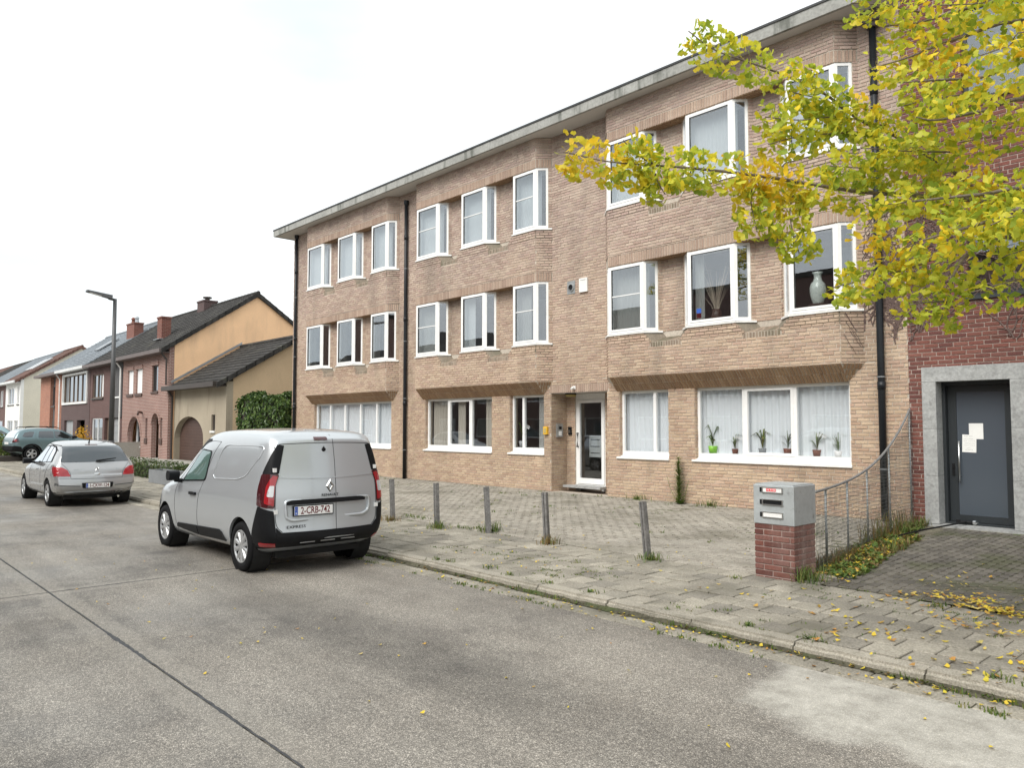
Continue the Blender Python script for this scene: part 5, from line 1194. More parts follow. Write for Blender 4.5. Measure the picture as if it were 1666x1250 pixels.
# ---- the blue-grey off-roader on the far hard standing and the pale blue van behind it
def make_suv(name, loc, rz, label, paint, boxy=False):
    car = thing(name, loc, label, 'car' if not boxy else 'van', rz=rz)
    SX = [-.80,-.79,-.75,-.66,-.55,-.35,-.1,.2,.5,.8,1.1,1.4,1.7,2.0,2.3,2.6,2.9,3.15,3.35,3.47,3.52]
    top = [(-.80,.90),(-.78,1.05),(-.72,1.22),(-.62,1.40),(-.5,1.54),(-.3,1.60),(.3,1.645),(1.0,1.64),(1.4,1.56),(1.8,1.36),(2.2,1.13),(2.4,1.06),(2.9,1.02),(3.2,.95),(3.4,.84),(3.52,.7)]
    if boxy: top = [(-.80,1.5),(-.75,1.72),(-.6,1.80),(.3,1.83),(1.3,1.82),(1.7,1.70),(2.1,1.40),(2.45,1.12),(2.9,1.02),(3.3,.9),(3.52,.7)]
    HS = dict(xs=SX, axles=(0, 2.67), arch=.40, wr=.345, bow=(.05,.10), top=top,
        bot=[(-.80,.5),(-.6,.38),(-.3,.28),(2.9,.26),(3.3,.32),(3.52,.45)],
        wid=[(-.80,.80),(-.75,.86),(-.6,.895),(.4,.90),(2.6,.89),(3.0,.85),(3.3,.76),(3.45,.64),(3.52,.54)],
        tum=[(-.8,.86),(-.4,.80),(.8,.77),(1.8,.76),(2.3,.85),(3.5,.9)], belt=[(-.8,1.08),(0,1.10),(2.0,1.03),(2.6,.95),(3.52,.6)])
    body, T = loft_body(HS); body.materials.append(MATS[paint]); link('body', body, car)
    for s_, sd in ((1, 'L'), (-1, 'R')):
        for poly, nm in ((([(-.42,1.22),(-.30,1.40),(-.05,1.44),(.12,1.44),(.02,1.18),(-.28,1.16)]), 'rear_quarter_window'), ([(.28,1.14),(.34,1.46),(.98,1.47),(1.0,1.11)], 'rear_door_window'), ([(1.06,1.11),(1.04,1.47),(1.32,1.45),(1.75,1.22),(2.0,1.07)], 'front_door_window')):
            if boxy: poly = [(a, b+.12) for a, b in poly]
            patch(T, poly, sd, .008, 'car_glass', nm, car, r=.15)
        seam(T, [(1.03,1.5),(1.03,1.1),(1.0,.7),(1.05,.36)], sd, car); seam(T, curve2([(.2,1.42),(.18,1.1),(.4,.8),(.52,.5)], 4), sd, car)
        patch(T, [(-.78,.50),(-.40,.44),(-.46,.70),(-.78,.76)], sd, .012, 'black_plastic', 'rear_bumper_side', car, r=.1)
        n = 14; arc = lambda ax, r_: [(ax+r_*math.cos(math.pi*(.06+.88*i/n)), .355+r_*math.sin(math.pi*(.06+.88*i/n))) for i in range(n+1)]
        for ax in (0, 2.67): patch(T, arc(ax, .49)+arc(ax, .405)[::-1], sd, .014, 'black_plastic', 'arch_moulding', car, r=0)
        patch(T, [(.46,.36),(.46,.46),(2.2,.44),(2.2,.34)], sd, .013, 'black_plastic', 'side_sill', car, r=.1)
        patch(T, [(s_*a, b) for a, b in ((.66,.92),(.66,1.10),(.88,1.12),(.88,.92))], 'B', .01, 'lamp_dark_red', 'tail_lamp', car, r=.2)
        patch(T, [(-.78,.92),(-.76,1.10),(-.58,1.10),(-.62,.92)], sd, .01, 'lamp_dark_red', 'tail_lamp_side', car, r=.2)
        patch(T, [(-.75,.97),(-.74,1.05),(-.66,1.05),(-.67,.97)], sd, .014, 'lamp_red', 'lamp_lens', car, r=.3)
        m = MB(); m.prism([(p.x, s_*.92, p.y) for p in smooth_poly([(1.80,1.08),(1.80,1.22),(1.98,1.22),(2.0,1.1)], .3)], (0, s_*.16, 0)); m.tube([(1.9,s_*.82,1.1),(1.9,s_*.94,1.12)], .03, 8); link('wing_mirror', m.mesh('wing_mirror', 'black_plastic'), car)
        if not boxy: m = MB(); m.tube([(-.25,s_*.62,1.60),(-.2,s_*.62,1.66),(.4,s_*.62,1.70),(1.1,s_*.62,1.68),(1.3,s_*.62,1.60)], .018, 8); link('roof_rail', m.mesh('roof_rail', 'black_plastic'), car)
        for ax in (0, 2.67): make_wheel(car, (ax, s_*.78, .345), .345, .21, s_, 5, False)
    patch(T, [(.60,1.50),(.68,1.14),(-.68,1.14),(-.60,1.50)] if not boxy else [(.60,1.66),(.68,1.2),(-.68,1.2),(-.60,1.66)], 'B', .006, 'car_glass_pale', 'rear_window', car, r=.15)
    patch(T, [(.84,.48),(.84,.74),(-.84,.74),(-.84,.48)], 'B', .012, 'black_plastic', 'rear_bumper', car, r=.1)
    patch(T, [(1.45,-.56),(2.2,-.66),(2.2,.66),(1.45,.56)], 'T', .005, 'car_glass', 'windscreen', car, r=.12, step=.08)
    m = MB(); x = rear_x(T, 0, .88); m.box(x-.02, x+.02, -.26, .26, .82, .93); link('number_plate', m.mesh('number_plate', 'plate_white'), car)
    under(car, -.5, 3.2, .64, .26, .33)
    for ax in (0, 2.67):
        for s_ in (-1, 1): m = MB(); m.lathe([(.395,s_*.6),(.395,s_*.86)], (ax,0,.355), 'y', 24); link('wheel_arch', m.mesh('wheel_arch', 'underbody'), car)
    return car
P = on_z(50, 750, -.09)
make_suv('off_road_car', (P.x-.75, P.y-.1, -.09), R(97), 'blue-grey off-roader with roof rails, parked nose towards the houses', 'teal_paint')
P = on_z(-28, 742, -.08)
make_suv('passenger_van', (P.x-6.0, P.y+.2, -.09), R(80), 'pale blue van half out of view behind the green shrub', 'pale_blue_paint', True)
# ------------------------------------------------------------------ letterbox pier, fence, bollards
PX0, PX1, PY0, PY1, PB, PT = -4.78, -4.29, 8.24, 8.75, -.16, .512
pier = thing('brick_pier', ((PX0+PX1)/2, (PY0+PY1)/2, -.1), 'short red brick pier at the pavement edge carrying grey letterboxes', 'pier')
m = MB(); m.box(PX0+.008, PX1-.008, PY0+.008, PY1-.008, PB, PT); part(m, 'mortar_core', 'pier_mortar', pier)
ch = .0667; nrow = int((PT-PB)/ch)
PBM = {}
def pier_brick(w):
    if w not in PBM: PBM[w] = bevel_box('brick', (w, .1, .055), .005, 'pier_brick')
    return PBM[w]
for r_ in range(nrow+1):
    z = PT-.03-r_*ch
    if z < PB: break
    for fy, o_ in ((PY0+.05, 1), (PY1-.05, -1)):
        x = PX0
        for w in ((.105, .215, .148) if r_ % 2 else (.215, .205, .048)):
            o = link('brick', pier_brick(w)); o.location = (x+w/2, fy+rng.uniform(-.003, .004)*o_, z); o.rotation_euler = (0, rng.uniform(-.008, .008), rng.uniform(-.008, .008)); local(o, pier); x += w+.011
    for fx, o_ in ((PX1-.05, -1), (PX0+.05, 1)):
        y = PY0+.111
        for w in ((.19, .087) if r_ % 2 else (.087, .19)):
            o = link('brick', pier_brick(w)); o.location = (fx+rng.uniform(-.003, .004)*o_, y+w/2, z); o.rotation_euler = (0, 0, math.pi/2+rng.uniform(-.008, .008)); local(o, pier); y += w+.011
lb = thing('letterbox', ((PX0+PX1)/2, (PY0+PY1)/2, PT), 'grey metal letterbox block with three slots on the brick pier', 'letterbox')
bm = bevel_box('casing', (PX1-PX0+.012, PY1-PY0+.012, .452), .006, 'grey_box_metal'); o = link('casing', bm, lb); o.location = (0, 0, .226)
m = MB(); m.box(-.235, .235, -.24, .24, .4525, .462); link('lid', m.mesh('lid', 'grey_box_metal'), lb)
fy = -(PY1-PY0)/2-.006
for k, z in enumerate((.395, .255, .11)):
    m = MB(); x0, x1, h = -.135, .125, .034
    for a, b, c, d in ((x0,x1,z+h-.010,z+h),(x0,x1,z-h,z-h+.010),(x0,x0+.014,z-h+.01,z+h-.01),(x1-.014,x1,z-h+.01,z+h-.01)): m.box(a, b, fy-.014, fy, c, d)
    s = link('slot', m.mesh('slot', 'steel'), lb)
    m = MB(); m.box(x0+.014, x1-.014, fy-.004-(.006 if k != 1 else 0), fy-.001, z-h+.01, z+h-.01); link('flap', m.mesh('flap', 'flap_white' if k != 1 else 'seal_black'), s)
    if k == 0:
        m = MB(); m.box(-.08, .04, fy-.0125, fy-.010, z-.016, z+.016); link('sticker', m.mesh('sticker', 'flap_red'), s)
        m = MB()
        for q in (-.07, -.052, -.03, -.008, .01, .025): m.box(q, q+.008, fy-.0135, fy-.0125, z-.006, z+.008)
        link('sticker_print', m.mesh('sticker_print', 'print_white'), s)
    m = MB(); m.box(-.165, -.143, fy-.008, fy, z-.026, z+.026); link('bell_button', m.mesh('bell_button', 'black_plastic'), lb)
# fence with a sagging top rail
fence = thing('wire_fence', (-4.75, 11.2, -.05), 'galvanised wire mesh fence whose curved top rail climbs to the wall', 'fence')
FA, FB = Vector((-4.33, 8.80)), Vector((-5.06, 13.80))
def ftop(t): return .86+.06*t+.12*t**2+.90*t**3.2
def fpt(t, z=None): p = FA.lerp(FB, t); return Vector((p.x-.06*math.sin(math.pi*t), p.y, gz(p.y) if z is None else z))
NS = 40
m = MB(); m.tube([fpt(i/NS, ftop(i/NS)) for i in range(NS+1)], .018, 8); part(m, 'top_rail', 'galvanised', fence, smooth=True)
for t in (.10, .30, .50, .74, .99):
    m = MB(); m.tube([fpt(t)-Vector((0,0,.1)), fpt(t, ftop(t))], .015, 8); part(m, 'post', 'galvanised', fence, smooth=True)
m = MB(); n = 96
for i in range(n+1):
    t = i/n; a, b = fpt(t)+Vector((0,0,.05)), fpt(t, ftop(t)-.02); off = Vector((.024,.0,0)); k_ = max(2, int((b.z-a.z)/.25))
    m.tube([a.lerp(b, q/k_)+off+Vector((.01*mnoise.noise(Vector((i*.3, q*.9, 0))),0,0)) for q in range(k_+1)], .0024, 4, False)
z = .02
while z < 1.85:
    pts = [fpt(i/60, z+.004*math.sin(i*.35+z*9)) + Vector((.026,0,0)) for i in range(61) if ftop(i/60)-.02 > z]
    if len(pts) > 2: m.tube(pts, .0024, 4, False)
    z += .052
tag(part(m, 'wire_mesh', 'fence_wire', fence), kind='stuff')
# bollards
def bollard_mesh():
    bm = bmesh.new(); n = 12
    m = MB(); m.box(-.048, .048, -.048, .048, -.15, .0)
    q = MB()
    for k in range(4):
        a = k*math.pi/2
    q.prism([(x, y, -.15) for x, y in [(-.038,-.036),(-.009,-.038),(-.009,-.022),(.009,-.022),(.009,-.038),(.038,-.036),(.038,.036),(-.038,.036)]], (0, 0, .90))
    return q.mesh('post', 'bollard_metal')
BM = bollard_mesh()
BL_LAB = ['grey metal bollard next to the van, farthest from the brick pier', 'grey metal bollard, fourth from the brick pier', 'grey metal bollard, third from the brick pier', 'grey metal bollard, second from the brick pier', 'leaning grey metal bollard, next to the brick pier']
for k, (bx, by, tx, ty, h) in enumerate(((639,846,638,795,0),(711,857,709,800,0),(795,868,791,810,0),(890,884,887,812,0),(1054,910,1047,829,0))):
    P = on_z(bx, by, gz(8.2)); o = link('bollard', BM); o.location = P; tag(o, BL_LAB[k], 'bollard', 'bollards along the forecourt')
    q = on_y(tx, ty, P.y); hh = q.z-P.z; o.scale = (1, 1, max(.75, hh)/.75); o.rotation_euler = (rng.uniform(-.02, .02), math.atan2(q.x-P.x, hh), rng.uniform(-.3, .3))

# ------------------------------------------------------------------ street lamp, hedge, planter
lx, ly = -30.6, 8.2
t = thing('street_lamp', (lx, ly, gz(8.2)), 'dark grey street lamp post with flat head reaching over the road', 'street lamp')
m = MB(); m.tube([(0,0,0),(0,0,1.2)], .115, 12); m.tube([(0,0,1.2),(0,0,6.42)], .095, 12, True, .065); link('post', m.mesh('post', 'lamp_grey', True), t)
m = MB(); m.tube([(0,.02,6.38),(0,-.22,6.42)], .05, 10); link('arm', m.mesh('arm', 'lamp_grey'), t)
m = MB(); m.hexa([(-.15,-.95,6.58),(.15,-.95,6.58),(.13,-.12,6.40),(-.13,-.12,6.40),(-.13,-.95,6.64),(.13,-.95,6.64),(.10,-.10,6.54),(-.10,-.10,6.54)]); link('lamp_head', m.mesh('lamp_head', 'lamp_grey'), t)
m = MB(); m.quad((-.11,-.85,6.553),(-.11,-.45,6.466),(.11,-.45,6.466),(.11,-.85,6.553)); link('diffuser', m.mesh('diffuser', 'lamp_clear'), t)

def leaf_cloud(n, fn, size, seed, shape='oval', droop=.3):
    """n little leaf blades: fn(r) gives (point, outward normal)"""
    r = random.Random(seed); m = MB()
    for _ in range(n):
        p, nr = fn(r); s = size*r.uniform(.65, 1.3); nr = (Vector(nr)+Vector((r.gauss(0,.45), r.gauss(0,.45), r.gauss(0,.45)))).normalized()
        a = nr.cross(Vector((r.gauss(0,1), r.gauss(0,1), r.gauss(0,1)))).normalized(); b = nr.cross(a)
        p = Vector(p); t1 = p+a*s-Vector((0,0,droop*s)); f = nr*s*.15
        m.add([p, p+a*s*.45+b*s*.42+f, t1, p+a*s*.45-b*s*.42+f], [(0,1,2),(0,2,3)])
    return m
def box_leaves(x0, x1, y0, y1, z0, z1, wob=.15):
    def fn(r):
        f = r.random(); x, y, z = r.uniform(x0, x1), r.uniform(y0, y1), r.uniform(z0, z1)
        if f < .5: y, n = y0, (0,-1,.2)
        elif f < .72: x, n = x1, (1,0,.2)
        elif f < .8: x, n = x0, (-1,0,.2)
        else: z, n = z1, (0,0,1)
        d = wob*mnoise.noise(Vector((x*1.3, y*1.3, z*1.3)))+r.uniform(-.10, .05)
        if wob > .2: d -= .5*max(0, (z-z1+.45)/.45)**2*(.6 if n[2] < 1 else .0)+(.55*max(0, (x0+.9-x)/.9)**2 if n[2] == 1 else 0)
        p = Vector((x, y, z))+Vector(n)*d
        return p, n
    return fn
# ivy-clad wall
IX0, IX1, IY0, IY1, IZ = -32.2, -27.9, 13.35, 14.2, 2.95
iv = thing('ivy_wall', (-30, 13.8, 0), 'tall dark green block of clipped ivy between garage and tan building', 'ivy')
m = MB(); m.box(IX0+.25, IX1-.05, IY0+.25, IY1-.1, -.1, IZ-.25); part(m, 'core', 'dark_frame', iv)
m = leaf_cloud(7000, box_leaves(IX0+.1, IX1, IY0+.1, IY1, 0, IZ-.08, .28), .14, 5); tag(part(m, 'leaves', 'ivy_leaf', iv), kind='stuff')
# low hedge before the garage drive
hg = thing('low_hedge', (-27, 8.7, -.1), 'low clipped hedge at the pavement edge beyond the grey planter', 'hedge')
m = MB(); m.box(-33.8, -24.7, 8.55, 8.95, -.1, .28); part(m, 'core', 'dark_frame', hg)
m = leaf_cloud(5200, box_leaves(-34, -24.5, 8.4, 9.1, -.08, .40, .12), .07, 8); tag(part(m, 'leaves', 'hedge_leaf', hg), kind='stuff')
pl = thing('planter', (-24.2, 8.1, -.1), 'long grey metal planter trough on the pavement before the hedge', 'planter')
m = MB(); x0, x1, y0, y1, h = -1.1, 1.1, -.22, .22, .40
for a in ((x0,x1,y0,y0+.02,0,h),(x0,x1,y1-.02,y1,0,h),(x0,x0+.02,y0+.02,y1-.02,0,h),(x1-.02,x1,y0+.02,y1-.02,0,h)): m.box(*a)
link('trough', m.mesh('trough', 'planter_grey'), pl); m = MB(); m.box(x0+.02, x1-.02, y0+.02, y1-.02, .01, h-.06); link('soil', m.mesh('soil', 'joint_earth'), pl)

# ------------------------------------------------------------------ houses down the street
HY = 13.3
def tile_roof(mb, x0, x1, ya, za, yb, zb, course=.32, wave=.30, amp=.018, over=.035):
    """courses of tiles: each course laps the one below, each tile rolls"""
    L = math.hypot(yb-ya, zb-za); n = max(1, int(L/course)); nx = max(2, int((x1-x0)/(wave/2))); sl = Vector((0, yb-ya, zb-za)).normalized(); nr = Vector((0, -sl.z, sl.y))
    if nr.z < 0: nr = -nr
    for j in range(n):
        b0 = Vector((0, ya, za))+sl*(L*j/n); b1 = Vector((0, ya, za))+sl*(L*(j+1)/n+.05); vs = []
        for i in range(nx+1):
            x = x0+(x1-x0)*i/nx; w = amp*math.sin(2*math.pi*x/wave+math.pi*.5)
            vs.append(b0+nr*(over+w)+Vector((x,0,0))); vs.append(b1+nr*(.004+w)+Vector((x,0,0))); vs.append(b0+nr*(w-.02)+Vector((x,0,0)))
        mb.add(vs, [f for i in range(nx) for f in ((3*i, 3*i+3, 3*i+4, 3*i+1), (3*i+2, 3*i+5, 3*i+3, 3*i))])
def far_window(h, x0, x1, z0, z1, y, frame='white_frame', mull=(), glass='far_glass', sill=True, depth=.12, w=.07, blind=None):
    m = MB(); ring_frame(m, x0, x1, z0, z1, y+depth-.05, y+depth+.03, w)
    for q in mull: m.box(x0+(x1-x0)*q-.03, x0+(x1-x0)*q+.03, y+depth-.05, y+depth+.03, z0+w, z1-w)
    f = part(m, 'window', frame, h)
    ed = [0]+list(mull)+[1]
    for k in range(len(ed)-1): q = MB(); q.box(x0+(x1-x0)*ed[k]+(.03 if k else w), x0+(x1-x0)*ed[k+1]-(.03 if k < len(ed)-2 else w), y+depth, y+depth+.012, z0+w, z1-w); local(q.build('pane', glass if blind != k else 'shutter_white'), f)
    if sill: q = MB(); q.box(x0-.07, x1+.07, y-.06, y+depth-.02, z0-.09, z0-.002); local(q.build('sill', 'dark_frame' if sill == 1 else sill), f)
    return f
def gable_house(name, label, x0, x1, y0, depth, ze, zr, wallm, holes, roofm='roof_dark', side=None, over=.4, gut='gutter_brown', rid=None, course=.33, ridge_y=None):
    h = thing(name, ((x0+x1)/2, y0, 0), label, 'house')
    m = MB(); wall_panel(m, x0, x1, -.3, ze, y0, y0+.25, holes); part(m, 'wall', wallm, h)
    yr = y0+depth/2 if ridge_y is None else ridge_y; yb = y0+depth; k = (zr-ze)/(yr-y0)
    m = MB()
    for xx, d in ((x0, .25), (x1-.25, .25)): m.prism([(xx,y0+.25,-.3),(xx,yb,-.3),(xx,yb,ze),(xx,yr,zr-.05),(xx,y0+.25,ze+k*.2)], (d,0,0))
    m.box(x0+.25, x1-.25, yb-.25, yb, -.3, ze); m.box(x0+.25, x1-.25, y0+.6, y0+.7, -.3, ze)
    part(m, 'side_wall', side or wallm, h)
    m = MB(); tile_roof(m, x0-.02, x1+.10, y0-over, ze-k*over*.55, yr, zr+.02, course); tile_roof(m, x0-.02, x1+.10, yb+over, ze-k*over*.55, yr, zr+.02, course)
    r_ = part(m, 'roof', roofm, h); tag(r_, kind='stuff')
    m = MB(); m.prism([(x0,y0-over+.02,ze-k*over*.55-.05),(x0,yr,zr-.06),(x0,yb+over-.02,ze-k*over*.55-.05),(x0,yr,zr-.2)], (x1-x0+.06,0,0)); local(m.build('roof_deck', 'dark_frame'), r_)
    m = MB(); n = max(3, int((x1-x0)/.4))
    for i in range(n): m.tube([(x0+(x1-x0+.1)*i/n,yr,zr+.03),(x0+(x1-x0+.1)*(i+1)/n+.02,yr,zr+.03)], .10, 8, True, .115)
    local(m.build('ridge_tiles', roofm), r_)
    m = MB()     # verge tiles on the gable in view
    for s_ in (-1, 1):
        A, B = Vector((x1+.06, yr, zr)), Vector((x1+.06, (y0-over if s_ < 0 else yb+over), ze-k*over*.55)); n = int((B-A).length/.42)
        for i in range(n): p, q = A.lerp(B, i/n), A.lerp(B, (i+1.08)/n); m.prism([p+Vector((0,0,.05)), q+Vector((0,0,.075)), q+Vector((0,0,-.17)), p+Vector((0,0,-.19))], (.07,0,0))
    local(m.build('verge_tiles', roofm), r_)
    if gut:
        zz = ze-k*over*.55; m = MB(); m.box(x0, x1+.05, y0-over-.12, y0-over+.06, zz-.14, zz+.05); m.box(x0, x1, y0-over+.06, y0+.02, zz-.13, zz-.09); part(m, 'gutter', gut, h)
    return h
def chimney(h, x, y, w, d, z0, z1, m_='chimney_brick', cap=None):
    m = MB(); m.box(x-w/2, x+w/2, y-d/2, y+d/2, z0, z1); m.box(x-w/2-.04, x+w/2+.04, y-d/2-.04, y+d/2+.04, z1, z1+.09); c = part(m, 'chimney', m_, h)
    q = MB(); q.box(x-w/2-.14, x+w/2+.14, y-d/2-.16, y+d/2+.05, z0+.10, z0+.14); local(q.build('flashing', 'zinc'), c); return c
def drainpipe(h, x, y, z0, z1, m_='dark_frame'): m = MB(); m.tube([(x,y,z0),(x,y,z1-.35),(x,y-.25,z1)], .05, 8); return part(m, 'drainpipe', m_, h)
def spandrel(mb, xa, xb, zs, zt, y0, y1, n=14):
    """fills the corners above a round or segmental arch"""
    xc, hw, hh = (xa+xb)/2, (xb-xa)/2, zt-zs
    for i in range(n):
        a0, a1 = math.pi*i/n, math.pi*(i+1)/n; p0, p1 = (xc+hw*math.cos(a0), zs+hh*math.sin(a0)), (xc+hw*math.cos(a1), zs+hh*math.sin(a1))
        if abs(p0[0]-p1[0]) < 1e-5: continue
        mb.prism([(p0[0],y0,p0[1]),(p1[0],y0,p1[1]),(p1[0],y0,zt+.001),(p0[0],y0,zt+.001)], (0,y1-y0,0))
# rendered garage wing
GY = 13.6; GX0, GX1 = -40.0, -33.5
gh = thing('garage_wing', (-37, GY, 0), 'beige rendered garage with arched brown door and dark tiled lean-to roof', 'garage')
m = MB(); wall_panel(m, GX0, GX1, -.3, 3.62, GY, GY+.3, [(-39.9,-36.1,-.3,2.10), (-35.15,-34.72,1.4,2.15)]); spandrel(m, -39.9, -36.1, 1.05, 2.10, GY, GY+.3); part(m, 'wall', 'beige_render_shaded', gh)
m = MB(); m.prism([(GX1-.25,GY+.3,-.3),(GX1-.25,24,-.3),(GX1-.25,24,5.7),(GX1-.25,17.1,5.7),(GX1-.25,GY+.3,3.75)], (.25,0,0)); m.box(GX0, GX1-.25, 23.7, 24, -.3, 5.5); part(m, 'side_wall', 'beige_render_lit', gh)
m = MB(); tile_roof(m, GX0-.0, GX1+.12, GY-.45, 3.50, 17.0, 5.85, .33); tile_roof(m, GX0, GX1+.12, 24.3, 3.6, 17.0, 5.85, .33); r_ = tag(part(m, 'roof', 'roof_dark', gh), kind='stuff')
m = MB()
A, B = Vector((GX1+.08,17.0,5.85)), Vector((GX1+.08,GY-.45,3.5))
for i in range(9): p, q = A.lerp(B, i/9), A.lerp(B, (i+1.08)/9); m.prism([p+Vector((0,0,.05)), q+Vector((0,0,.075)), q+Vector((0,0,-.17)), p+Vector((0,0,-.19))], (.07,0,0))
local(m.build('verge_tiles', 'roof_dark'), r_); m = MB(); m.tube([(GX0,17.0,5.88),(GX1+.1,17.0,5.88)], .11, 8); local(m.build('ridge_tiles', 'roof_dark'), r_)
m = MB(); m.box(GX0-.15, GX1+.02, GY-.62, GY-.40, 3.38, 3.60); m.box(GX0, GX1, GY-.40, GY+.02, 3.40, 3.45); part(m, 'gutter', 'dark_frame', gh)
m = MB(); A, B = Vector((GX0+.06,GY-.2,3.78)), Vector((GX0+.06,17.0,6.0)); m.prism([A, B, B+Vector((0,0,.12)), A+Vector((0,0,.12))], (.05,0,0)); part(m, 'flashing', 'zinc', gh)
g_ = MB(); g_.box(-39.95, -36.05, GY+.30, GY+.34, -.1, 2.15); gd = part(g_, 'garage_door', 'garage_brown', gh)
for k in range(15): q = MB(); q.box(-39.9, -36.1, GY+.275, GY+.305, -.08+k*.145, -.08+k*.145+.132); local(q.build('door_slat', 'garage_brown'), gd)
far_window(gh, -35.13, -34.74, 1.42, 2.13, GY, 'dark_frame', sill='white_sill')
drainpipe(gh, GX0+.02, GY-.12, -.05, 3.45)
m = MB(); m.box(-.3, .3, -.15, .15, 0, .95); m.cur = 1; m.box(-.31, .31, -.165, .16, .95, 1.0); o = m.build('utility_cabinet', ['grey_box_metal', 'planter_grey']); o.location = (-32.75, 13.2, -.04); tag(o, 'small pale grey utility cabinet beside the clipped ivy', 'cabinet')
# brick house with the ochre gable
oh = [(-46.70,-45.70,3.42,4.75), (-45.20,-44.15,3.42,4.75), (-42.55,-41.60,3.42,4.80), (-46.45,-44.25,.55,2.15), (-42.45,-41.30,-.3,2.30), (-43.45,-43.12,1.0,2.05), (-41.10,-40.80,1.0,2.05)]
h = gable_house('ochre_gable_house', 'rose brick house with arched door and tall ochre gable wall', -47.6, -40.0, HY, 9.1, 5.62, 8.85, 'rose_brick_wall', oh, side='ochre_render')
m = MB(); spandrel(m, -46.45, -44.25, 1.05, 2.15, HY, HY+.25); spandrel(m, -42.45, -41.30, 1.72, 2.30, HY, HY+.25); part(m, 'arch_wall', 'rose_brick_wall', h)
for a, b, c, d in oh[:2]:
    q = MB(); q.box(a, b, HY+.08, HY+.12, c, d); part(q, 'roller_shutter', 'shutter_white', h); q = MB(); q.box(a-.08, b+.08, HY-.06, HY+.08, c-.16, c-.002); part(q, 'sill', 'garage_brown', h); q = MB(); q.box(a-.1, b+.1, HY-.05, HY+.05, d+.002, d+.22); part(q, 'lintel', 'rose_brick_wall', h)
far_window(h, *oh[2], HY, 'dark_frame', (), sill='garage_brown'); q = MB(); q.box(-42.65, -41.5, HY-.05, HY+.05, 4.802, 5.02); part(q, 'lintel', 'rose_brick_wall', h)
far_window(h, -46.45, -44.25, .55, 2.15, HY, 'white_frame', (.5,), depth=.5, sill='white_sill')
for (xa, xb, zs, zt, n) in ((-46.45,-44.25,1.05,2.15,18), (-42.45,-41.30,1.72,2.30,14)):     # proud brick rings round the arches
    m = MB(); xc, hw, hh = (xa+xb)/2, (xb-xa)/2, zt-zs
    for i in range(n):
        a0, a1 = math.pi*(i+.06)/n, math.pi*(i+.94)/n; P0 = lambda a, e: (xc+(hw+e)*math.cos(a), HY-.03, zs+(hh+e)*math.sin(a)); m.prism([P0(a0,0), P0(a1,0), P0(a1,.2), P0(a0,.2)], (0,.05,0))
    part(m, 'arch_ring', 'rose_brick_wall', h)
q = MB(); q.box(-42.45, -41.30, HY+.35, HY+.42, -.05, 2.3); dd = part(q, 'door', 'garage_brown', h); q = MB(); q.box(-42.1, -41.7, HY+.33, HY+.352, 1.2, 2.0); local(q.build('pane', 'far_glass'), dd); q = MB(); q.box(-41.62, -41.34, HY+.32, HY+.36, -.05, 2.2); local(q.build('side_panel', 'white_frame'), dd)
for a, b, c, d in oh[5:]: q = MB(); q.box(a, b, HY+.1, HY+.14, c, d); part(q, 'slit_pane', 'far_glass', h); q = MB(); q.box(a-.05, b+.05, HY-.05, HY+.09, c-.3, c-.002); part(q, 'slit_sill', 'garage_brown', h)
m = MB(); m.tube([(-44.0,HY,2.35),(-43.85,HY-.25,2.4),(-43.6,HY-.35,2.25)], .06, 8); part(m, 'wall_lantern', 'garage_brown', h)
drainpipe(h, -40.1, HY-.1, 3.7, 5.3)
chimney(h, -44.4, 14.45, .72, .5, 6.3, 7.6); c = chimney(h, -46.9, 17.75, 1.1, .8, 8.3, 9.15, 'plum_brick_wall'); q = MB(); q.lathe([(.14,9.24),(.14,9.4),(.26,9.42),(.26,9.5),(.0,9.54)], (-46.9,17.75,0), 'z', 12); local(q.build('chimney_pot', 'dark_frame'), c)
# front garden wall
o = thing('garden_wall', (-45.5, 11.5, -.05), 'low stained concrete garden wall before the arched window', 'wall'); m = MB(); m.box(-49.2, -44.2, 11.6, 11.85, -.1, .78); m.box(-44.45, -44.2, 11.85, HY, -.1, .78); part(m, 'wall', 'forecourt_concrete', o); m = MB(); m.box(-49.25, -44.15, 11.55, 11.90, .78, .86); part(m, 'coping', 'stone_surround', o)
# terrace: brown house, plum house, orange house
ch_ = [(-54.05,-51.6,3.38,4.88), (-49.5,-48.05,3.35,4.86), (-54.0,-51.6,.5,2.12), (-51.2,-50.3,-.3,2.12), (-49.6,-48.1,-.3,2.1)]
h = gable_house('brown_terrace_house', 'brown brick terraced house with dark tiled roof behind the lamp post', -54.55, -47.65, HY+.02, 9.1, 5.60, 8.85, 'brown_brick_wall', ch_)
m = MB(); m.box(-49.75, -47.68, HY-.02, HY+.02, 2.12, 5.4); part(m, 'grey_panel', 'grey_wall', h)
far_window(h, *ch_[0], HY, 'wood_frame', (.42, .72), blind=2); far_window(h, *ch_[1], HY, 'wood_frame', (.45,), sill='white_sill', blind=0); far_window(h, *ch_[2], HY, 'white_frame', (.5,))
q = MB(); q.box(-51.2, -50.3, HY+.2, HY+.24, -.1, 2.12); part(q, 'door', 'wood_frame', h); q = MB(); q.box(-49.6, -48.1, HY+.15, HY+.19, -.1, 2.1); gd = part(q, 'garage_door', 'garage_grey', h)
for k in range(5): q = MB(); q.box(-49.55, -48.15, HY+.135, HY+.15, -.05+k*.43, -.05+k*.43+.40); local(q.build('door_panel', 'garage_grey'), gd)
drainpipe(h, -47.75, HY-.1, 0, 5.3, 'white_sill')
dh = [(-61.5,-55.25,3.22,5.10), (-61.0,-58.6,-.3,2.02), (-57.6,-55.6,-.3,2.02)]
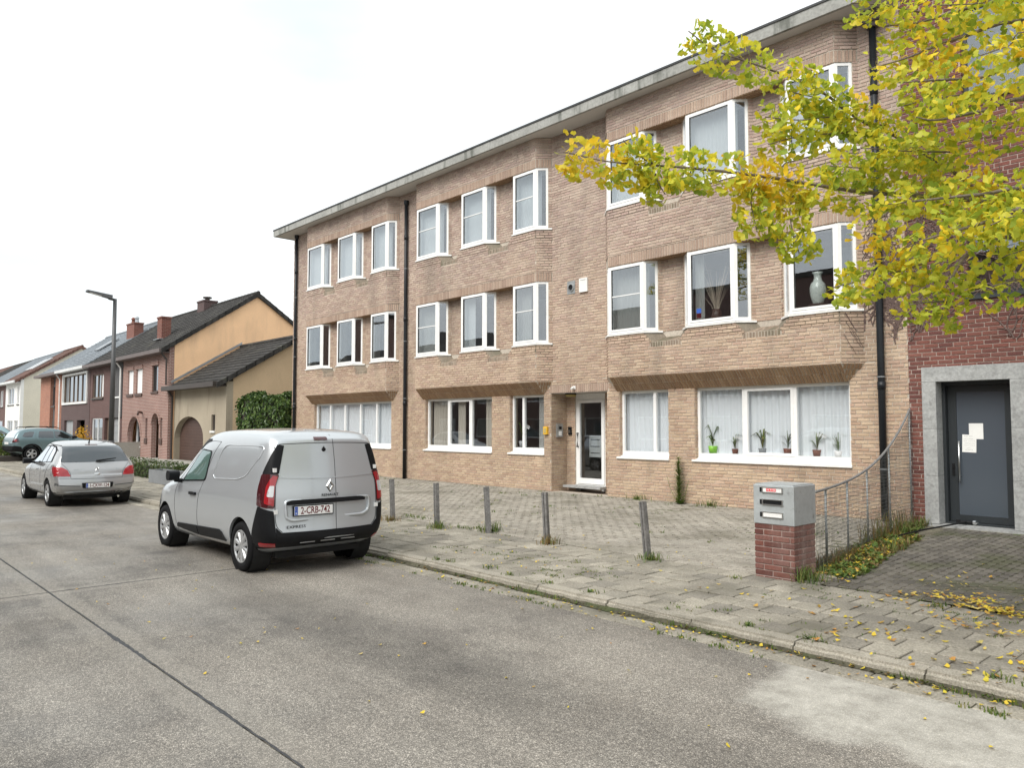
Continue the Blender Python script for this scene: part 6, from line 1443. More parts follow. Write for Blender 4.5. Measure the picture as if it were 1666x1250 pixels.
h = gable_house('plum_terrace_house', 'plum brick terraced house with wide white-framed window and slate-grey roof', -61.95, -54.58, HY, 9.1, 5.62, 8.85, 'plum_brick_wall', dh, 'roof_slate', gut='gutter_white')
q = MB(); ring_frame(q, -61.62, -55.12, 3.10, 5.22, HY-.08, HY+.05, .14); part(q, 'window_surround', 'white_sill', h); far_window(h, *dh[0], HY, 'wood_frame', (.2, .38, .55, .74), sill='white_sill')
q = MB(); q.box(-61.0, -58.6, HY+.15, HY+.2, -.1, 2.02); part(q, 'garage_door', 'garage_grey', h); q = MB(); q.box(-57.6, -55.6, HY+.6, HY+.7, -.1, 2.02); part(q, 'door', 'dark_frame', h)
chimney(h, -55.6, 16.2, 1.6, .6, 7.3, 8.5)
for x in (-56.0, -55.2): m = MB(); m.tube([(x,16.2,8.55),(x,16.2,8.9)], .15, 8, True, .10); m.tube([(x,16.2,8.9),(x,16.2,9.05)], .18, 8, True, .05); part(m, 'chimney_pot', 'terracotta' if x < -55.5 else 'zinc', h)
for x, y_, z_ in ((-60.2, 14.9, 6.82),): m = MB(); k = 3.23/4.55; m.prism([(x,y_,z_+.12),(x+1.1,y_,z_+.12),(x+1.1,y_+1.3,z_+.12+1.3*k),(x,y_+1.3,z_+.12+1.3*k)], (0,-.05,.07)); part(m, 'roof_light', 'zinc', h)
eh = [(-65.5,-63.9,-.3,5.3)]
h = gable_house('orange_terrace_house', 'orange brick terraced house with dark recessed stair strip and slate roof', -68.75, -62.0, HY, 9.1, 5.58, 8.8, 'orange_brick_wall', eh, 'roof_slate', gut='gutter_brown', side='white_wall')
q = MB(); q.box(-65.5, -63.9, HY+.22, HY+.3, -.1, 5.3); part(q, 'stair_panel', 'grey_wall', h); far_window(h, -65.2, -64.2, 3.1, 4.6, HY+.05, 'dark_frame'); q = MB(); q.box(-65.3, -64.0, HY+.14, HY+.2, -.05, 2.05); part(q, 'door', 'dark_frame', h); drainpipe(h, -62.2, HY-.1, 0, 5.3, 'white_sill')
fh = [(-81.9,-79.1,3.5,5.0), (-77.8,-76.9,3.5,5.0), (-81.9,-79.4,.8,2.1), (-78.8,-77.2,.8,2.1)]
h = gable_house('cream_house', 'cream brick end house with white front and roof windows', -83.0, -76.5, HY, 9.2, 5.62, 8.75, 'white_wall', fh, 'roof_brown', side='cream_brick_wall', gut='gutter_white')
for a in fh: far_window(h, *a, HY, 'white_frame', (.5,))
for x in (-82.0, -80.2): m = MB(); k = 3.13/4.6; y_, z_ = 14.6, 6.55; m.prism([(x,y_,z_+.1),(x+1.1,y_,z_+.1),(x+1.1,y_+1.6,z_+.1+1.6*k),(x,y_+1.6,z_+.1+1.6*k)], (0,-.05,.08)); part(m, 'roof_light', 'lamp_clear', h)
q = MB(); q.box(-76.52, -76.4, 20.2, 22.0, -.1, 2.2); part(q, 'side_door', 'garage_grey', h)
fh = [(-89.5,-86.9,3.4,4.9), (-85.9,-84.2,3.4,4.9), (-89.5,-84.2,.6,2.1)]
h = gable_house('dark_brick_house', 'dark brick house beyond the cream house, cut by the picture edge', -96, -83.05, HY, 9.2, 5.62, 8.75, 'brown_brick_wall', fh, 'roof_slate', gut='gutter_white')
for a in fh: far_window(h, *a, HY, 'white_frame', (.5,))
for k, (x0, x1, wm_, rm_, lab) in enumerate(((-107,-96.1,'rose_brick_wall','roof_dark','rose brick house beyond the dark brick house'), (-119,-107.1,'white_wall','roof_brown','white house closing the far end of the row'))):
    hs_ = [(x0+1.2,x0+3.6,3.4,4.9), (x1-3.6,x1-1.2,3.4,4.9), (x0+1.2,x0+3.6,.7,2.1), (x1-3.6,x1-1.2,.7,2.1)]
    h = gable_house('terrace_house', lab, x0, x1, HY, 9.2, 5.6, 8.7, wm_, hs_, rm_, gut='gutter_white')
    for q_ in hs_: far_window(h, *q_, HY, 'white_frame', (.5,))
# houses across the road: they show mirrored in the panes
for k, (x0, x1, ze, zr, wm_) in enumerate(((-84,-70,5.6,8.6,'brown_brick_wall'), (-69.9,-58,5.6,8.9,'rose_brick_wall'), (-57.9,-46,5.7,8.9,'plum_brick_wall'), (-45.9,-36,6.3,8.3,'brown_brick_wall'), (-35.9,-26,8.7,8.75,'plum_brick_wall'), (-25.9,-15,9.25,9.3,'brown_brick_wall'), (-14.9,-4,9.1,9.15,'rose_brick_wall'), (-3.9,8,5.6,8.6,'brown_brick_wall'))):
    hs_ = [(x0+1.2,x0+3.4,3.3,4.8), (x1-3.4,x1-1.2,3.3,4.8), (x0+1.2,x0+3.4,.8,2.2), (x1-3.4,x1-1.2,.8,2.2)]
    h = thing('opposite_house', ((x0+x1)/2, -9.3, 0), ['brown end house', 'rose brick house', 'plum brick house', 'tall brown house', 'flat-roofed plum block', 'flat-roofed brown block', 'flat-roofed rose block', 'brown house by the street corner'][k]+' across the road, seen only mirrored in glass', 'house')
    m = MB(); wall_panel(m, x0, x1, -.3, ze, -9.55, -9.3, hs_); m.box(x0, x1, -18, -9.8, -.3, ze-.05); part(m, 'wall', wm_, h)
    m = MB(); m.prism([(x0,-8.9,ze-.25),(x0,-13.6,zr),(x0,-18.4,ze-.25)] if zr-ze > .2 else [(x0,-9.2,ze-.2),(x0,-9.2,zr),(x0,-18.2,zr),(x0,-18.2,ze-.2)], (x1-x0,0,0)); part(m, 'roof', 'roof_dark', h)
    for a, b, c, d in hs_: q = MB(); ring_frame(q, a, b, c, d, -9.47, -9.42, .08); f = part(q, 'window', 'white_frame', h); q = MB(); q.box(a+.08, b-.08, -9.46, -9.45, c+.08, d-.08); local(q.build('pane', 'far_glass'), f)

# ------------------------------------------------------------------ things in the windows
def pot_plant(P, label, pot, leafm, kind, seed, s=1.):
    r = random.Random(seed); t = thing('potted_plant', P, label, 'plant', 'plants on the window sill')
    m = MB(); m.lathe([(0,0),(.05*s,0),(.065*s,.10*s),(.055*s,.10*s),(.05*s,.09*s),(0,.09*s)], seg=14); link('pot', m.mesh('pot', pot, True), t); m = MB()
    n = 12 if kind != 'spiky' else 20
    for k in range(n):
        a = r.uniform(0, 6.28); up = r.uniform(.10, .32)*s; out = r.uniform(.04, .16)*s; d = Vector((math.cos(a), math.sin(a)*.5, 0)); b = Vector((0,0,.09*s)); q = b+d*out*.6+Vector((0,0,up)); e = b+d*out*1.3+Vector((0,0,up*(.9 if kind != 'orchid' else 1.1))); wd = Vector((-d.y, d.x, 0)).normalized()*(.011 if kind != 'spiky' else .006)*s*(1.3 if kind == 'leafy' else 1)
        q0 = b+d*out*.25+Vector((0,0,up*.62)); q = b+d*out*.8+Vector((0,0,up)); e = b+d*out*1.7+Vector((0,0,up*(.72 if kind == 'leafy' else 1.05)))
        m.add([b, q0-wd, q0+wd, q-wd, q+wd, e], [(0,1,2),(1,3,4,2),(3,5,4)])
    link('leaves', m.mesh('leaves', leafm), t)
    if kind == 'orchid':
        m = MB(); st = [(0,0,.09*s),(.02,0,.25*s),(.09*s,-.02,.34*s),(.16*s,-.03,.33*s)]; m.tube(st, .003, 5); link('stem', m.mesh('stem', 'weed_leaf'), t); m = MB()
        for q in (.05, .10, .15): 
            c = Vector((q*s, -.03, (.31+.03*math.sin(q*20))*s))
            for k in range(5): a = k*1.2566; m.add([c, c+Vector((.03*math.cos(a-.4),-.01,.03*math.sin(a-.4)))*s, c+Vector((.036*math.cos(a+.2),-.012,.036*math.sin(a+.2)))*s], [(0,1,2)])
        link('petals', m.mesh('petals', 'petal_white'), t)
    return t
YS = FY+.22; zsill = GZ0+.145
q = MB(); q.box(-9.3, -6.15, FY+.17, FY+.34, GZ0+.06, zsill); o = q.build('window_board', 'white_sill'); local(o, apt)
for px, lab, pot, lf, kd, sd, s in ((1160,'leggy plant in a lime green pot on the wide curtained sill','lime_pot','weed_leaf','leafy',1,1.5), (1196,'white orchid in a brown pot beside the lime green pot','terracotta','weed_leaf','orchid',2,1.0), (1241,'green leafy plant drooping on the sill at the middle pane','planter_grey','weed_leaf','leafy',3,1.25), (1282,'upright spiky plant in a brown pot at the middle pane corner','terracotta','hedge_leaf','spiky',4,1.3), (1329,'white orchid arching over a dark pot behind the end pane','terracotta','weed_leaf','orchid',5,1.2), (1364,'small plant with thin stem in a white pot behind the end pane','petal_white','weed_leaf','spiky',6,1.1)):
    P = on_y(px, 740, YS); pot_plant((P.x, YS, zsill), lab, pot, lf, kd, sd, s)
P = on_y(851, 735, YS); q = MB(); q.box(-15.1, -13.98, FY+.17, FY+.34, GZ0+.06, zsill); local(q.build('window_board', 'white_sill'), apt)
pot_plant((P.x, YS, zsill), 'white orchid in the two-pane window beside the yellow wall box', 'planter_grey', 'weed_leaf', 'orchid', 9, 1.7)
# vase on a carved stand
P = on_y(1332, 480, FY-.02); z0 = ZF[0][0]+.11
q = MB(); q.box(-6.95, -6.2, D+.10, FY+.28, ZF[0][0]+.045, z0); local(q.build('window_board', 'white_sill'), apt)
v = thing('porcelain_vase', (P.x, FY-.05, z0+.10), 'blue and white porcelain vase in the canted window behind yellow leaves', 'vase')
m = MB(); m.lathe([(0,0),(.085,0),(.10,.03),(.135,.16),(.15,.28),(.13,.38),(.085,.43),(.065,.50),(.07,.56),(.10,.60),(.09,.60),(.06,.55)], seg=24); link('vessel', m.mesh('vessel', 'porcelain', True), v)
v = thing('vase_stand', (P.x, FY-.05, z0), 'dark carved wooden stand under the porcelain vase', 'stand')
m = MB(); m.lathe([(0,.07),(.17,.07),(.18,.085),(.16,.10),(0,.10)], seg=20); link('top', m.mesh('top', 'dark_wood', True), v)
for k in range(4):
    a = k*math.pi/2+.78; m = MB(); m.tube([(.14*math.cos(a),.14*math.sin(a),.08),(.17*math.cos(a),.17*math.sin(a),.04),(.15*math.cos(a),.15*math.sin(a),0)], .018, 6); link('leg', m.mesh('leg', 'dark_wood'), v)
# dry branches in a jar
P = on_y(1166, 500, FY); q = MB(); q.box(-9.2, -8.3, D+.10, FY+.28, ZF[0][0]+.045, z0); local(q.build('window_board', 'white_sill'), apt)
b = thing('dry_branches', (P.x, FY, z0), 'bundle of pale dry branches standing in first-floor window', 'branches'); r = random.Random(4); m = MB()
for k in range(34):
    a, s = r.uniform(0, 6.28), r.uniform(.15, .5); h = r.uniform(.7, 1.25); e = Vector((math.cos(a)*s, math.sin(a)*s*.4, h)); m.tube([(0,0,.05), e*.45*Vector((.5,.5,1)).length/1.22 if False else Vector((e.x*.25, e.y*.25, h*.45)), e], [.007,.005,.002], 4)
link('twigs', m.mesh('twigs', 'dry_twig'), b); m = MB(); m.lathe([(0,0),(.09,0),(.11,.12),(.08,.26),(.07,.26),(.0,.1)], seg=16); link('jar', m.mesh('jar', 'dark_wood', True), b)
P = on_y(1137, 510, D+.02); m = MB(); m.box(-.055, .055, 0, .002, -.10, 0); m.cur = 1; m.box(-.055, .055, 0, .002, .004, .10); o = m.build('window_sticker', ['lamp_dark_red', 'plate_blue']); o.location = (P.x, D+.021, P.z); tag(o, 'small red and blue stickers low in the first-floor pane', 'sticker')
# letter rack in the hall
t = thing('letter_rack', (-12.95, FY+RECD+.45, .0), 'white letterbox rack on legs seen through the entrance door', 'letter rack')
m = MB(); m.box(-.25, .42, -.1, .2, .85, 1.40); link('cabinet', m.mesh('cabinet', 'grey_box_metal'), t)
for x in (.15, .38): m = MB(); m.box(x-.03, x+.03, -.05, .05, 0, .85); link('leg', m.mesh('leg', 'flap_white'), t)
for k in range(3): m = MB(); m.box(-.2, .1, -.112, -.1, .95+k*.17, .965+k*.17); link('slot', m.mesh('slot', 'seal_black'), t)
# ------------------------------------------------------------------ the ginkgo
TP = Vector((-.75, 7.95, gz(7.95)))
gk = thing('ginkgo_tree', TP, 'ginkgo with yellowing fan leaves reaching over the pavement before the red house', 'tree')
def catmull(P, n=6):
    P = [Vector(p) for p in P]; P = [P[0]*2-P[1]]+P+[P[-1]*2-P[-2]]; out = []
    for i in range(1, len(P)-2):
        for k in range(n):
            t = k/n; a, b, c, d = P[i-1:i+3]; out.append(.5*((2*b)+(c-a)*t+(2*a-5*b+4*c-d)*t*t+(3*b-a-3*c+d)*t**3))
    out.append(P[-2]); return out
m = MB(); tr = [TP+Vector((0,0,-.1)), TP+Vector((.02,.01,1.2)), TP+Vector((-.03,.04,2.6)), TP+Vector((.02,.02,4.2)), TP+Vector((0,.08,6.0)), TP+Vector((.03,.05,7.6)), TP+Vector((.0,.05,9.0))]
m.tube(catmull(tr, 4), [.13-.115*i/24 for i in range(25)], 12); part(m, 'trunk', 'bark', gk, smooth=True)
def tz(z): return TP+Vector((0, .04, z-TP.z))
BR = [ # (height on the trunk, pixel path outwards with depth, leaves per metre)
 (3.15, [(1660,335,5.6),(1520,320,5.5),(1400,312,5.4),(1250,288,5.3),(1130,274,5.2),(1050,268,5.1),(985,262,5.0),(915,246,4.95)], 165),
 (None, [(1225,290,5.3),(1222,330,5.28),(1232,378,5.25)], 110), (None, [(1295,300,5.3),(1285,350,5.28),(1300,412,5.2)], 110),
 (None, [(1062,270,5.1),(1070,295,5.08),(1082,316,5.05)], 110), (None, [(1062,266,5.1),(1035,250,5.1),(1014,228,5.05)], 100),
 (3.55, [(1660,345,5.7),(1560,285,5.7),(1470,228,5.6),(1400,195,5.6),(1330,145,5.5),(1245,110,5.45),(1165,82,5.4),(1120,50,5.4)], 120),
 (None, [(1440,205,5.6),(1370,190,5.5),(1300,195,5.4),(1245,190,5.3)], 75), (None, [(1390,190,5.6),(1350,165,5.5),(1290,150,5.4)], 55), (None, [(1380,215,5.5),(1300,222,5.4),(1250,235,5.3)], 40),
 (4.2, [(1700,40,5.4),(1560,62,5.4),(1480,92,5.3),(1414,112,5.3)], 95), (4.3, [(1690,10,5.5),(1580,12,5.5),(1500,35,5.4),(1440,42,5.4)], 95), (None, [(1500,20,5.4),(1440,8,5.4),(1385,4,5.4)], 60),
 (4.4, [(1690,-14,5.3),(1600,4,5.2),(1530,8,5.2)], 90), (None, [(1525,70,5.4),(1518,112,5.35)], 55), (4.1, [(1700,60,4.7),(1640,75,4.7),(1595,90,4.65)], 100),
 (3.9, [(1700,105,5.2),(1600,125,5.2),(1520,130,5.1),(1462,134,5.1)], 90), (None, [(1590,150,5.2),(1510,162,5.1),(1470,172,5.1)], 55),
 (3.8, [(1700,165,5.0),(1600,180,5.0),(1525,195,4.9),(1490,190,4.9)], 95), (3.6, [(1700,205,5.2),(1620,220,5.1),(1560,232,5.1)], 85), (None, [(1560,247,5.4),(1480,246,5.3),(1400,240,5.3)], 75),
 (None, [(1460,285,5.4),(1420,275,5.35),(1350,270,5.3)], 60), (3.3, [(1700,308,5.0),(1600,316,4.9),(1500,326,4.85),(1445,332,4.8)], 105),
 (3.0, [(1690,345,4.9),(1640,352,4.8),(1560,374,4.7),(1505,390,4.65),(1478,402,4.6)], 110), (None, [(1524,420,5.2),(1480,436,5.15),(1420,452,5.1),(1355,468,5.05)], 75), (None, [(1490,392,5.2),(1462,410,5.15),(1448,430,5.1)], 60),
 (2.9, [(1690,385,5.2),(1590,405,5.1),(1555,440,5.0),(1545,480,5.0),(1530,522,4.95)], 90), (None, [(1548,490,5.0),(1505,492,4.95),(1480,496,4.9)], 60), (2.7, [(1700,455,4.9),(1630,462,4.8),(1580,476,4.8)], 95),
 (3.0, [(1720,345,4.6),(1650,352,4.6),(1612,366,4.55)], 90), (2.9, [(1720,405,4.8),(1650,412,4.8),(1630,420,4.8)], 80), (None, [(1445,345,5.2),(1420,365,5.15),(1405,385,5.1)], 55),
]
leaves = []
r = random.Random(21)
def add_leaves(path, per_m, rad=.085, frame=True):
    L = sum((path[i+1]-path[i]).length for i in range(len(path)-1)); n = int(L*per_m*3.0)
    cum = [0.]
    for i in range(len(path)-1): cum.append(cum[-1]+(path[i+1]-path[i]).length)
    for _ in range(n):
        q_ = r.random()**.9*L; i = max(k for k in range(len(path)-1) if cum[k] <= q_); c = path[i].lerp(path[i+1], (q_-cum[i])/max(1e-6, cum[i+1]-cum[i])); t = (path[i+1]-path[i]).normalized()
        a = r.uniform(0, 6.283); e1 = t.cross(Vector((0,0,1))); e1 = e1.normalized() if e1.length > .05 else Vector((1,0,0)); e2 = t.cross(e1)
        d = (e1*math.cos(a)+e2*math.sin(a)); rr = rad*math.sqrt(r.random())*1.25+.012
        P = c+d*rr+Vector((0,0,-.015))
        if not frame:
            q = proj(P)
            if q and q[0] < 1690 and -20 < q[1]: continue      # the limbs described above are the ones over the street
        leaves.append((P, d, t))
for hz, pts, dens in BR:
    path = [at_depth(*p) for p in pts]
    if hz is not None and pts[0][0] > 1600: path = [tz(hz)]+path
    cp = catmull(path, 5); L = len(cp); r0 = .020 if hz and len(pts) > 3 else .007
    mb = MB(); mb.tube(cp, [max(.004, r0*(1-.9*i/L)) for i in range(L)], 7); part(mb, 'branch', 'bark', gk, smooth=True)
    add_leaves(cp, dens*(1.7 if hz is None else .9 if hz in (3.15, 3.55) else .74), .085 if hz is not None else .075)
def off_branch(z, az, length, up):
    d = Vector((math.cos(az), math.sin(az), 0)); P = [tz(z)+d*length*t+Vector((0,0,up*t*t))+Vector((r.gauss(0,.06), r.gauss(0,.06), r.gauss(0,.06)))*t for t in (0,.25,.5,.75,1)]
    cp = catmull(P, 4); mb = MB(); mb.tube(cp, [max(.005, .035*(1-.9*i/len(cp))) for i in range(len(cp))], 7); part(mb, 'branch', 'bark', gk, smooth=True); add_leaves(cp[3:], 55, .12, False)
    for k in range(2):
        q = cp[r.randint(6, len(cp)-4)]; e = q+Vector((r.gauss(0,.4), r.gauss(0,.4), r.gauss(0,.25))); add_leaves(catmull([q, (q+e)/2+Vector((0,0,.05)), e], 3), 60, .085, False)
for k in range(18): off_branch(r.uniform(2.6, 8.2), r.uniform(-1.2, 1.6), r.uniform(1.0, 2.6), r.uniform(.1, .8))
for k in range(14):      # upper limbs over the frame's top edge, away from the camera's line
    off_branch(r.uniform(5.8, 8.6), r.uniform(1.8, 4.2), r.uniform(.7, 1.7), r.uniform(.2, .7))
def leaf_geo(P, d, t, s, rr):
    """a ginkgo fan on its stalk: notched, slightly cupped"""
    out = (d+Vector((0,0,-.45))+Vector((rr.gauss(0,.45), rr.gauss(0,.45), rr.gauss(0,.35)))).normalized()
    side = out.cross(Vector((rr.gauss(0,1), rr.gauss(0,1), rr.gauss(0,1)))).normalized(); nn = out.cross(side)
    vs = [P, P+out*s*.35]
    for k, a in enumerate((-62,-38,-13,0,13,38,62)):
        rad_ = s*(.74 if a == 0 else .95 if abs(a) > 55 else 1.02); aa = R(a); cup = s*.20*(abs(a)/62)**1.5
        vs.append(P+out*(s*.35+rad_*math.cos(aa)*.95)+side*rad_*math.sin(aa)+nn*cup)
    w = side*s*.02
    return vs, [(1,k,k+1) for k in range(2, 8)]
near_l, rest, yel = [], MB(), MB(); info = []
for i, (P, d, t) in enumerate(leaves):
    q = proj(P); vis = q and 0 < q[0] < 1666 and 0 < q[1] < 1250
    info.append((q[2] if vis else 99, i))
info.sort(); singles = set(i for _, i in info[:280])
rr = random.Random(5); m1 = MB(); vs, fs = leaf_geo(Vector(), Vector((0,0,1)), Vector((1,0,0)), 1., random.Random(2)); m1.add(vs, fs); LM = m1.mesh('leaf', 'ginkgo_leaf'); m2 = MB(); m2.add(vs, fs); LMY = m2.mesh('leaf', 'ginkgo_yellow')
for i, (P, d, t) in enumerate(leaves):
    s = rr.uniform(.026, .053); yl = mnoise.noise(P*1.3+Vector((9.3,2.7,5.1)))+rr.gauss(0, .12)
    if i in singles:
        o = link('leaf', LMY if yl > .30 else LM); o.location = P; o.scale = (s, s, s); o.rotation_euler = (rr.uniform(1.2, 2.8), rr.uniform(-.6, .6), rr.uniform(0, 6.28)); local(o, gk); continue
    vs, fs = leaf_geo(P, d, t, s, rr); (yel if yl > .30 else rest).add(vs, fs)
tag(part(rest, 'foliage', 'ginkgo_leaf', gk), kind='stuff'); tag(part(yel, 'yellow_foliage', 'ginkgo_yellow', gk), kind='stuff')

# ------------------------------------------------------------------ bare creeper on the walls
def creeper(name, label, starts, seed, zmax, fn, xlim):
    r = random.Random(seed); m = MB()
    for (px, py) in starts:
        p = on_y(px, py, FY); x, z = p.x, p.z; a = r.uniform(-.5, .5); pts = []
        for k in range(r.randint(9, 20)):
            pts.append(Vector((x, FY-.018+r.uniform(-.004, .004), z))); a += r.gauss(0, .28); a = max(-1.1, min(1.1, a)); st = r.uniform(.06, .12); x += math.sin(a)*st; z += math.cos(a)*st
            if not (xlim[0] < x < xlim[1]): a = -a; x = max(xlim[0], min(xlim[1], x))
            if z > zmax: break
            if r.random() < .6 and len(pts) > 1:
                b = a+r.choice((-1, 1))*r.uniform(.6, 1.3); L = r.uniform(.12, .38); q = [pts[-1]+Vector((math.sin(b)*L*i/3, 0, math.cos(b)*L*i/3+r.gauss(0,.008))) for i in range(4)]
                if xlim[0] < q[-1].x < xlim[1]: m.tube(q, [.007,.006,.005,.003], 4, False)
        if len(pts) > 2: m.tube(pts, [.0115-.006*i/len(pts) for i in range(len(pts))], 5, False)
    o = m.build(name, 'vine_stem'); return tag(o, label, 'creeper')
creeper('bare_creeper', 'leafless creeper stems on tan brick beside the black downpipe', [(1446+rng.uniform(0,24), 560-rng.uniform(0,120)) for _ in range(34)]+[(1405+rng.uniform(0,18), 540-rng.uniform(0,30)) for _ in range(6)], 3, 5.6, None, (-5.80, -5.10))
creeper('bare_creeper', 'leafless creeper spreading over red brick under the branches', [(1480+rng.uniform(0,60), 555-rng.uniform(0,170)) for _ in range(46)]+[(1640+rng.uniform(-10,16), 560-rng.uniform(0,50)) for _ in range(5)], 4, 6.4, None, (-5.06, -3.3))
r = random.Random(8); m = MB()     # strands on the canted end of the bay
for k in range(6):
    u0 = r.uniform(.05, .2); z0 = r.uniform(3.15, 3.68); pts = []
    for i in range(5): u = u0+i*.05; pts.append(Vector((-6.11+u*s2, D+u*s2, z0-i*.085+r.gauss(0,.008)))+Vector((s2,-s2,0))*.016)
    m.tube(pts, .0045, 4, False)
tag(m.build('creeper_strands', 'vine_stem'), 'thin bare creeper strands on the canted end of the window bay', 'creeper')

# ------------------------------------------------------------------ weeds, grass, fallen leaves
def blades(m, P, n, h, spread, r, lean=.5, w=.006):
    for _ in range(n):
        a = r.uniform(0, 6.283); b = Vector(P)+Vector((r.gauss(0, spread), r.gauss(0, spread), 0)); hh = h*r.uniform(.45, 1.15); d = Vector((math.cos(a), math.sin(a), 0)); l = lean*r.uniform(.2, 1)*hh; wv = Vector((-d.y, d.x, 0))*w*r.uniform(.6, 1.3)
        q = b+d*l*.35+Vector((0,0,hh*.6)); e = b+d*l+Vector((0,0,hh*r.uniform(.75, 1)))
        m.add([b-wv, b+wv, q+wv*.7, q-wv*.7, e], [(0,1,2,3),(3,2,4)])
def rosette(m, P, n, s, r):
    for _ in range(n):
        a = r.uniform(0, 6.283); d = Vector((math.cos(a), math.sin(a), 0)); up = r.uniform(.1, .9); e = Vector(P)+(d+Vector((0,0,up)))*s*r.uniform(.5, 1); w = Vector((-d.y, d.x, 0))*s*.22; q = Vector(P)+(d*.5+Vector((0,0,up*.6)))*s
        m.add([P, q-w, e, q+w], [(0,1,2),(0,2,3)])
r = random.Random(31)
m = MB(); x = 1.4          # along the gutter and kerb foot
while x > -16:
    dens = max(0, mnoise.noise(Vector((x*.9, 3, 0)))+.30)
    if r.random() < dens*1.2:
        P = Vector((x, KY-.02+r.gauss(0, .025), ROAD_Z)); k = r.random()
        if k < .55: blades(m, P, r.randint(4, 13), r.uniform(.025, .075), .03, r)
        else: rosette(m, P, r.randint(5, 11), r.uniform(.03, .07), r)
    if r.random() < dens*.55: blades(m, Vector((x, KY-.31+r.gauss(0, .012), ROAD_Z)), r.randint(6, 16), r.uniform(.02, .045), .03, r)
    x -= .035
for _ in range(1500):       # in the slab joints
    x, k = r.uniform(-15, .5), r.randint(0, NR); y = y0s+k*.302+r.gauss(0, .006) if r.random() < .6 else r.uniform(y0s, y0s+NR*.302)
    if mnoise.noise(Vector((x*.7, y*1.2, 7))) < .06: continue
    blades(m, Vector((x, y, gz(y)-.012)), r.randint(4, 10), r.uniform(.014, .036), .028, r, 1.0)
for _ in range(16):
    x, y = r.uniform(-9, -.5), r.choice((y0s+.01, y0s+.01, r.uniform(6.3, 8.2))); P = Vector((x, y, gz(y)-.01)); blades(m, P, 22, r.uniform(.04, .08), .05, r, .9); rosette(m, P, 8, .06, r)
for _ in range(300):       # between the pavers
    x, y = r.uniform(-24, -5), r.uniform(COURT_Y0, FY-.05)
    if mnoise.noise(Vector((x*.4, y*.7, 1))) < .05 and y < FY-.5: continue
    if x > -5.2+.13*(13.8-y) and y > 8.8: continue
    blades(m, Vector((x, y, gz(y)-.005)), r.randint(4, 12), r.uniform(.02, .06), .05, r, .9, .008)
tag(m.build('pavement_weeds', 'grass_blade'), kind='stuff')
TL = ['next to the van', 'fourth from the pier', 'third from the pier', 'second from the pier', 'nearest the brick pier']
for k, (px, py, h) in enumerate(((636,848,.10), (712,860,.12), (797,866,.16), (892,886,.13), (1060,912,.10))):
    P = on_z(px, py, gz(8.2)); m = MB(); dry = k in (0, 3); blades(m, Vector(), 70 if k != 2 else 110, h*1.3, .09, r, .9, .006); rosette(m, Vector(), 14, .09, r)
    o = m.build('grass_tuft', 'dry_weed' if dry else 'grass_blade'); o.location = P; tag(o, ('dry brown' if dry else 'green')+' grass tuft at the foot of the bollard '+TL[k], 'grass tuft')
for px, py, n, lab in ((680,843,50,'flat straggling grass patch on pavers between two bollards'), (770,862,60,'small grass patch beside the third bollard from the pier')):
    m = MB()
    for q in range(9): blades(m, Vector((q*.09-.4, r.gauss(0,.06), 0)), n//5, .07, .06, r, 1.1)
    o = m.build('grass_patch', 'grass_blade'); P = on_z(px, py, gz(8.4)); o.location = P; tag(o, lab, 'grass patch', kind='stuff')
P = on_z(1310, 938, -.1); m = MB(); blades(m, Vector(), 160, .20, .09, r, 1.6, .005); o = m.build('grass_tuft', 'grass_blade'); o.location = (PX1+.09, PY0+.14, -.1); tag(o, 'lush green grass tuft at the foot of the brick pier', 'grass tuft', kind='stuff')
# tall weed by the wall
P = on_z(1074, 824, gz(13.6)); P = Vector((P.x, FY-.16, gz(FY-.16)))
w_ = thing('tall_weed', P, 'tall slender green weed growing at the wall under the narrow window', 'weed')
m = MB(); m.tube([(0,0,0),(-.02,-.01,.45),(-.01,-.02,.95)], [.009,.007,.003], 6); m.tube([(-.05,0,0),(-.22,-.02,.3),(-.30,-.02,.55)], .004, 5); m.tube([(.05,0,0),(.16,-.02,.22),(.24,-.02,.5)], .004, 5); link('stem', m.mesh('stem', 'weed_leaf'), w_)
m = MB()
for k in range(420):
    z = r.uniform(.03, .97); a = r.uniform(0, 6.283); d = Vector((math.cos(a), math.sin(a), r.uniform(.2, .9))); s = (.20-.11*z)*r.uniform(.7, 1.15); b = Vector((-.02*z, -.01, z)); w = Vector((-d.y, d.x, 0)).normalized()*.010; m.add([b-w, b+w, b+d*s], [(0,1,2)])
for k in range(26):
    s_ = r.choice((-1, 1)); t_ = r.random(); b = Vector((s_*(.05+.22*t_), -.02, .5*t_)); a = r.uniform(0, 6.283); d = Vector((math.cos(a), math.sin(a), .6))*.06; m.add([b, b+d+Vector((.006,0,0)), b+d*1.2], [(0,1,2)])
rosette(m, Vector(), 30, .16, r); link('leaves', m.mesh('leaves', 'weed_leaf'), w_)
for px, lab in ((1012,'low scrub of weeds against the wall beside the entrance step'), (1140,'sparse weeds at wall foot under the wide curtained window')):
    P = on_z(px, 816 if px < 1100 else 826, 0); m = MB(); blades(m, Vector(), 60, .18, .16, r, .8); rosette(m, Vector(), 14, .12, r); o = m.build('wall_weeds', 'weed_leaf'); o.location = (P.x, FY-.12, gz(FY-.12)); tag(o, lab, 'weeds')
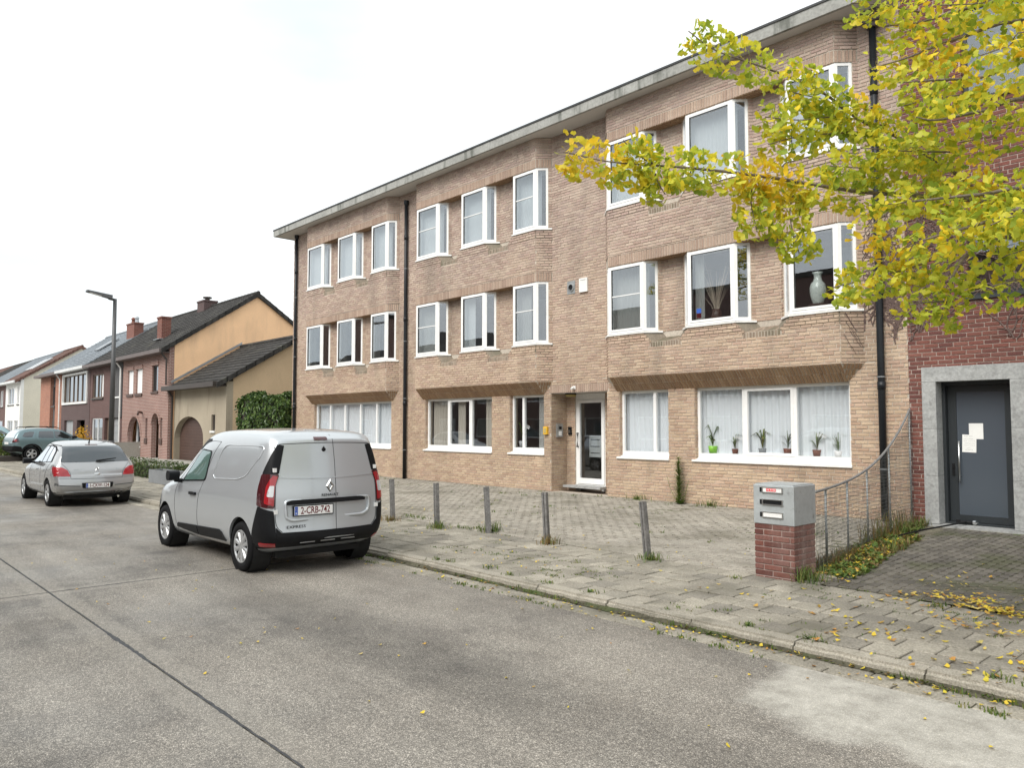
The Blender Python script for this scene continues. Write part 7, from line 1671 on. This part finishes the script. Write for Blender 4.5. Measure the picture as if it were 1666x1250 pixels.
# weed bed along the fence
m, m3, m4 = MB(), MB(), MB()
for _ in range(1150):
    t = r.random(); p = fpt(t); side = r.uniform(-.12, .50)*(1-.55*t*(1 if t > .75 else 0)); P = Vector((p.x+side, p.y, gz(p.y)-.005))
    if P.x > DR_X0(P.y)+.22: continue
    k = mnoise.noise(Vector((P.x*1.6, P.y*1.1, 2)))
    if r.random() < .45 and p.y > 9.6: rosette(m3, P, 5, r.uniform(.04, .10), r)
    elif p.y > 10.8 and k > .02: blades(m3 if r.random() < .7 else m, P, 4, r.uniform(.08, .30), .04, r, 1.0)
    elif k < .10: rosette(m, P, 6, r.uniform(.04, .10), r)
    else: blades(m3, P, 4, r.uniform(.08, .22), .03, r, .8)
for _ in range(70):
    t = r.uniform(.45, .95); p = fpt(t); blades(m3, Vector((p.x+r.gauss(0,.08), p.y, gz(p.y))), 3, r.uniform(.3, .62), .03, r, .5, .004)
tag(m.build('green_weeds', 'weed_leaf'), kind='stuff'); tag(m3.build('dry_weeds', 'dry_weed'), kind='stuff')
# fallen leaves
m = MB(); rr = random.Random(77)
def drop(x, y, z, s):
    a = rr.uniform(0, 6.283); out = Vector((math.cos(a), math.sin(a), rr.uniform(-.1, .35))).normalized(); side = Vector((-math.sin(a), math.cos(a), rr.uniform(-.35, .35))).normalized(); nn = out.cross(side); P = Vector((x, y, z+.006)); vs = [P-out*s*.5, P]
    for q in (-62,-38,-13,0,13,38,62): aa = R(q); vs.append(P+out*s*math.cos(aa)*(.8 if q == 0 else 1)+side*s*math.sin(aa)+nn*s*.22*abs(q)/62)
    lo = min(v.z for v in vs); vs = [v+Vector((0,0,z+.004-lo)) for v in vs]
    m.add(vs, [(1,k,k+1) for k in range(2, 8)])
n = 0
while n < 650:
    x, y = rr.gauss(-1.4, 1.35), rr.gauss(7.7, 1.25)
    if not (KY+.03 < y < FY-.4 and x < 2.5): continue
    if y > 8.2 and x < DR_X0(y): continue
    if mnoise.noise(Vector((x*1.2, y*1.2, 9)))+rr.gauss(0, .16) < .02: continue
    drop(x, y, gz(y)+.004, rr.uniform(.026, .042)); n += 1
for px, py, k in ((1640,1000,70), (1600,985,40), (1530,975,30), (1325,940,26), (1620,1030,24)):
    P = on_z(px, py, -.1)
    for _ in range(k): x, y = P.x+rr.gauss(0, .13), P.y+rr.gauss(0, .10); drop(x, y, gz(y)+.005+rr.random()*.02, rr.uniform(.028, .045))
for _ in range(280):
    x = -abs(rr.gauss(0, 5))+1; y = KY-rr.random()**1.5*.33; drop(x, y, ROAD_Z+.004, rr.uniform(.018, .034))
for _ in range(110):
    x, y = rr.uniform(-14, -1), rr.uniform(2.2, 5.6); drop(x, y, ROAD_Z+.003, rr.uniform(.012, .026))
for _ in range(420): t = rr.random()**.8*.75; p = fpt(t); drop(p.x+rr.uniform(.0, .42), p.y+rr.gauss(0,.05), gz(p.y)+.005, rr.uniform(.028, .045))
for _ in range(160): x, y = rr.uniform(-14, -5), rr.uniform(6.2, 9.5); drop(x, y, gz(y)+.004, rr.uniform(.014, .028))
tag(m.build('fallen_leaves', 'fallen_leaf'), kind='stuff')
m = MB()      # brown litter and silt caught at the kerb foot
for _ in range(900):
    x = rr.uniform(-17, 1.6)
    if mnoise.noise(Vector((x*.8, 2, 5)))+rr.gauss(0, .2) > -.12: drop(x, KY-.005-abs(rr.gauss(0, .05)), ROAD_Z+rr.random()*.015, rr.uniform(.010, .026))
tag(m.build('leaf_litter', 'dry_weed'), kind='stuff')
m = MB(); vs = []; n = 420
for i in range(n+1):
    x = 2-20*i/n; w = .035+.05*max(0, mnoise.noise(Vector((x*1.1, 0, 3)))+.25)+.012*mnoise.noise(Vector((x*9, 0, 1)))
    vs += [(x, KY-w, ROAD_Z+.001), (x, KY-w*.5, ROAD_Z+.012), (x, KY+.012, ROAD_Z+.042+.014*mnoise.noise(Vector((x*6, 4, 1))))]
m.add(vs, [(3*i+k, 3*i+3+k, 3*i+4+k, 3*i+1+k) for i in range(n) for k in (0, 1)]); tag(m.build('gutter_silt', 'joint_earth'), kind='stuff')
# planting far left: shrub bed and the small orange tree
P = on_z(12, 750, -.08)
bd = thing('leafy_shrub', P+Vector((-2.5,.1,0)), 'round green shrub in the raised bed beside the off-roader', 'shrub'); m = MB(); m.tube([(0,0,0),(0,0,.6)], .05, 6); link('stem', m.mesh('stem', 'bark'), bd)
m = leaf_cloud(1500, lambda q: ((lambda v: (Vector((v.x*1.25, v.y*1.1, .62+v.z*.68)), v))(Vector((q.gauss(0,1), q.gauss(0,1), q.gauss(0,1))).normalized()*q.uniform(.7, 1.02)*(1+.2*math.sin(q.random()*6)))), .14, 12); link('foliage', m.mesh('foliage', 'weed_leaf'), bd)
o = MB(); o.box(-5.2, 1.6, -1.6, 1.8, 0, .22); k_ = o.build('planting_bed', 'dark_frame'); k_.location = P+Vector((-1.6,.1,-.02)); tag(k_, 'dark edged raised planting bed under the green shrub', 'planting bed')
P = on_y(133, 722, 11.2); P.z = -.04; ot = thing('small_tree', P, 'small tree with orange-yellow leaves before the plum terrace house', 'tree'); m = MB(); m.tube([(0,0,0),(.05,0,.9),(0,0,1.9)], .035, 6)
for k in range(6): a = k*1.05; m.tube([(0,0,.8+.15*k),(.5*math.cos(a),.5*math.sin(a),1.05+.2*k)], .014, 5)
link('trunk', m.mesh('trunk', 'bark'), ot)
m = leaf_cloud(520, lambda q: ((lambda c, v: (Vector(c)+v*.28, v))(q.choice([(.5,.1,.9),(-.5,0,1.1),(.2,.2,1.5),(-.2,-.2,1.75),(.3,-.1,2.0),(0,0,2.35),(-.4,.1,1.5),(.55,0,1.25)]), Vector((q.gauss(0,1), q.gauss(0,1), q.gauss(0,.6))))), .13, 14); link('crown', m.mesh('crown', 'orange_leaf'), ot)

ot.scale = (.62,.62,.62)
